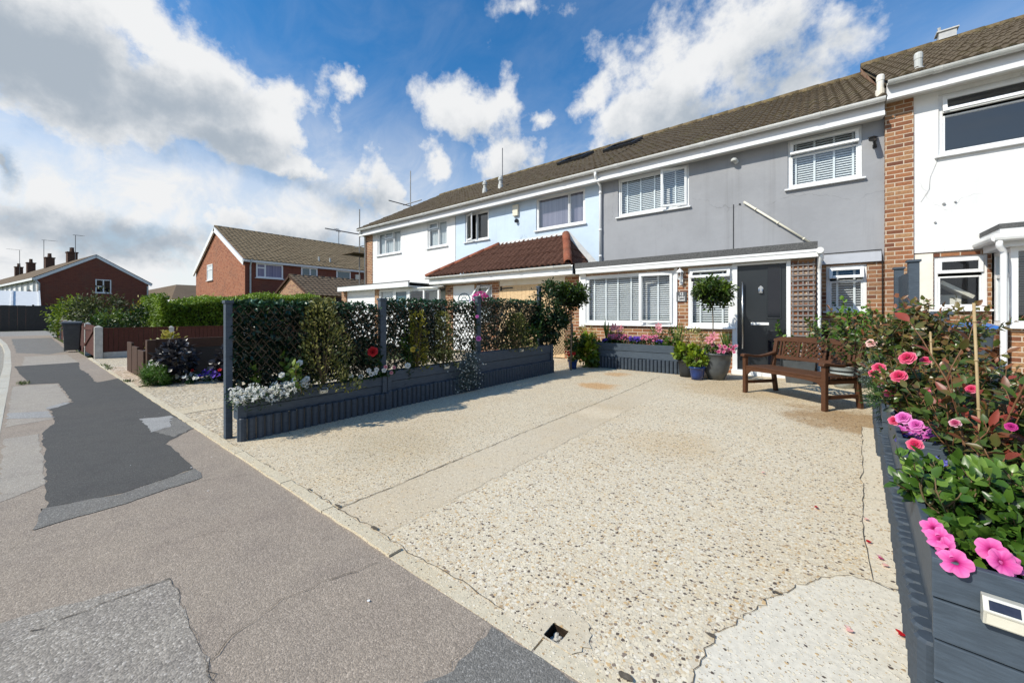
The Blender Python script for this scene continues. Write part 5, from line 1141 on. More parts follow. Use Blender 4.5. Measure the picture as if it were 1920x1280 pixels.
for (xa, za, xb, zb) in ((-29.7, 2.3, xm, 3.72), (xm, 3.72, -23.8, 2.3)):
    d = Vector((xb - xa, 0, zb - za)).normalized(); n = Vector((-d.z, 0, d.x)); a, b = Vector((xa, 10.66, za)), Vector((xb, 10.66, zb)); v = [a, b, b - n * .13, a - n * .13]
    mb.add(v + [p + Vector((0, .06, 0)) for p in v], [(0, 1, 2, 3), (3, 2, 1, 0), (0, 4, 5, 1), (3, 2, 6, 7)])
mb.build('bargeboard', M['brownwood'], H)
mb = MB(); mb.box(-23.99, 11.2, 0, -23.95, 14, 2.25); mb.build('dark_doorway', M['black'], H)
flatwin_y(H, 10.8, -26.9, -25.6, 1.7, 2.05, ())
# far terrace, dark gable towards the viewer, long lit front receding
H = thing('far_brick_terrace', 'far red brick terrace with a dark gable end and four chimneys along its ridge', 'house', (-60, .95, 0), rad(7.3))
X = -60; y0, y1, yr, ez, rz = .95, 9.2, 4.95, 4.85, 7.55; TH = H
mb = MB(); mb.poly([(X, y0, -.1), (X, y1, -.1), (X, y1, ez), (X, yr, rz - .08), (X, y0, ez)]); mb.build('gable_wall', M['brick_red_shaded'], H)
mb = MB(); mb.quad((X - 90, y0, -.1), (X, y0, -.1), (X, y0, 3.3), (X - 90, y0, 3.3)); mb.build('front_wall', M['brick_red'], H)
mb = MB(); mb.quad((X - 90, y0, 3.3), (X, y0, 3.3), (X, y0, ez), (X - 90, y0, ez)); mb.build('white_upper_wall', M['r_white'], H)
mb = MB()
for (ya, za, yb, zb) in ((y0 - .35, ez - .15, yr, rz), (yr, rz, y1 + .35, ez - .15)):
    d = Vector((0, yb - ya, zb - za)).normalized(); n = Vector((0, -d.z, d.y)); a, b = Vector((X + .02, ya, za)), Vector((X + .02, yb, zb)); v = [a, b, b - n * .26, a - n * .26]
    mb.add(v + [p + Vector((.08, 0, 0)) for p in v], [(0, 1, 2, 3), (7, 6, 5, 4), (0, 4, 5, 1), (3, 2, 6, 7), (4, 5, 6, 7)])
mb.build('bargeboard', M['fascia'], H)
e, t = Vector((0, y0 - .35, ez - .08)), Vector((0, yr, rz + .05)); mb = MB()
mb.quad((X - 90, e.y, e.z), (X + .12, e.y, e.z), (X + .12, t.y, t.z), (X - 90, t.y, t.z)); mb.quad((X - 90, t.y, t.z), (X + .12, t.y, t.z), (X + .12, y1 + .35, ez - .08), (X - 90, y1 + .35, ez - .08))
mb.build('roof', M['t_grey'], H)
mb = MB(); mb.box(X - 90, y0 - .34, ez - .32, X, y0 - .30, ez - .1); mb.build('fascia', M['fascia'], H)
mb = MB(); mb.tube([(X + .05, y0 - .2, ez - .2), (X + .08, y0 + .1, ez - .6), (X + .08, y0 + .1, 0)], .07, 8); mb.tube([(X + .08, y1 - .1, ez - .4), (X + .08, y1 - .1, 0)], .07, 8); mb.build('downpipe', M['grey_metal'], H)
flatwin_x(H, X, 4.9, 6.1, 3.5, 4.95, (5.5,), 4.2, 'glass_dark')
for i in range(14): flatwin_y(H, y0, X - 1.8 - i * 2.9, X - .5 - i * 2.9, 3.35, 4.6, (X - 1.15 - i * 2.9,))
for i, (px_, h) in enumerate(((-69.5, .95), (-80.5, 1.15), (-92, 1.25), (-101, 1.2))):
    c = MB(); c.box(px_ - .42, yr - .4, rz - .3, px_ + .42, yr + .4, rz + h); c.box(px_ - .48, yr - .46, rz + h, px_ + .48, yr + .46, rz + h + .14)
    ch = c.build('chimney', M['brick_chim'], H); p = MB()
    for k in (-.25, .25): p.lathe((px_ + k, yr, rz + h + .16), [(.16, 0), (.13, .45), (.17, .5), (0, .5)], 10)
    p.build('chimney_pot', M['brick_chim'], ch)
TH.location = (-60, .95, 0); ORG[TH.name] = (-60, .95, 0)
H = thing('distant_bungalow', 'distant low house with a long brown roof between the two brick gables', 'house', (-76, 15, 0))
mb = MB(); mb.quad((-90, 14, -.1), (-58, 14, -.1), (-58, 14, 3.), (-90, 14, 3.)); mb.quad((-58, 14, -.1), (-58, 24, -.1), (-58, 24, 3), (-58, 14, 3)); mb.build('wall', M['r_cream'], H)
mb = MB(); mb.quad((-57.5, 10.5, 2.9), (-57.5, 22, 2.9), (-64, 19, 5.0), (-64, 12.2, 5.0)); mb.quad((-90, 9.5, 2.9), (-57.5, 10.5, 2.9), (-64, 12.2, 5.0), (-90, 12.2, 5.0)); mb.build('roof', M['t_grey'], H)
def aerial(name, label, p, h, arm=1.1, az=.6):
    T = thing(name, label, 'aerial', p); mb = MB(); mb.tube([p, (p[0], p[1], p[2] + h)], .03, 6)
    d = Vector((math.cos(az), math.sin(az), .1)).normalized(); a = Vector((p[0], p[1], p[2] + h)); b = a + d * arm; mb.build('mast', M['aerial'], T); mb = MB(); mb.tube([a - d * .3, b], .022, 6)
    s = Vector((-d.y, d.x, 0))
    for k in range(6): c = a.lerp(b, k / 5); mb.tube([c - s * .22, c + s * .22], .014, 5)
    mb.build('yagi_array', M['aerial'], T)
aerial('tv_aerial', 'tall aerial mast beside the tallest chimney of the far terrace', (-68.3, 3.9, 7.5), 3.0, .9, 2.4)
aerial('tv_aerial', 'far aerial with a long boom left of the second chimney', (-84, 1.9, 7.5), 4.0, 2.2, 2.6)
aerial('tv_aerial', 'aerial furthest left on the far terrace roof', (-100, -.2, 7.5), 4.0, 2.6, 3.6)
aerial('tv_aerial', 'hook-ended aerial on the ridge of the gabled brick house', (-36.3, 19, 7.9), 1.3, .9, -.7)
aerial('tv_aerial', 'small aerial on the ridge of the gabled brick house, further from the street', (-36.3, 23.5, 7.9), .9, .7, .3)
# ------------------------------------------------------------------ far end of the road
T = thing('tall_black_fence', 'tall black boarded fence across the end of the road', 'fence', (-48.5, 0, -.1)); mb = MB()
y = -9.
while y < 3.2: mb.box(-48.55 + R_.uniform(-.01, .01), y + .001, -.12, -48.50, y + .399, 1.88 + R_.uniform(-.03, .03)); y += .40
mb.build('boards', M['black'], T)
mb = MB()
for k in range(7): mb.box(-48.64, -9 + k * 1.9, -.12, -48.56, -8.88 + k * 1.9, 1.95)
mb.build('post_row', M['black'], T)
T = thing('garden_canopy', 'white lean-to canopy roof showing above the tall black fence', 'canopy', (-54, 0, 0)); mb = MB()
mb.add([(-52.5, -8, 1.86), (-52.5, 1.0, 1.86), (-55.5, 1.0, 3.25), (-55.5, -8, 3.25)], [(0, 1, 2, 3)]); mb.build('roof_sheet', M['canopy'], T); mb = MB()
for k in range(7): y = -7.9 + k * 1.48; mb.bar((-52.48, y, 1.91), (-55.5, y, 3.30), .10, .08)
mb.box(-52.56, -8, 1.71, -52.46, 1.0, 1.87); mb.build('roof_bars', M['gutter'], T); mb = MB()
for y in (-7.8, -3.5, .8): mb.box(-52.55, y, 0, -52.45, y + .1, 1.7)
mb.build('post_row', M['gutter'], T)
T = thing('satellite_dish', 'dark satellite dish on the front corner of the far brick terrace', 'satellite dish', (-60.5, .6, 3.0)); mb = MB(); mb.x = Matrix.Translation((-60.4, .5, 3.1)) @ Matrix.Rotation(rad(75), 4, 'X') @ Matrix.Rotation(rad(20), 4, 'Y')
mb.lathe((0, 0, 0), [(0, 0), (.25, .04), (.5, .16)], 16); mb.tube([(0, .4, 0), (0, .1, .5)], .03, 6); mb.build('dish', M['aerial'], T)
# ------------------------------------------------------------------ neighbour boundary: red-brown fence with concrete posts
def cpost(mb, x, y, w, h): mb.box(x - w / 2, y - w / 2, -.1, x + w / 2, y + w / 2, h - .02); mb.add([(x - w / 2, y - w / 2, h - .02), (x + w / 2, y - w / 2, h - .02), (x + w / 2, y + w / 2, h - .02), (x - w / 2, y + w / 2, h - .02), (x, y, h + .03)], [(0, 1, 4), (1, 2, 4), (2, 3, 4), (3, 0, 4)])
T = thing('boundary_fence', 'red-brown closeboard fence with concrete posts running back from the pavement corner', 'fence', (-14.9, 1.25, 0))
mb = MB(); cpost(mb, -14.87, 1.25, .15, .84); mb.build('concrete_post', M['conc_post'], T)
for y in (2.72, 4.6, 6.5): mb = MB(); cpost(mb, -14.9, y, .11, .80); mb.build('concrete_post', M['conc_post'], T)
for (a, b) in ((1.34, 2.66), (2.79, 4.54), (4.67, 6.44)):
    mb = MB(); y = a
    while y < b - .03: mb.box(-14.93, y + .004, .15, -14.90 + R_.uniform(0, .008), min(y + .095, b), .78); y += .098
    mb.box(-14.94, a, .78, -14.87, b, .80); mb.build('fence_panel', M['redwood'], T)
    mb = MB(); mb.box(-14.94, a, -.02, -14.88, b, .15); mb.build('gravel_board', M['conc_post'], T)
T = thing('roadside_fence', 'red-brown closeboard fence with concrete posts along the far pavement behind the bin', 'fence', (-24, 1.24, 0))
for x in (-17.4, -19.6, -22., -24.4, -27, -29.6, -32.6): mb = MB(); cpost(mb, x, 1.24, .13, .90); mb.build('concrete_post', M['conc_post'], T)
for (a, b) in ((-19.52, -17.48), (-21.92, -19.68), (-24.32, -22.08), (-26.92, -24.48), (-29.52, -27.08), (-32.52, -29.68)):
    mb = MB(); x = a
    while x < b - .03: mb.box(x + .004, 1.22, .12, min(x + .12, b), 1.25 + R_.uniform(0, .01), .88); x += .123
    mb.box(a, 1.21, -.05, b, 1.26, .12); mb.build('fence_panel', M['redwood'], T)
T = thing('garden_gate', 'dark red closed garden gate between the two concrete corner posts', 'gate', (-16.2, 1.2, 0)); mb = MB(); x = -17.3
while x < -15.05: mb.box(x + .005, 1.19, .05, x + .12, 1.225, .86); x += .125
mb.build('boards', M['redwood'], T); mb = MB(); mb.bar((-17.28, 1.175, .25), (-15.05, 1.175, .75), .03, .08); mb.bar((-17.28, 1.178, .75), (-15.05, 1.178, .78), .03, .08); mb.build('brace', M['redwood'], T)
# wheelie bins
def wheelie(name, label, loc, rotz, body, lid, lidopen=0, sc=1., k=1.):
    T = thing(name, label, 'wheelie bin', loc, rotz); mb = MB()
    a, b, c, d = .235 * k, .28 * k, .285 * k, .345 * k; H_ = .94 * sc; z0 = .06
    mb.add([(-a, -b, z0), (a, -b, z0), (a, b, z0), (-a, b, z0), (-c, -d, H_), (c, -d, H_), (c, d, H_), (-c, d, H_)], [(0, 3, 2, 1), (0, 1, 5, 4), (1, 2, 6, 5), (2, 3, 7, 6), (3, 0, 4, 7)])
    for (x, y, s) in ((-c, 0, 0), (c, 0, 0)): pass
    mb.box(-c - .015, -d - .015, H_ - .05, c + .015, d + .015, H_ - .005); mb.build('body', M[body], T, world=False, bevel=.02)
    mb = MB(); mb.prism([(-d - .04, H_), (d + .04, H_), (d + .03, H_ + .045), (-.05, H_ + .085), (-d - .02, H_ + .045)], 'x', -c - .025, c + .025); mb.build('lid', M[lid], T, world=False, bevel=.012)
    mb = MB(); mb.tube([(-.22 * k, d + .05, H_ - .03), (.22 * k, d + .05, H_ - .03)], .016, 8); mb.bar((-.2, d - .02, H_ - .03), (-.2, d + .05, H_ - .03), .02, .03); mb.bar((.2, d - .02, H_ - .03), (.2, d + .05, H_ - .03), .02, .03); mb.build('handle', M[body], T, world=False)
    for s in (-1, 1): mb = MB(); mb.tube([(s * .22 * k, b - .02, .10), (s * .27 * k, b - .02, .10)], .10 * min(1, k + .1), 16); mb.build('wheel', M['black'], T, world=False)
    return T
wheelie('wheelie_bin', 'dark grey wheelie bin standing on the far pavement beside the red-brown fence', (-18.1, .97, 0), rad(84), 'bin', 'bin', sc=.92, k=.66)
# dark brown timber edging and low fence of the neighbour's bed
T = thing('timber_edging', 'short dark timber boards edging the neighbour bed beside the gravel', 'edging', (-10, 1.36, 0))
for (x0, x1, h) in ((-11.05, -10.55, .60), (-10.5, -9.95, .54), (-9.9, -9.36, .50)): mb = MB(); mb.box(x0, 1.33, -.02, x1, 1.37, h); mb.build('board', M['brownwood'], T, bevel=.004)
T = thing('low_brown_fence', 'low dark brown rail fence between the neighbour bed and drive', 'fence', (-9.3, 1.4, 0))
mb = MB(); mb.box(-9.38, 1.36, -.02, -9.22, 1.48, .70); mb.build('post', M['brownwood'], T, bevel=.005)
mb = MB(); mb.box(-9.34, 1.48, .54, -9.27, 4.4, .71); mb.build('rail', M['brownwood'], T); mb = MB(); mb.box(-9.325, 1.48, -.02, -9.285, 4.4, .535); mb.build('backboard', M['black'], T)
mb = MB(); mb.box(-9.34, 4.4, -.02, -9.22, 4.52, .70); mb.build('post', M['brownwood'], T)
# ------------------------------------------------------------------ plants along the far side
def bush(name, label, cat, loc, r, ncl, per, L, W, mat, stem='stem', group=None, zc=None, cr=.35, shell=.55, jit=.7, up=.5, stems=5, zmin=None, droop=.15, light=0.):
    T = thing(name, label, cat, loc, group=group); zc = r[2] if zc is None else zc; c = (loc[0], loc[1], loc[2] + zc)
    P, out, lv = clump_cloud(c, r, ncl, per, shell, cr, zmin=loc[2] + .02 if zmin is None else zmin)
    foliage('foliage', P, out, lv + light, L, W, M[mat], T, jit, droop, up=up)
    if stems:
        mb = MB()
        for i in range(stems):
            a = R_.random() * 6.28; e = (c[0] + r[0] * .6 * math.cos(a) * R_.random(), c[1] + r[1] * .6 * math.sin(a) * R_.random(), c[2] + r[2] * .5)
            mb.tube([loc, tuple((Vector(loc) * .5 + Vector(e) * .5) + Vector((R_.gauss(0, .05), R_.gauss(0, .05), 0)) * r[2]), e], [.018 * r[2] + .003, .012 * r[2] + .002, .004], 5)
        mb.build('stem', M[stem], T)
    return T
def hedge(name, label, x0, x1, y0, y1, zt, n, L, W, mat):
    T = thing(name, label, 'hedge', ((x0 + x1) / 2, (y0 + y1) / 2, 0)); P = np.empty((n, 3)); out = np.zeros((n, 3))
    P[:, 0] = rng.uniform(x0, x1, n); P[:, 1] = rng.uniform(y0, y1, n); P[:, 2] = rng.uniform(.05, 1., n) ** .75
    f = rng.integers(0, 4, n); bmp = .10 * np.sin(P[:, 0] * 2.3) + .08 * np.sin(P[:, 1] * 3.1 + 1) + .06 * rng.normal(size=n)
    hz = zt(P[:, 0], P[:, 1]); P[:, 2] *= hz
    k = f == 0; P[k, 1] = y0 + np.abs(bmp[k]); out[k] = (0, -1, .2)
    k = f == 1; P[k, 0] = x1 - np.abs(bmp[k]); out[k] = (1, 0, .2)
    k = f >= 2; P[k, 2] = hz[k] + bmp[k] * .8; out[k] = (.1, -.2, 1)
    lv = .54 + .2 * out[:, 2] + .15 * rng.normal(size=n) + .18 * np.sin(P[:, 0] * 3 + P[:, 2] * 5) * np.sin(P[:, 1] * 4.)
    foliage('foliage', P, out, lv, L, W, M[mat], T, .8)
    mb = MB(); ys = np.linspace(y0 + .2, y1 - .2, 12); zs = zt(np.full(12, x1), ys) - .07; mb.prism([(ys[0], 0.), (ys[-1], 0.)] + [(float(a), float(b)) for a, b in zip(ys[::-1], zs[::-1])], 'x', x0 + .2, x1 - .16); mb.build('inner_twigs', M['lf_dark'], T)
    return T
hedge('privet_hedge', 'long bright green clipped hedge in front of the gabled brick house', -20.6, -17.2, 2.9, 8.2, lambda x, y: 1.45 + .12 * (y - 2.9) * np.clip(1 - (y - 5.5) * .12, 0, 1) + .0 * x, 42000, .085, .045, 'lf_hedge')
far = [('tall feathery dark green shrub in the middle of the far garden', (-26, 2.25, 0), (1.5, 1.0, 1.05), 60, 60, .14, .05, 'lf_maroon'),
       ('rounded yellow-green shrub at the left end of the far garden', (-30, 1.6, 0), (1.4, .7, .98), 45, 45, .13, .08, 'lf_lime'),
       ('small dark pink-tinged shrub leftmost over the roadside fence', (-32.3, 1.5, 0), (1.0, .5, .85), 30, 40, .12, .07, 'lf_mid'),
       ('broad mid-green leafy shrub right behind the bin and fence', (-19.4, 2.0, 0), (1.3, .62, .66), 55, 50, .10, .055, 'lf_bay'),
       ('yellow-green shrub between the feathery shrub and the hedge', (-24.5, 4.0, 0), (1.6, .8, .9), 40, 45, .13, .08, 'lf_gold'),
       ('low dark shrub in the gap in front of the clipped hedge', (-19.9, 2.75, 0), (1.2, .5, .72), 34, 45, .10, .05, 'lf_dark')]
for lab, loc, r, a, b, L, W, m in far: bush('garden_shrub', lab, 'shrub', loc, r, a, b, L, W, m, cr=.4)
bush('dark_leaved_shrub', 'dark plum-leaved shrub in front of the low brown fence', 'shrub', (-8.55, 1.62, 0), (.28, .26, .33), 26, 24, .09, .06, 'lf_plum')
bush('dark_leaved_shrub', 'dark plum-leaved shrub half hidden behind the grey end post', 'shrub', (-8.1, 2.32, 0), (.3, .3, .3), 26, 24, .09, .06, 'lf_plum')
bush('feathery_plant', 'bright green feathery mound at the corner of the neighbour bed', 'plant', (-8.45, 1.36, 0), (.26, .17, .17), 40, 60, .07, .008, 'lf_feather', jit=1.0)
T = bush('variegated_shrub', 'yellow and green shrub behind the dark timber edging boards', 'shrub', (-10.2, 1.75, 0), (.55, .25, .40), 30, 26, .08, .05, 'lf_gold')
T = bush('petunia_clump', 'purple petunias with a few red blooms beside the grey end post', 'flowers', (-8.3, 2.15, 0), (.36, .26, .09), 20, 14, .05, .03, 'lf_mid', stems=0)
k = 60; P = np.column_stack([rng.normal(-8.3, .2, k), rng.normal(2.12, .13, k), rng.uniform(.10, .2, k)]); flower_obj('bloom_mass', P[:50], rng.normal(size=(50, 3)) * .4 + [.5, -.7, .6], .035, 5, M['pt_purple'], T); flower_obj('red_bloom_mass', P[50:] + [.05, .05, .05], rng.normal(size=(10, 3)) * .4 + [.5, -.7, .6], .03, 5, M['pt_red'], T)
T = bush('white_petunia_clump', 'white petunias low at the front of the neighbour bed', 'flowers', (-8.35, 1.75, 0), (.24, .16, .07), 14, 12, .05, .03, 'lf_mid', stems=0)
k = 26; P = np.column_stack([rng.normal(-8.35, .12, k), rng.normal(1.75, .08, k), rng.uniform(.08, .15, k)]); flower_obj('bloom_mass', P, rng.normal(size=(k, 3)) * .4 + [.5, -.7, .6], .035, 5, M['pt_white'], T)
T = bush('white_daisy_clump', 'tiny white flowers on the feathery mound at the bed corner', 'flowers', (-8.95, 1.45, 0), (.22, .10, .2), 8, 10, .05, .02, 'lf_plum', stems=0)
k = 8; P = np.column_stack([rng.normal(-8.75, .10, k), rng.normal(1.38, .04, k), rng.uniform(.24, .33, k)]); flower_obj('bloom_mass', P, rng.normal(size=(k, 3)) * .3 + [.3, -.6, .8], .04, 6, M['pt_white'], T)
for i, (x, y, s) in enumerate(((-10.3, .02, .10), (-12.4, 1.15, .2), (-11.7, 1.14, .15), (-9.2, 1.12, .08))):
    T = thing('weed_tuft', ['small weed tuft growing at the kerb edge', 'grassy weeds by the concrete corner post', 'grassy weeds between gravel and pavement', 'weed tuft at the edge of the gravel strip'][i], 'weeds', (x, y, 0)); k = 60
    P = np.column_stack([x + rng.normal(0, s, k), y + rng.normal(0, .03, k), np.zeros(k)]); leaf_obj('blades', P, rng.normal(size=(k, 3)) * .5 + [0, 0, 1], rng.normal(size=(k, 3)), .06, .008, rng.random(k), M['lf_bay'], T)
# ------------------------------------------------------------------ left boundary: trellis screen, planters, plants
def logs_y(mb, x, y0, y1, h, r=.034, jitter=.006):
    y = y0 + r
    while y < y1 - r * .5:
        hh = h + R_.uniform(-jitter, jitter); n = 10; xx = x + R_.uniform(-.003, .003); vs = []
        for z, k in ((-.02, 1.), (hh - .008, 1.), (hh, .8)):
            for j in range(n): t = 2 * PI * j / n; vs.append((xx + r * k * math.cos(t), y + r * k * math.sin(t), z))
        mb.add(vs, [(i * n + j, i * n + (j + 1) % n, (i + 1) * n + (j + 1) % n, (i + 1) * n + j) for i in range(2) for j in range(n)] + [tuple(range(2 * n, 3 * n))]); y += 2 * r + .004
def logs_x(mb, y, x0, x1, h, r=.034): 
    m2 = MB(); logs_y(m2, y, x0, x1, h, r); mb.add([(p[1], p[0], p[2]) for p in m2.v], [f[::-1] for f in m2.f])
def solar(loc, face, label, w=.085, h=.062):
    T = thing('solar_light', label, 'solar light', loc); mb = MB()
    X = Matrix.Translation(loc) @ Matrix.Rotation(face, 4, 'Z'); mb.x = X   # local: front faces -y
    mb.prism([(0.0, -h / 2), (-.026, -h / 2 + .004), (-.036, .006), (-.020, h / 2), (0., h / 2)], 'x', -w / 2, w / 2); mb.build('case', M['solar_box'], T, bevel=.002)
    mb = MB(); mb.x = X; a = Vector((0, -.036, .006)); b = Vector((0, -.020, h / 2)); n = Vector((0, -1, .45)).normalized() * .0015; p, q = a.lerp(b, .15) + n, a.lerp(b, .8) + n
    mb.quad((-w * .36, p.y, p.z), (w * .36, p.y, p.z), (w * .36, q.y, q.z), (-w * .36, q.y, q.z)); mb.build('solar_cell', M['solar_cell'], T)
    mb = MB(); mb.x = X; a = Vector((0, -.026, -h / 2 + .004)); b = Vector((0, -.036, .006)); n = Vector((0, -1, -.3)).normalized() * .0015; p, q = a.lerp(b, .12) + n, a.lerp(b, .88) + n
    mb.quad((-w * .42, p.y, p.z), (w * .42, p.y, p.z), (w * .42, q.y, q.z), (-w * .42, q.y, q.z)); mb.build('diffuser', M['solar_diff'], T); return T
secs = [(1.22, 2.76, .40, .205), (2.765, 4.27, .455, .22), (4.275, 6.55, .555, .25)]
labs = ['near slate-grey timber planter of the left row, under the white alyssum', 'middle slate-grey timber planter of the left row, behind the silvery trailing plant', 'far slate-grey timber planter of the left row, nearest the house']
XF, XB = -4.135, -4.265
for (a, b, zt, zl), lb in zip(secs, labs):
    T = thing('timber_planter', lb, 'planter', ((XF + XB) / 2, (a + b) / 2, 0), group='slate grey planters in the left row')
    h = (zt - zl + .02) / 2; xo = .01
    for k in range(2):
        z0 = zl - .02 + k * h; mb = MB(); mb.box(XF - .02, a, z0 + .003, XF + .004 + .012 * k, b, z0 + h - .003)
        mb.box(XB, a, z0 + .003, XB + .02, b, z0 + h - .003); mb.box(XB + .02, a, z0 + .003, XF - .02, a + .02, z0 + h - .003); mb.box(XB + .02, b - .02, z0 + .003, XF - .02, b, z0 + h - .003); mb.build('board', M['slate'], T, bevel=.003)
    mb = MB(); mb.box(XB + .021, a + .021, zl - .02, XF - .021, b - .021, zt - .05); mb.build('soil', M['soil'], T)
    for y in (a + .02, b - .03): mb = MB(); mb.box(XF + .016, y - .035, -.02 if y < a + .1 and a < 1.5 else zl, XF + .036, y + .035, zt + .01); mb.build('corner_batten', M['slate'], T, bevel=.003)
    mb = MB(); logs_y(mb, XF + .03, a - .01, b + .05, zl); mb.build('log_edging', M['slate_shaded'], T, smooth=False)
posts = [(1.16, 1.285), (2.83, 1.36), (4.60, 1.45), (6.38, 1.72)]
XS = -4.325
T = thing('trellis_screen', 'dark leafy trellis screen on slate-grey posts along the left side of the drive', 'fence', (XS, 3.8, 0))
for i, (y, h) in enumerate(posts):
    mb = MB(); e = .028 if i == 0 else .042; y += .035 * (i == 0); mb.box(XS - .03, y - e, -.02, XS + .035, y + e, h - .03); mb.box(XS - .04, y - e - .009, h - .03, XS + .045, y + e + .009, h); mb.build('post', M['slate'], T, bevel=.004)
PN = [(1.22, 2.78, .40, 1.235, 1.29), (2.89, 4.55, .46, 1.31, 1.36), (4.66, 6.33, .55, 1.38, 1.42)]
def lattice(y0, y1, z0, z1, x, sp=.062, w=.009):
    mb = MB(); W, Hh = y1 - y0, z1 - z0
    for s, dx in ((1, 0), (-1, .008)):
        c = -Hh
        while c < W + Hh:
            # line y = y0 + c + s' * (z-z0)
            pts = []
            if s == 1: ya, yb = y0 + c, y0 + c + Hh * .8
            else: ya, yb = y0 + c + Hh * .8, y0 + c
            za, zb = z0, z1
            def clip(ya, za, yb, zb):
                if yb == ya: return None
                t0, t1 = 0., 1.
                for lim, sg in ((y0, 1), (y1, -1)):
                    d0, d1 = sg * (ya - lim), sg * (yb - lim)
                    if d0 < 0 and d1 < 0: return None
                    if d0 < 0: t0 = max(t0, d0 / (d0 - d1))
                    if d1 < 0: t1 = min(t1, d0 / (d0 - d1))
                if t0 >= t1: return None
                return (ya + (yb - ya) * t0, za + (zb - za) * t0, ya + (yb - ya) * t1, za + (zb - za) * t1)
            r = clip(ya, za, yb, zb)
            if r: j = R_.uniform(-.004, .004); mb.bar((x + dx, r[0] + j, r[1]), (x + dx, r[2] + j, r[3]), .007, w, (1, 0, 0))
            c += sp
    return mb
for pi_, (y0, y1, z0, z1, z1b) in enumerate(PN):
    lattice(y0, y1, z0, z1, XS + .012, .075).build('lattice', M['willow'], T)
    n = (12000, 9000, 9000)[pi_]; y = rng.uniform(y0, y1, n); z = z0 + (z1 - z0 + .05) * rng.random(n)
    u = (y - y0) / (y1 - y0); v = (z - z0) / (z1 - z0)
    dens = np.ones(n)
    if pi_ == 0: dens = 1 - .75 * np.clip((.16 - v) / .16, 0, 1) * (u > .5) - .35 * ((u > .8) & (v > .55))
    if pi_ == 1: dens = np.where(u > .55, .26 + .5 * (v > .82), 1.) * np.where(v < .2, .45, 1.)
    if pi_ == 2: dens = np.where(v > .85, .75, .62 - .3 * ((u > .3) & (u < .75) & (v > .55))) * np.where((u > .72) & (v < .35), .15, 1.)
    hole = .5 + .5 * np.sin(y * 21 + 3 * np.sin(z * 9)) * np.sin(z * 23 + 2 * np.sin(y * 8)); dens = dens * (.72 + .4 * hole)
    k = rng.random(n) < dens; y, z, v = y[k], z[k], v[k]; n = len(y)
    P = np.column_stack([XS - .022 + rng.normal(.0, .032, n), y, z]); out = np.column_stack([rng.choice([-1, 1], n) * .7, rng.normal(0, .3, n), rng.normal(.2, .3, n)])
    lv = .30 + .14 * rng.normal(size=n) + .42 * np.clip((v - .86) / .14, 0, 1)  # last term paints a sunlit top edge into the leaf colour
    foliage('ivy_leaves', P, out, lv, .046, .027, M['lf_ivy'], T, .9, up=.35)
for loc, f, lb in (((XF + .018, 1.98, .345), PI / 2, 'small solar light on the near left planter'), ((XF + .018, 3.72, .415), PI / 2, 'small solar light on the middle left planter'), ((XF + .018, 5.50, .52), PI / 2, 'small solar light on the far left planter')): solar(loc, f, lb)
# plants in the left row
def upright(name, label, cat, loc, h, r, n, L, W, mat, extra=None, light=0., stem='stem'):
    """irregular upright shrub built from shoots carrying leaves"""
    T = thing(name, label, cat, loc); tubes, P, D, Hh = branches(loc, n, h, r, seg=8, sub=4, leaf_from=.08, step=L * .30, start=r * .6)
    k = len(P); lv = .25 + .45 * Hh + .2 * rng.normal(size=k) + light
    leaf_obj('foliage', P, D + rvec(k) * .4, rvec(k) * .6 + [.2, -.3, .6], L * (.7 + .6 * rng.random(k)), W * (.7 + .6 * rng.random(k)), lv, M[mat], T)
    stems_obj(tubes, M[stem], T); return T
def cone_shrub(name, label, loc, h, r, n, L, W, mat, light=0., cone=.7):
    T = thing(name, label, 'shrub', loc); nl = 26; P = []; O = []; Lv = []
    for i in range(n):
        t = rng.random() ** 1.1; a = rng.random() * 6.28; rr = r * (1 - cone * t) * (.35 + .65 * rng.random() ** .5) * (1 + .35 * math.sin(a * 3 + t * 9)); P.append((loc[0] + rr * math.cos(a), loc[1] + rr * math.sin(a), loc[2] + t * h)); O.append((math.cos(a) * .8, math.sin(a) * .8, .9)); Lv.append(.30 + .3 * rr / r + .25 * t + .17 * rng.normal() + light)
    foliage('foliage', np.array(P), np.array(O), np.array(Lv), L, W, M[mat], T, .6)
    mb = MB()
    for i in range(5): a = i * 1.3; mb.tube([loc, (loc[0] + r * .4 * math.cos(a), loc[1] + r * .4 * math.sin(a), loc[2] + h * .75)], [.01, .004], 5)
    mb.build('stem', M['stem'], T); return T
cone_shrub('variegated_evergreen', 'tall yellow-variegated evergreen in the near left planter rising above the screen', (-4.19, 2.02, .34), .98, .36, 2700, .038, .017, 'lf_varieg', light=.06, cone=.74)
cone_shrub('golden_shrub', 'golden-leaved upright shrub against the middle of the trellis screen', (-4.19, 3.28, .40), .80, .15, 700, .042, .022, 'lf_gold', light=-.08, cone=.5)
cone_shrub('variegated_shrub', 'cream-variegated shrub in the middle planter beside the silvery plant', (-4.19, 3.74, .40), .78, .17, 900, .042, .022, 'lf_varieg', light=.05, cone=.6)
cone_shrub('variegated_shrub', 'variegated bushy shrub in the far left planter', (-4.19, 5.45, .50), .66, .34, 1300, .045, .022, 'lf_varieg', light=-.06)
upright('green_shrub', 'plain mid-green shrub at the house end of the far left planter', 'shrub', (-4.2, 5.95, .50), .62, .35, 9, .07, .036, 'lf_mid', light=.1)
upright('leafy_seedling', 'thin pale green shoot in the middle left planter', 'plant', (-4.15, 3.12, .42), .42, .2, 3, .06, .035, 'lf_bay')
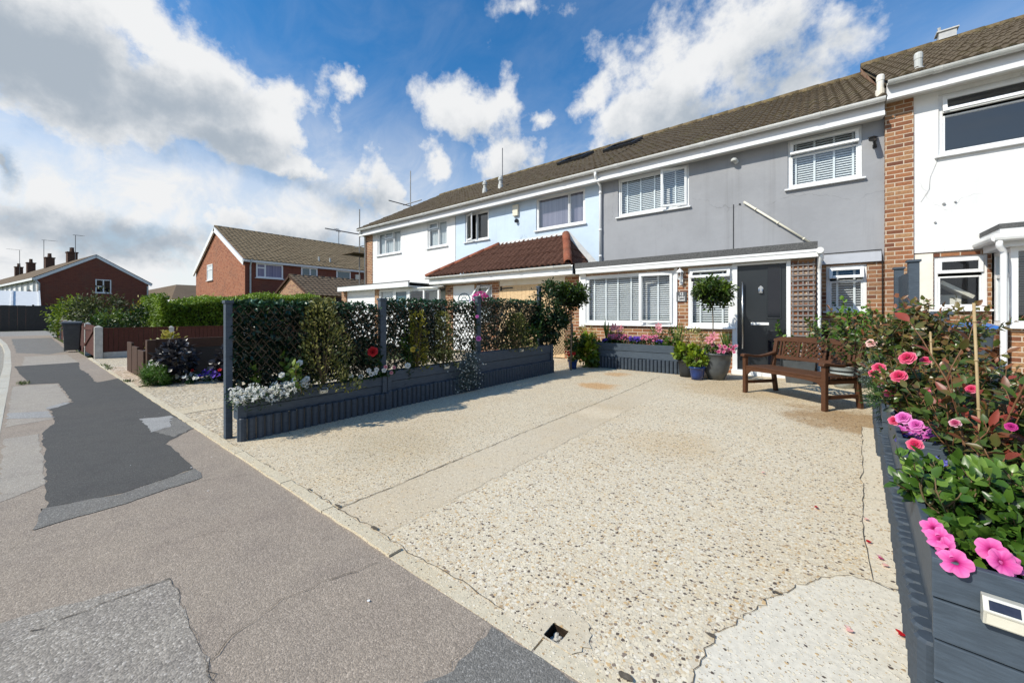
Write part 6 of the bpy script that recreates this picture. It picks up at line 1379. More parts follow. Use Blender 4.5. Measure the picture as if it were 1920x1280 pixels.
# alyssum
T = thing('alyssum_mound', 'white alyssum spilling over the near end of the left planter', 'flowers', (-4.14, 1.4, .40)); n = 330
u = rng.random(n); P = np.column_stack([-4.12 + rng.normal(0, .06, n) + .03 * rng.random(n), 1.16 + .62 * u, .40 + .09 * rng.random(n) - .10 * (rng.random(n) ** 2) * (u < .7)])
nr = np.column_stack([.6 + rng.normal(0, .3, n), -.6 + rng.normal(0, .3, n), .8 + rng.normal(0, .2, n)])
Q = np.repeat(P, 7, 0) + rng.normal(0, .009, (n * 7, 3)); flower_obj('bloom_mass', Q, np.repeat(nr, 7, 0) + rng.normal(0, .4, (n * 7, 3)), .0085, 5, M['pt_white'], T)
k = 900; PP = P[rng.integers(0, n, k)] + rng.normal(0, .03, (k, 3)) - [.01, 0, .03]; foliage('foliage', PP, rng.normal(size=(k, 3)) + [.3, -.3, .3], .4 + .2 * rng.normal(size=k), .03, .010, M['lf_mid'], T)
RM = [rose_mesh(.05, s) for s in range(4)]; PM = [petunia_mesh(.04, s) for s in range(3)]
T = upright('white_rose', 'pale green rose shoot with white blooms behind the alyssum', 'rose', (-4.17, 1.62, .37), .36, .35, 5, .055, .04, 'lf_bay', light=.15)
for p, s in (((-4.10, 1.74, .66), .7), ((-4.09, 1.70, .50), .75), ((-4.08, 1.80, .49), .7), ((-4.09, 1.57, .56), .6)): bloom(RM[1], M['pt_white'], T, p, (.7, -.6, .4), s)
T = thing('white_petunia_row', 'white petunias along the planter edge under the red rose', 'flowers', (-4.13, 2.5, .40)); k = 260
P = np.column_stack([-4.13 + rng.normal(0, .03, k), rng.uniform(2.2, 2.74, k), .40 + .05 * rng.random(k)]); foliage('foliage', P, rng.normal(size=(k, 3)) + [.2, -.3, .5], .35 + .2 * rng.normal(size=k), .04, .022, M['lf_mid'], T)
for i, (y, z) in enumerate(((2.28, .46), (2.40, .44), (2.50, .50), (2.53, .455), (2.58, .46), (2.70, .48), (2.60, .50))): bloom(PM[i % 3], M['pt_white'], T, (-4.085, y, z), (.8, -.6, .25), .72)
T = upright('red_rose', 'single large red rose against the dark trellis screen', 'rose', (-4.18, 2.62, .40), .26, .1, 2, .045, .028, 'lf_dark'); bloom(RM[2], M['pt_red'], T, (-4.08, 2.55, .715), (.75, -.6, .35), 1.25)
for p, s, lb, m in (((-4.38, 2.02, 1.20), .8, 'red rose peeking over the trellis screen beside the tall evergreen', 'pt_red'), ((-4.10, 3.14, .70), .8, 'yellow-orange rose low on the trellis screen in the middle planter', 'pt_yellow'), ((-4.09, 3.05, .50), .8, 'single white rose low in the middle left planter', 'pt_white'), ((-4.10, 4.38, .78), .9, 'pink rose beside the third grey post', 'pt_mauve'), ((-4.12, 4.37, 1.12), .6, 'small pink rose higher up beside the third grey post', 'pt_mauve')):
    T = upright('climbing_rose', lb, 'rose', (p[0] - .1, p[1], p[2] - .28), .28, .1, 2, .045, .028, 'lf_dark'); bloom(RM[3], M[m], T, p, (.75, -.6, .3), s)
T = thing('pink_petunia', 'small pink petunias at the batten between the first two left planters', 'flowers', (-4.12, 2.8, .42)); k = 60
P = np.column_stack([-4.12 + rng.normal(0, .02, k), rng.uniform(2.7, 2.9, k), .42 + .05 * rng.random(k)]); foliage('foliage', P, rng.normal(size=(k, 3)), .35 + .2 * rng.normal(size=k), .04, .022, M['lf_mid'], T)
for i, (y, z) in enumerate(((2.72, .52), (2.84, .50), (2.80, .44))): bloom(PM[i % 3], M['pt_pink'], T, (-4.08, y, z), (.8, -.6, .25), .6)
T = thing('silver_trailing_plant', 'silvery grey plant with tiny white flowers trailing down to the drive', 'plant', (-4.08, 4.1, .0)); n = 1500
t = rng.random(n); yy = 4.10 + rng.normal(0, .13, n) * (1.15 - .4 * t); xx = -4.09 + .13 * np.sin(t * 2.6) * rng.random(n) + rng.normal(0, .02, n)
P = np.column_stack([xx, yy, .03 + .58 * t]); foliage('foliage', P, np.column_stack([np.full(n, .6), rng.normal(0, .4, n), rng.normal(-.2, .5, n)]), .42 + .22 * rng.normal(size=n), .045, .009, M['lf_silver'], T, .6)
i = rng.integers(0, n, 110); flower_obj('bloom_mass', P[i] + [.03, -.01, 0], rng.normal(size=(110, 3)) * .5 + [.8, -.5, .3], .011, 5, M['pt_white'], T)
# standard bay at the house end of the screen, pots and plants in the corner
def standard(name, label, loc, z0, zc, r, ncl, per, L, W, mat, stem_r=.013, cat='tree', light=0.):
    T = thing(name, label, cat, loc); c = (loc[0], loc[1], zc); P, out, lv = clump_cloud(c, r, ncl, per, .30, .42)
    foliage('crown', P, out, lv + light, L, W, M[mat], T, .8, up=.5)
    tubes = [([(loc[0], loc[1], z0), (loc[0] + .01, loc[1], (z0 + zc) / 2), (loc[0] - .005, loc[1], zc)], [stem_r, stem_r * .9, stem_r * .7])]
    for i in range(12): d = rvec(1)[0] * np.array(r) * .75; tubes.append(([(loc[0], loc[1], zc - r[2] * .4), (c[0] + d[0] * .5, c[1] + d[1] * .5, c[2] + d[2] * .4), (c[0] + d[0], c[1] + d[1], c[2] + abs(d[2]) * .6)], [stem_r * .5, .004, .002]))
    stems_obj(tubes, M['bark'], T, 'trunk'); return T
standard('standard_laurel', 'dark standard tree with a broad crown at the house end of the trellis screen', (-3.98, 7.05, 0), 0., 1.58, (.30, .38, .20), 60, 52, .065, .033, 'lf_bay', .02, light=-.12)
bush('evergreen_bush', 'dense dark evergreen hanging between the last grey post and the standard tree', 'shrub', (-4.2, 6.6, .55), (.22, .50, .62), 80, 46, .065, .034, 'lf_dark', zc=.64)
T = thing('low_trellis', 'low bare willow trellis glowing orange against the brick beside the blue pot', 'trellis', (-4.3, 7.0, 0)); lattice(6.45, 7.7, .30, .92, -4.3).build('lattice', M['willow'], T)
for y in (6.47, 7.68): mb = MB(); mb.box(-4.33, y - .02, 0, -4.29, y + .02, .95); mb.build('post', M['slate'], T)
def pot(name, label, loc, prof, mat, soil_z, soil_r, n=28):
    T = thing(name, label, 'plant pot', loc); mb = MB(); mb.lathe(loc, prof, n); mb.build('pot', M[mat], T, smooth=True)
    mb = MB(); mb.lathe((loc[0], loc[1], loc[2] + soil_z), [(0.0, .012), (soil_r * .6, .008), (soil_r, 0)], n); mb.build('soil', M['soil'], T); return T
def profile(r0, r1, h, rim=.012, bulge=.0): return [(.0, .002), (r0, .002), (r0 + (r1 - r0) * .35 + bulge, h * .35), (r0 + (r1 - r0) * .7 + bulge, h * .7), (r1, h - .03), (r1 + rim, h - .025), (r1 + rim, h), (r1 - .01, h), (r1 - .02, h - .05), (r1 - .03, h - .06)]
pot('blue_pot', 'small blue glazed pot with red flowers by the corner of the drive', (-4.05, 7.25, 0), profile(.075, .10, .19), 'pot_blue', .15, .085)
T = bush('red_geranium', 'red flowers in the small blue pot in the corner', 'flowers', (-4.05, 7.25, .16), (.13, .13, .09), 12, 12, .05, .035, 'lf_bay', stems=0)
k = 14; P = np.column_stack([rng.normal(-4.03, .05, k), rng.normal(7.18, .04, k), rng.uniform(.28, .36, k)]); flower_obj('bloom_mass', P, rng.normal(size=(k, 3)) * .4 + [.3, -.8, .5], .03, 5, M['pt_red'], T)
bush('lime_fuchsia', 'large lime-green leafy plant in the corner left of the window planter', 'plant', (-3.92, 7.75, 0), (.26, .34, .36), 30, 20, .10, .07, 'lf_lime', zc=.34, light=-.12)
bush('lime_vine', 'pale lime leaves spilling in front of the window planter end', 'plant', (-3.86, 7.66, .1), (.14, .14, .2), 14, 14, .09, .07, 'lf_lime', light=.05)
bush('small_conifer', 'small yellow-green shrub behind the lime plant under the window', 'shrub', (-4.15, 8.15, .1), (.22, .22, .42), 24, 26, .05, .02, 'lf_gold', light=-.1)
bush('corner_fern', 'pink-budded green plant at the foot of the dark standard tree', 'plant', (-4.12, 7.5, .2), (.2, .3, .26), 22, 18, .08, .04, 'lf_mid')
# window planter
T = thing('window_planter', 'long slate-grey planter of flowers below the porch window', 'planter', (-2.92, 8.0, 0))
x0, x1, ya, yb = -3.80, -2.03, 7.83, 8.30
mb = MB(); mb.x = None
mb.add([(x0 + .02, ya, .25), (x1, ya, .25), (x1, ya, .39), (x0, ya, .39), (x0 + .02, ya + .02, .25), (x1, ya + .02, .25), (x1, ya + .02, .39), (x0, ya + .02, .39)], [(0, 1, 2, 3), (7, 6, 5, 4), (3, 2, 6, 7), (0, 4, 5, 1), (0, 3, 7, 4), (1, 5, 6, 2)]); mb.build('board', M['slate'], T, bevel=.003)
mb = MB(); mb.add([(x0 - .01, ya - .012, .394), (x1, ya - .012, .394), (x1, ya - .03, .545), (x0 - .06, ya - .03, .545), (x0 - .01, ya + .01, .394), (x1, ya + .01, .394), (x1, ya, .545), (x0 - .06, ya, .545)], [(0, 1, 2, 3), (7, 6, 5, 4), (3, 2, 6, 7), (0, 4, 5, 1), (0, 3, 7, 4), (1, 5, 6, 2)]); mb.build('board', M['slate'], T, bevel=.003)
for xx in (x0, x1 - .02): mb = MB(); mb.box(xx, ya + .02, .02, xx + .02, yb, .54); mb.build('end_board', M['slate'], T)
mb = MB(); mb.box(x0 + .02, ya + .021, .1, x1 - .02, yb, .49); mb.build('soil', M['soil'], T)
mb = MB(); logs_x(mb, ya - .005, x0 + .06, x1 + .02, .245, .036); mb.build('log_edging', M['slate_shaded'], T)
def flowerpatch(name, label, cx, cy, z, rx, ry, h, nb, R, pm, lm='lf_mid', npet=5, nl=200, L=.05, W=.025):
    T = thing(name, label, 'flowers', (cx, cy, z)); P = np.column_stack([cx + rx * (2 * rng.random(nb) - 1) , cy + ry * (2 * rng.random(nb) - 1), z + h * (.5 + .5 * rng.random(nb))])
    flower_obj('bloom_mass', P, rng.normal(size=(nb, 3)) * .35 + [.1, -.8, .6], R, npet, M[pm], T)
    Q = np.column_stack([cx + rx * (2 * rng.random(nl) - 1), cy + ry * (2 * rng.random(nl) - 1), z + h * .8 * rng.random(nl)]); foliage('foliage', Q, rng.normal(size=(nl, 3)) + [0, -.3, .6], .35 + .2 * rng.normal(size=nl), L, W, M[lm], T); return T
flowerpatch('petunia_patch', 'pink petunias edged white at the left of the window planter', -3.32, 7.93, .52, .20, .10, .20, 90, .032, 'pt_pinkw')
flowerpatch('petunia_patch', 'pink petunias edged white right of centre in the window planter', -2.66, 7.93, .52, .17, .10, .20, 80, .032, 'pt_pinkw')
flowerpatch('lobelia_patch', 'purple lobelia in the middle of the window planter', -2.93, 7.92, .52, .13, .08, .17, 130, .018, 'pt_purple')
flowerpatch('lobelia_patch', 'dark purple lobelia at the left end of the window planter', -3.58, 7.92, .52, .08, .06, .10, 50, .018, 'pt_purple')
flowerpatch('lobelia_patch', 'small purple lobelia tuft right of the right petunias', -2.45, 7.91, .52, .06, .05, .12, 50, .018, 'pt_purple')
bush('feathery_tuft', 'bright green tuft near the right end of the window planter', 'plant', (-2.28, 7.95, .50), (.12, .09, .09), 14, 22, .06, .01, 'lf_feather', stems=0)
for x, lb, h in ((-3.36, 'pink lily clump at the left of the window planter', .40), (-2.56, 'pink lily right of the purple lobelia under the porch window', .44)):
    T = upright('lily', lb, 'lily', (x, 8.08, .5), h * .8, .12, 3, .09, .014, 'lf_bay')
    for k in range(3 if h < .42 else 2): p = (x + R_.uniform(-.09, .09), 7.99, .5 + h * R_.uniform(.75, .95)); flower_obj('bloom', np.array([p]), np.array([[R_.uniform(-.3, .3), -.9, .4]]), .085, 6, M['pt_pink'], T, cup=.3, wid=.7)
for x, lb, h in ((-3.62, 'tall pale gladiolus leaves at the left of the window planter', .62), (-2.14, 'tall thin reed-like leaves at the right end of the window planter', .55), (-3.45, 'bushy green stems behind the left petunias', .34)):
    T = thing('tall_leaves', lb, 'plant', (x, 8.1, .5)); k = 12 if 'bushy' not in lb else 40
    P = np.column_stack([x + rng.normal(0, .03 if k == 12 else .09, k), 8.08 + rng.normal(0, .03, k), np.full(k, .5)]); leaf_obj('blades', P, rng.normal(size=(k, 3)) * [.14, .14, .1] + [0, 0, 1], rng.normal(size=(k, 3)) * .3 + [0, -1, 0], h * (.6 + .4 * rng.random(k)), .03, .5 + .25 * rng.random(k), M['lf_bay'], T, droop=.05)
bush('bronze_plant', 'olive-bronze foliage at the right of the window planter', 'plant', (-2.38, 8.12, .5), (.2, .1, .17), 16, 18, .05, .03, 'lf_maroon', stems=0)
# pots left of the door
pot('large_bowl_pot', 'large grey glazed bowl pot holding the lollipop tree', (-1.38, 7.66, 0), profile(.13, .235, .47, .014, .03), 'pot_grey', .42, .20)
standard('lollipop_bay', 'lollipop bay tree with a thin bare stem in the large grey pot', (-1.44, 7.66, .42), .42, 1.56, (.30, .30, .21), 52, 44, .068, .034, 'lf_bay', .012, light=.06)
T = bush('pot_flowers', 'pink and white flowers filling the large grey pot', 'flowers', (-1.34, 7.62, .43), (.2, .16, .09), 16, 14, .06, .03, 'lf_mid', stems=0)
k = 46; P = np.column_stack([rng.normal(-1.26, .08, k), rng.normal(7.55, .06, k), rng.uniform(.50, .62, k)]); flower_obj('bloom_mass', P, rng.normal(size=(k, 3)) * .4 + [.1, -.8, .5], .034, 5, M['pt_pinkw'], T)
T = upright('coral_lily', 'coral-pink lily beside the bare stem in the large grey pot', 'lily', (-1.42, 7.55, .43), .22, .1, 2, .10, .018, 'lf_bay'); 
for p in ((-1.42, 7.50, .73), (-1.38, 7.49, .77), (-1.46, 7.5, .70)): flower_obj('bloom', np.array([p]), np.array([[.1, -.9, .4]]), .075, 6, M['pt_pink'], T, cup=.35, wid=.7)
T = thing('spiky_leaves', 'fan of spiky green leaves left of the large grey pot', 'plant', (-1.68, 7.7, .3)); k = 26
P = np.column_stack([-1.64 + rng.normal(0, .03, k), 7.66 + rng.normal(0, .03, k), np.full(k, .35)]); leaf_obj('blades', P, np.column_stack([rng.normal(-.5, .6, k), rng.normal(-.2, .4, k), rng.uniform(.5, 1, k)]), rng.normal(size=(k, 3)) * .3 + [0, -1, .3], .34, .03, .4 + .25 * rng.random(k), M['lf_feather'], T, droop=.2)
T = thing('spiky_leaves', 'tall upright leaves at the right of the large grey pot', 'plant', (-1.2, 7.72, .43)); k = 9
P = np.column_stack([-1.21 + rng.normal(0, .02, k), 7.72 + rng.normal(0, .02, k), np.full(k, .43)]); leaf_obj('blades', P, rng.normal(size=(k, 3)) * [.18, .18, .1] + [0, 0, 1], rng.normal(size=(k, 3)) * .3 + [0, -1, 0], .45, .028, .4 + .25 * rng.random(k), M['lf_bay'], T, droop=.05)
pot('black_pot', 'black pot with lime leaves at the right end of the window planter', (-1.87, 7.66, 0), profile(.12, .155, .32), 'pot_black', .27, .13)
bush('lime_plant', 'lime-green leaves filling the black pot', 'plant', (-1.88, 7.62, .30), (.22, .18, .14), 22, 16, .085, .06, 'lf_lime', light=-.05)
pot('dark_blue_pot', 'dark blue pot with yellow-green leaves in front of the bigger pots', (-1.64, 7.42, 0), profile(.095, .13, .23), 'pot_blue', .19, .11)
bush('lime_plant', 'yellow-green leaves in the dark blue pot in front', 'plant', (-1.65, 7.40, .22), (.17, .14, .12), 18, 14, .075, .055, 'lf_lime', light=.06)
bush('variegated_mound', 'rounded cream-variegated shrub behind the pots by the porch pier', 'shrub', (-1.93, 8.05, .15), (.30, .24, .33), 34, 34, .045, .02, 'lf_varieg', zc=.42, light=.12)
pot('black_pot', 'black pot of the variegated shrub, set back by the porch wall', (-1.86, 7.98, 0), profile(.15, .19, .42), 'pot_black', .37, .16)
# hanging basket on the blue house
T = thing('hanging_basket', 'hanging basket of magenta and purple flowers by the blue house porch', 'hanging basket', (-7.75, 8.35, 1.5)); mb = MB(); mb.lathe((-7.75, 8.35, 1.45), [(0, -.1), (.12, -.06), (.17, .06), (.16, .06), (0, .03)], 16); mb.build('basket', M['soil'], T)
mb = MB(); 
for a in (0, 2.1, 4.2): mb.tube([(-7.75 + .16 * math.cos(a), 8.35 + .16 * math.sin(a), 1.5), (-7.75, 8.35, 2.0)], .004, 4)
mb.tube([(-7.75, 8.35, 2.0), (-7.75, 8.79, 2.05)], .01, 5); mb.build('chain_and_bracket', M['black'], T)
k = 130; d = rvec(k); P = np.array([-7.72, 8.33, 1.62]) + d * [.26, .2, .2]; flower_obj('bloom_mass', P, d + [.2, -.5, .2], .04, 5, M['pt_magenta'], T)
k = 40; d = rvec(k); P = np.array([-8.0, 8.33, 1.52]) + d * [.13, .1, .2]; flower_obj('purple_bloom_mass', P, d + [.2, -.5, .2], .03, 5, M['pt_purple'], T)
k = 120; d = rvec(k); P = np.array([-7.75, 8.35, 1.58]) + d * [.22, .18, .18]; foliage('foliage', P, d, .4 + .2 * rng.normal(size=k), .06, .03, M['lf_mid'], T)
# ------------------------------------------------------------------ bench
T = thing('garden_bench', 'dark brown wooden garden bench with lattice back standing before the front door', 'bench', (-.37, 6.25, 0), -rad(38.2))
Lb = .60; Db = .50; sw = .052
def part(name, fn, bev=.004):
    mb = MB(); fn(mb); return mb.build(name, M['bench'], T, world=False, bevel=bev)
for s in (-1, 1):
    x = s * (Lb - sw / 2)
    part('leg', lambda m: m.box(x - sw / 2, 0, 0, x + sw / 2, sw, .535))
    def back(m):
        pts = [(Db + .06, 0), (Db + .005, .36), (Db + .01, .42), (Db + .085, .76), (Db + .13, .76), (Db + .06, .42), (Db + .055, .36), (Db + .11, 0)]
        m.prism(pts, 'x', x - sw / 2, x + sw / 2)
    part('leg', back)
    def arm(m):
        pr_ = [(-.035, .538), (-.03, .568), (0, .578), (.06, .572), (.16, .555), (.28, .548), (.40, .562), (Db + .05, .598), (Db + .05, .565), (.40, .53), (.28, .515), (.16, .522), (.06, .537), (0, .537)]
        m.prism(pr_, 'x', x - .034, x + .034)
    part('armrest', arm, .006)
    part('stretcher', lambda m: m.bar((x, sw, .16), (x, Db + .06, .155), .03, .045))
    part('side_rail', lambda m: m.box(x - .018, sw, .315, x + .018, Db + .02, .375))
    part('corner_bracket', lambda m: m.prism([(x - s * sw / 2, .325), (x - s * (sw / 2 + .07), .325), (x - s * (sw / 2 + .03), .295), (x - s * sw / 2, .255)], 'y', .012, .04))
part('apron', lambda m: m.prism([(-Lb + sw, .322), (-Lb + .25, .338), (0, .345), (Lb - .25, .338), (Lb - sw, .322), (Lb - sw, .385), (-Lb + sw, .385)], 'y', .008, .032))
def seat(m):
    for k in range(6): m.box(-Lb + (.0 if k else sw + .002), .0 + k * .086, .386 - .002 * k, Lb - (.0 if k else sw + .002), .0 + k * .086 + .072, .406 - .002 * k)
part('seat_slats', seat)
tilt = lambda z: Db + .03 + (z - .42) * .21
def rail(z0, z1, arch=0.):
    def f(m):
        n = 12; x0, x1 = -Lb + sw if arch == 0 else -Lb - .03, Lb - sw if arch == 0 else Lb + .03; vs = []
        for i in range(n + 1):
            x = x0 + (x1 - x0) * i / n; q = i / n; a = arch * math.sin(PI * min(max((q - .02) / .96, 0), 1)) ** .6 - (.02 if arch and i in (0, n) else 0)
            vs += [(x, tilt(z0) - .0, z0), (x, tilt(z0) + .036, z0), (x, tilt(z1) + .036, z1 + a), (x, tilt(z1), z1 + a)]
        m.add(vs, [(4 * i + j, 4 * i + 4 + j, 4 * i + 4 + (j + 1) % 4, 4 * i + (j + 1) % 4) for i in range(n) for j in range(4)] + [(0, 1, 2, 3), (4 * n + 3, 4 * n + 2, 4 * n + 1, 4 * n)])
    return f
part('back_top_rail', rail(.755, .805, .028)); part('back_lower_rail', rail(.50, .548))
for x in (-.505, -.455, -.22, -.155, .155, .22, .455, .505): part('back_slat', lambda m: m.bar((x, tilt(.548) + .018, .548), (x, tilt(.757) + .018, .757), .026, .018, (0, 1, 0)), 0)
def latt(m):
    for (xa, xb) in ((-.44, -.235), (-.14, .14), (.235, .44)):
        w_ = xb - xa; n = 3 if w_ < .25 else 4; h = .209
        for s in (1, -1):
            for k in range(-n, n + 1):
                c = (xa + xb) / 2 + k * .072; a, b = c - s * h / 2, c + s * h / 2; za, zb = .548, .757; P = []
                for lim in (0,):
                    x0, z0, x1, z1 = a, za, b, zb; t0, t1 = 0, 1; dx = x1 - x0
                    for L_, sg in ((xa, 1), (xb, -1)):
                        d0, d1 = sg * (x0 - L_), sg * (x1 - L_)
                        if d0 < 0 and d1 < 0: t0, t1 = 1, 0; break
                        if d0 < 0: t0 = max(t0, d0 / (d0 - d1))
                        if d1 < 0: t1 = min(t1, d0 / (d0 - d1))
                    if t1 - t0 > .12:
                        p = (x0 + dx * t0, z0 + (z1 - z0) * t0); q = (x0 + dx * t1, z0 + (z1 - z0) * t1); o = .014 if s > 0 else .024
                        m.bar((p[0], tilt(p[1]) + o, p[1]), (q[0], tilt(q[1]) + o, q[1]), .022, .009, (0, 1, 0))
part('back_lattice', latt, 0)
# ------------------------------------------------------------------ behind the bench
T = thing('rectangular_planter', 'dark grey rectangular planter under the wall trellis behind the bench', 'planter', (-.2, 8.2, 0)); mb = MB()
mb.add([(-.38, 8.02, 0), (-.02, 8.02, 0), (-.02, 8.40, 0), (-.38, 8.40, 0), (-.42, 7.98, .38), (.02, 7.98, .38), (.02, 8.44, .38), (-.42, 8.44, .38)], [(0, 3, 2, 1), (0, 1, 5, 4), (1, 2, 6, 5), (2, 3, 7, 6), (3, 0, 4, 7)]); mb.build('box', M['pot_grey'], T, bevel=.008)
mb = MB(); mb.quad((-.41, 7.99, .35), (.01, 7.99, .35), (.01, 8.43, .35), (-.41, 8.43, .35)); mb.build('soil', M['soil'], T)
upright('climbing_rose', 'thin dark rose climbing the wall trellis beside the door', 'rose', (-.2, 8.3, .35), .62, .5, 6, .06, .035, 'lf_rose')
T = pot('striped_pot', 'pale glazed pot with dark bands behind the right end of the bench', (.36, 8.02, 0), profile(.11, .165, .36, .012, .02), 'pot_white', .30, .14)
mb = MB()
for z, r in ((.13, .153), (.20, .172), (.27, .181)): mb.lathe((.36, 8.02, 0), [(r - .004, z - .012), (r + .003, z), (r - .004 + .006, z + .012)], 28)
mb.build('band', M['pot_black'], T, smooth=True)
def shrubby(name, label, cat, loc, h, spread, n, L, W, mat, sub=4, light=0., stem='stem', step=None, gain=.45, start=.08, k=1., lean=(0, 0), lf=.15):
    T = thing(name, label, cat, loc); tubes, P, D, Hh = branches(loc, n, h, spread, seg=8, sub=sub, leaf_from=lf, step=step or L * .42, start=start, lean=lean)
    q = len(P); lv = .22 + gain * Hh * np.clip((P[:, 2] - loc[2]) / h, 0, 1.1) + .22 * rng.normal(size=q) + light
    leaf_obj('foliage', P, D + rvec(q) * .35, rvec(q) * .55 + [-.1, -.3, .7], L * (.6 + .7 * rng.random(q)), W * (.6 + .7 * rng.random(q)), lv, M[mat], T, droop=.2)
    stems_obj(tubes, M[stem], T, k=k); return T
shrubby('hop_plant', 'lime-green leafy climber rising behind the right end of the bench', 'plant', (.44, 8.0, .30), .85, .32, 13, .075, .05, 'lf_feather', light=.12)
shrubby('leafy_shrub', 'mid-green leafy shrub between the lime climber and the roses', 'shrub', (.74, 7.4, .0), 1.0, .32, 13, .07, .042, 'lf_rose', light=-.05)
wheelie('wheelie_bin', 'dark wheelie bin against the grey house wall behind the lime climber', (.48, 9.25, 0), 0, 'bin', 'bin', sc=.95)
# ------------------------------------------------------------------ right-hand planters
RZ_ = -rad(4.06); RX0, RY0 = .268, 1.57
def rp(x, y, z=0.):   # planter-row coordinates to world
    c, s = math.cos(RZ_), math.sin(RZ_); return (RX0 + c * x - s * y, RY0 + s * x + c * y, z)
WID = .46
def rplanter(label, ya, yb, zt, zl, x0=0., end_planks=False):
    T = thing('timber_planter', label, 'planter', rp(x0, ya), RZ_, group='slate grey planters along the right side'); Ln = yb - ya
    h = (zt - zl + .04) / 2
    for k in range(2):
        z0 = zl - .04 + k * h; mb = MB(); d = .010 * k
        mb.box(-d, 0, z0 + .002, .022 - d, Ln, z0 + h - .002); mb.build('side_board', M['slate'], T, world=False, bevel=.003)
        mb = MB(); mb.box(WID - .022, 0, z0 + .002, WID, Ln, z0 + h - .002); mb.build('side_board', M['slate'], T, world=False, bevel=.003)
    z = zt; k = 0
    while z > .02:
        z0 = max(z - .112, 0.); mb = MB(); mb.box(-.012 + .002 * k, -.022, z0 + .0035, WID + .004, -.001, z); mb.build('end_board', M['slate'], T, world=False, bevel=.003); z -= .1135; k += 1
    mb = MB(); mb.box(.024, Ln - .02, zl - .04, WID - .024, Ln, zt - .01); mb.build('end_board', M['slate'], T, world=False, bevel=.003)
    mb = MB(); mb.box(.023, .0, zl - .03, WID - .023, Ln - .021, zt - .09); mb.build('soil', M['soil'], T, world=False)
    mb = MB(); logs_y(mb, -.012, .0, Ln, zl, .033); mb.build('log_edging', M['slate_shaded'], T, world=False); return T
rplanter('slate-grey planter nearest the camera at the right, with pink petunias and a solar light', 0., 1.30, .485, .225)
rplanter('second slate-grey planter on the right, full of roses and red photinia', 1.36, 2.62, .49, .21)
rplanter('far short slate-grey planter on the right beside the bench', 2.72, 4.3, .40, .19, -.02)
p = rp(.108, -.026, .398)
T = solar(p, RZ_, 'rectangular solar light on the end of the nearest right planter', .070, .072)
# plants of the near planter
T = thing('pink_petunia', 'large bright pink petunias at the near corner of the right planter', 'flowers', rp(.08, .06, .46)); k = 520
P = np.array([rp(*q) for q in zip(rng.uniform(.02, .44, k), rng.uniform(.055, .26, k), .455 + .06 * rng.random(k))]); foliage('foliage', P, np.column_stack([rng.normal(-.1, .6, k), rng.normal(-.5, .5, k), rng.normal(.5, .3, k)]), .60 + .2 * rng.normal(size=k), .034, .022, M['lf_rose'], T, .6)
NM = [petunia_mesh(.034, s) for s in range(4)]
for i, (x, y, z, nx, ny, nz, s) in enumerate(((.298, 1.545, .487, -.3, -.9, .45, 1.), (.278, 1.60, .520, -.5, -.6, .7, .92), (.285, 1.575, .507, -.8, -.5, .5, .85), (.372, 1.60, .522, -.2, -.8, .5, .92), (.385, 1.575, .507, .25, -.85, .55, .95), (.268, 1.63, .535, -.6, -.6, .7, .8), (.40, 1.59, .500, .4, -.8, .5, .8))): bloom(NM[i % 4], M['pt_petunia'], T, (x, y, z), (nx, ny, nz), s)
shrubby('green_rose', 'low bushy green rose without blooms behind the near petunias', 'rose', rp(.20, .45, .40), .21, 1.1, 38, .043, .029, 'lf_rose', sub=6, light=.16, start=.16, gain=.35)
shrubby('green_rose', 'leafy green rose shoot at the right edge of the picture', 'rose', rp(.40, .32, .40), .20, .8, 18, .043, .029, 'lf_rose', sub=5, light=.15, start=.10, gain=.35)
shrubby('green_rose', 'green shoots leaning out over the left side of the near right planter', 'rose', rp(.05, .55, .42), .17, .9, 9, .045, .030, 'lf_rose', sub=3, light=.12, start=.05, gain=.35, lean=(-.6, -.2))
T = shrubby('red_photinia', 'tall red-leaved photinia shoot rising beside a bamboo cane', 'shrub', rp(.20, .92, .40), .74, .10, 2, .065, .030, 'lf_photinia', sub=2, light=.12, stem='stem_red', step=.05, gain=.5)
T = shrubby('red_photinia', 'spreading red and green photinia in the right planters', 'shrub', rp(.30, 1.25, .40), .40, .8, 24, .056, .029, 'lf_photinia', sub=5, light=.0, stem='stem_red', gain=.5, start=.14)
T = shrubby('red_photinia', 'drooping bronze photinia branch in front of the dark picket fence', 'shrub', rp(.36, .85, .40), .30, .7, 8, .06, .028, 'lf_photinia', sub=3, light=.0, stem='stem_red', gain=.45, start=.05)
T = shrubby('pink_rose', 'pink rose bush with large blooms in the second right planter', 'rose', rp(.20, 1.9, .40), .44, .9, 44, .048, .029, 'lf_rust', sub=6, light=.0, stem='stem_red', start=.16)
for i, (p, s, m) in enumerate((((.445, 3.30, .885), 1.15, 'pt_rose'), ((.415, 3.36, .765), 1.15, 'pt_rose'), ((.385, 4.0, .745), 1.15, 'pt_rose'), ((.36, 4.02, .70), 1., 'pt_rose'), ((.40, 3.1, .56), 1.0, 'pt_mauve'), ((.44, 3.02, .545), .9, 'pt_mauve'), ((.37, 3.15, .53), .8, 'pt_rose'), ((.58, 2.75, .80), .6, 'pt_rose'), ((.42, 4.2, .60), .9, 'pt_mauve'), ((.52, 2.9, .60), .6, 'pt_rose'), ((.5, 2.6, .66), .55, 'pt_pinkw'), ((.62, 2.45, .70), .5, 'pt_magenta'), ((.40, 3.6, .62), .9, 'pt_rose'), ((.50, 3.2, .70), .8, 'pt_rose'), ((.36, 2.5, .56), .8, 'pt_rose'), ((.55, 3.5, .86), .8, 'pt_rose'))):
    p = (p[0] * .95, p[1] * .95, 1.15 + (p[2] - 1.15) * .95); s *= .74
    bloom(RM[i % 4], M[m], T, p, (-.35 + R_.uniform(-.2, .2), -.75, .6), s)
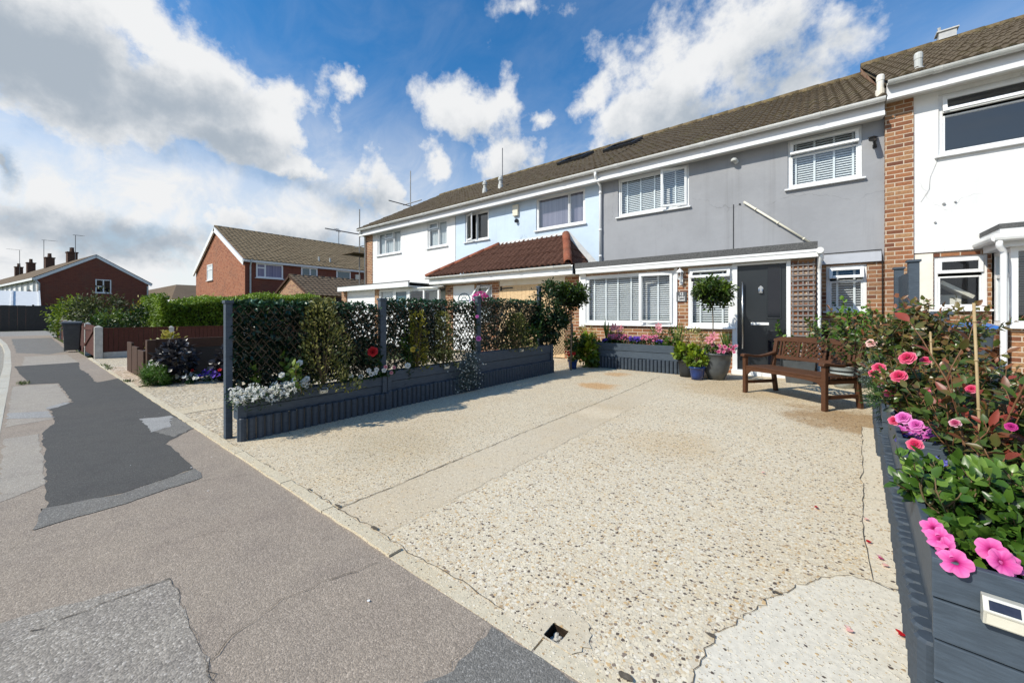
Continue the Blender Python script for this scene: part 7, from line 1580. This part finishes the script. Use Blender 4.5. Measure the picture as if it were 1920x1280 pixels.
T = shrubby('tall_rose', 'tall bronze-green rose bush in the far right planter, reaching the brick pier', 'rose', rp(.28, 3.2, .36), .76, .40, 30, .056, .034, 'lf_rust', sub=6, light=.08, stem='stem', start=.22, gain=.42)
T = shrubby('tall_rose', 'second tall green rose further back in front of the grey gate boards', 'rose', (.84, 6.2, .0), 1.22, .36, 17, .062, .036, 'lf_rust', sub=6, light=.06, start=.2, gain=.42)
T = shrubby('blush_rose', 'dark green rose with one blush-pink bloom beside the bench end', 'rose', rp(.19, 4.45, .1), .72, .24, 26, .052, .036, 'lf_rose', sub=6, light=-.08, start=.15); bloom(RM[1], M['pt_blush'], T, (.50, 5.80, .83), (-.3, -.85, .4), 1.1)
bush('silver_bush', 'silver-grey bushy plant at the bench end of the right planters', 'plant', (.56, 5.9, .28), (.15, .15, .22), 26, 34, .045, .010, 'lf_silver', light=.12, jit=1.)
bush('feathery_green', 'fine dark green feathery plant spilling over the far right planter', 'plant', (.46, 4.62, .22), (.12, .22, .17), 30, 46, .045, .006, 'lf_mid', jit=1., stems=0)
for i, (c, n_, m, r, lb) in enumerate((((.17, 1.06, .44), 60, 'pt_blue', .011, 'blue lobelia between the two near right planters'), ((.12, 1.5, .44), 60, 'pt_blue', .011, 'blue lobelia at the left side of the second right planter'), ((.10, 1.62, .47), 26, 'pt_mauve', .022, 'small mauve flowers above the blue lobelia on the right'), ((.27, 1.3, .48), 20, 'pt_magenta', .026, 'magenta petunias among the red photinia stems'))):
    T = thing('bedding_flowers', lb, 'flowers', rp(*c)); P = np.array([rp(c[0] + rng.normal(0, .05), c[1] + rng.normal(0, .08), c[2] + rng.normal(0, .018)) for _ in range(n_)]); flower_obj('bloom_mass', P, rng.normal(size=(n_, 3)) * .4 + [-.2, -.5, .8], r, 5, M[m], T)
    Q = np.array([rp(c[0] + rng.normal(0, .06), c[1] + rng.normal(0, .09), c[2] - .03 + rng.normal(0, .018)) for _ in range(140)]); foliage('foliage', Q, rng.normal(size=(140, 3)), .3 + .2 * rng.normal(size=140), .025, .010, M['lf_maroon'], T)
for p, h, lb in ((rp(.22, .93, .38), .82, 'bamboo cane supporting the tall red photinia'), (rp(.20, 2.1, .38), .66, 'bamboo cane standing among the pink roses')):
    T = thing('bamboo_cane', lb, 'cane', p); mb = MB(); q = Vector(p); e = q + Vector((-.02, .02, h)); mb.tube([q, e], .005, 8)
    for t in (.2, .45, .7, .9): c = q.lerp(e, t); mb.tube([c, c + Vector((0, 0, .006))], .0074, 8)
    mb.build('cane', M['bamboo'], T, smooth=True)
# fence and gate posts between the plots
T = thing('picket_fence', 'low slate-grey picket fence behind the right planters', 'fence', (.95, 3, 0)); mb = MB(); y = 1.2
while y < 4.2: mb.box(.955, y, .02, .972, y + .085, .52); y += .105
mb.build('pickets', M['slate'], T); mb = MB(); mb.box(.915, 1.2, .52, .99, 4.25, .55); mb.build('cap_rail', M['slate'], T, bevel=.004); mb = MB(); mb.box(.925, 1.2, .36, .954, 4.25, .43); mb.box(.925, 1.2, .08, .954, 4.25, .15); mb.build('rail', M['slate'], T)
T = thing('slate_panel', 'short solid slate-grey board panel between picket fence and capped post', 'fence', (1.06, 4.7, 0)); 
for k in range(5): mb = MB(); mb.box(1.05, 4.3 + k * .165, .0, 1.075, 4.3 + k * .165 + .16, .765 - .02 * (k % 2)); mb.build('board', M['slate'], T, bevel=.003)
T = thing('capped_post', 'slate-grey gate post with a flat cap among the roses', 'post', (.97, 5.6, 0)); mb = MB(); mb.box(.92, 5.55, -.02, 1.03, 5.66, 1.15); mb.build('shaft', M['slate'], T, bevel=.004); mb = MB(); mb.box(.895, 5.52, 1.15, 1.055, 5.69, 1.18); mb.build('cap', M['slate'], T, bevel=.006)
T = thing('side_fence', 'tall slate-grey boarded fence stepping up to the brick pier', 'fence', (1.0, 7.6, 0))
for (y, h) in ((7.1, 1.83), (8.2, 1.84)): mb = MB(); mb.box(.96, y, -.02, 1.06, y + .1, h); mb.build('post', M['slate'], T, bevel=.004); mb = MB(); mb.box(.945, y - .02, h, 1.075, y + .12, h + .03); mb.build('cap', M['slate'], T, bevel=.004)
for k in range(6): mb = MB(); mb.box(1.0, 7.21 + k * .163, .03, 1.022, 7.21 + k * .163 + .158, 1.72); mb.build('board', M['slate'], T)
for k in range(8): mb = MB(); mb.box(1.0, 5.7 + k * .17, .03, 1.022, 5.7 + k * .17 + .165, .95); mb.build('board', M['slate'], T)
wheelie('wheelie_bin', 'slate wheelie bin with a blue lid against the right-hand house', (1.55, 8.2, .0), rad(6), 'bin_slate', 'blue_plastic', sc=1.02)
T = wheelie('wheelie_bin', 'dark wheelie bin numbered 22 beside the white bay downpipe', (1.89, 9.14, .0), 0, 'bin', 'bin', sc=.95, k=.62)
text('22', .09, (1.89, 8.905, .72), M['letter_worn'], T)
for i, (x, y, m) in enumerate(((.22, 2.9, 'pt_blush'), (.205, 2.62, 'pt_red'), (.235, 2.48, 'pt_pinkw'), (.245, 2.42, 'pt_blush'), (.235, 1.93, 'pt_red'), (.09, 1.84, 'pt_blush'), (.0, 2.9, 'pt_red'), (-.3, 3.3, 'pt_blush'))):
    T = thing('fallen_petal', 'fallen rose petal lying on the drive near the right planter', 'petal', (x, y, .008), group='fallen petals on the drive'); leaf_obj('petal', np.array([[x, y, .012], [x + .006, y + .006, .012]]), np.array([[1, .4, .15], [-.3, 1, .1]]), np.array([[0, 0, 1.], [.2, 0, 1.]]), .024, .020, np.array([.5, .8]), M[m], T)
w.cycles.sampling_method = 'MANUAL'; w.cycles.sample_map_resolution = 256
sc.cycles.max_bounces = 6; sc.cycles.transparent_max_bounces = 12; sc.cycles.caustics_reflective = False; sc.cycles.caustics_refractive = False
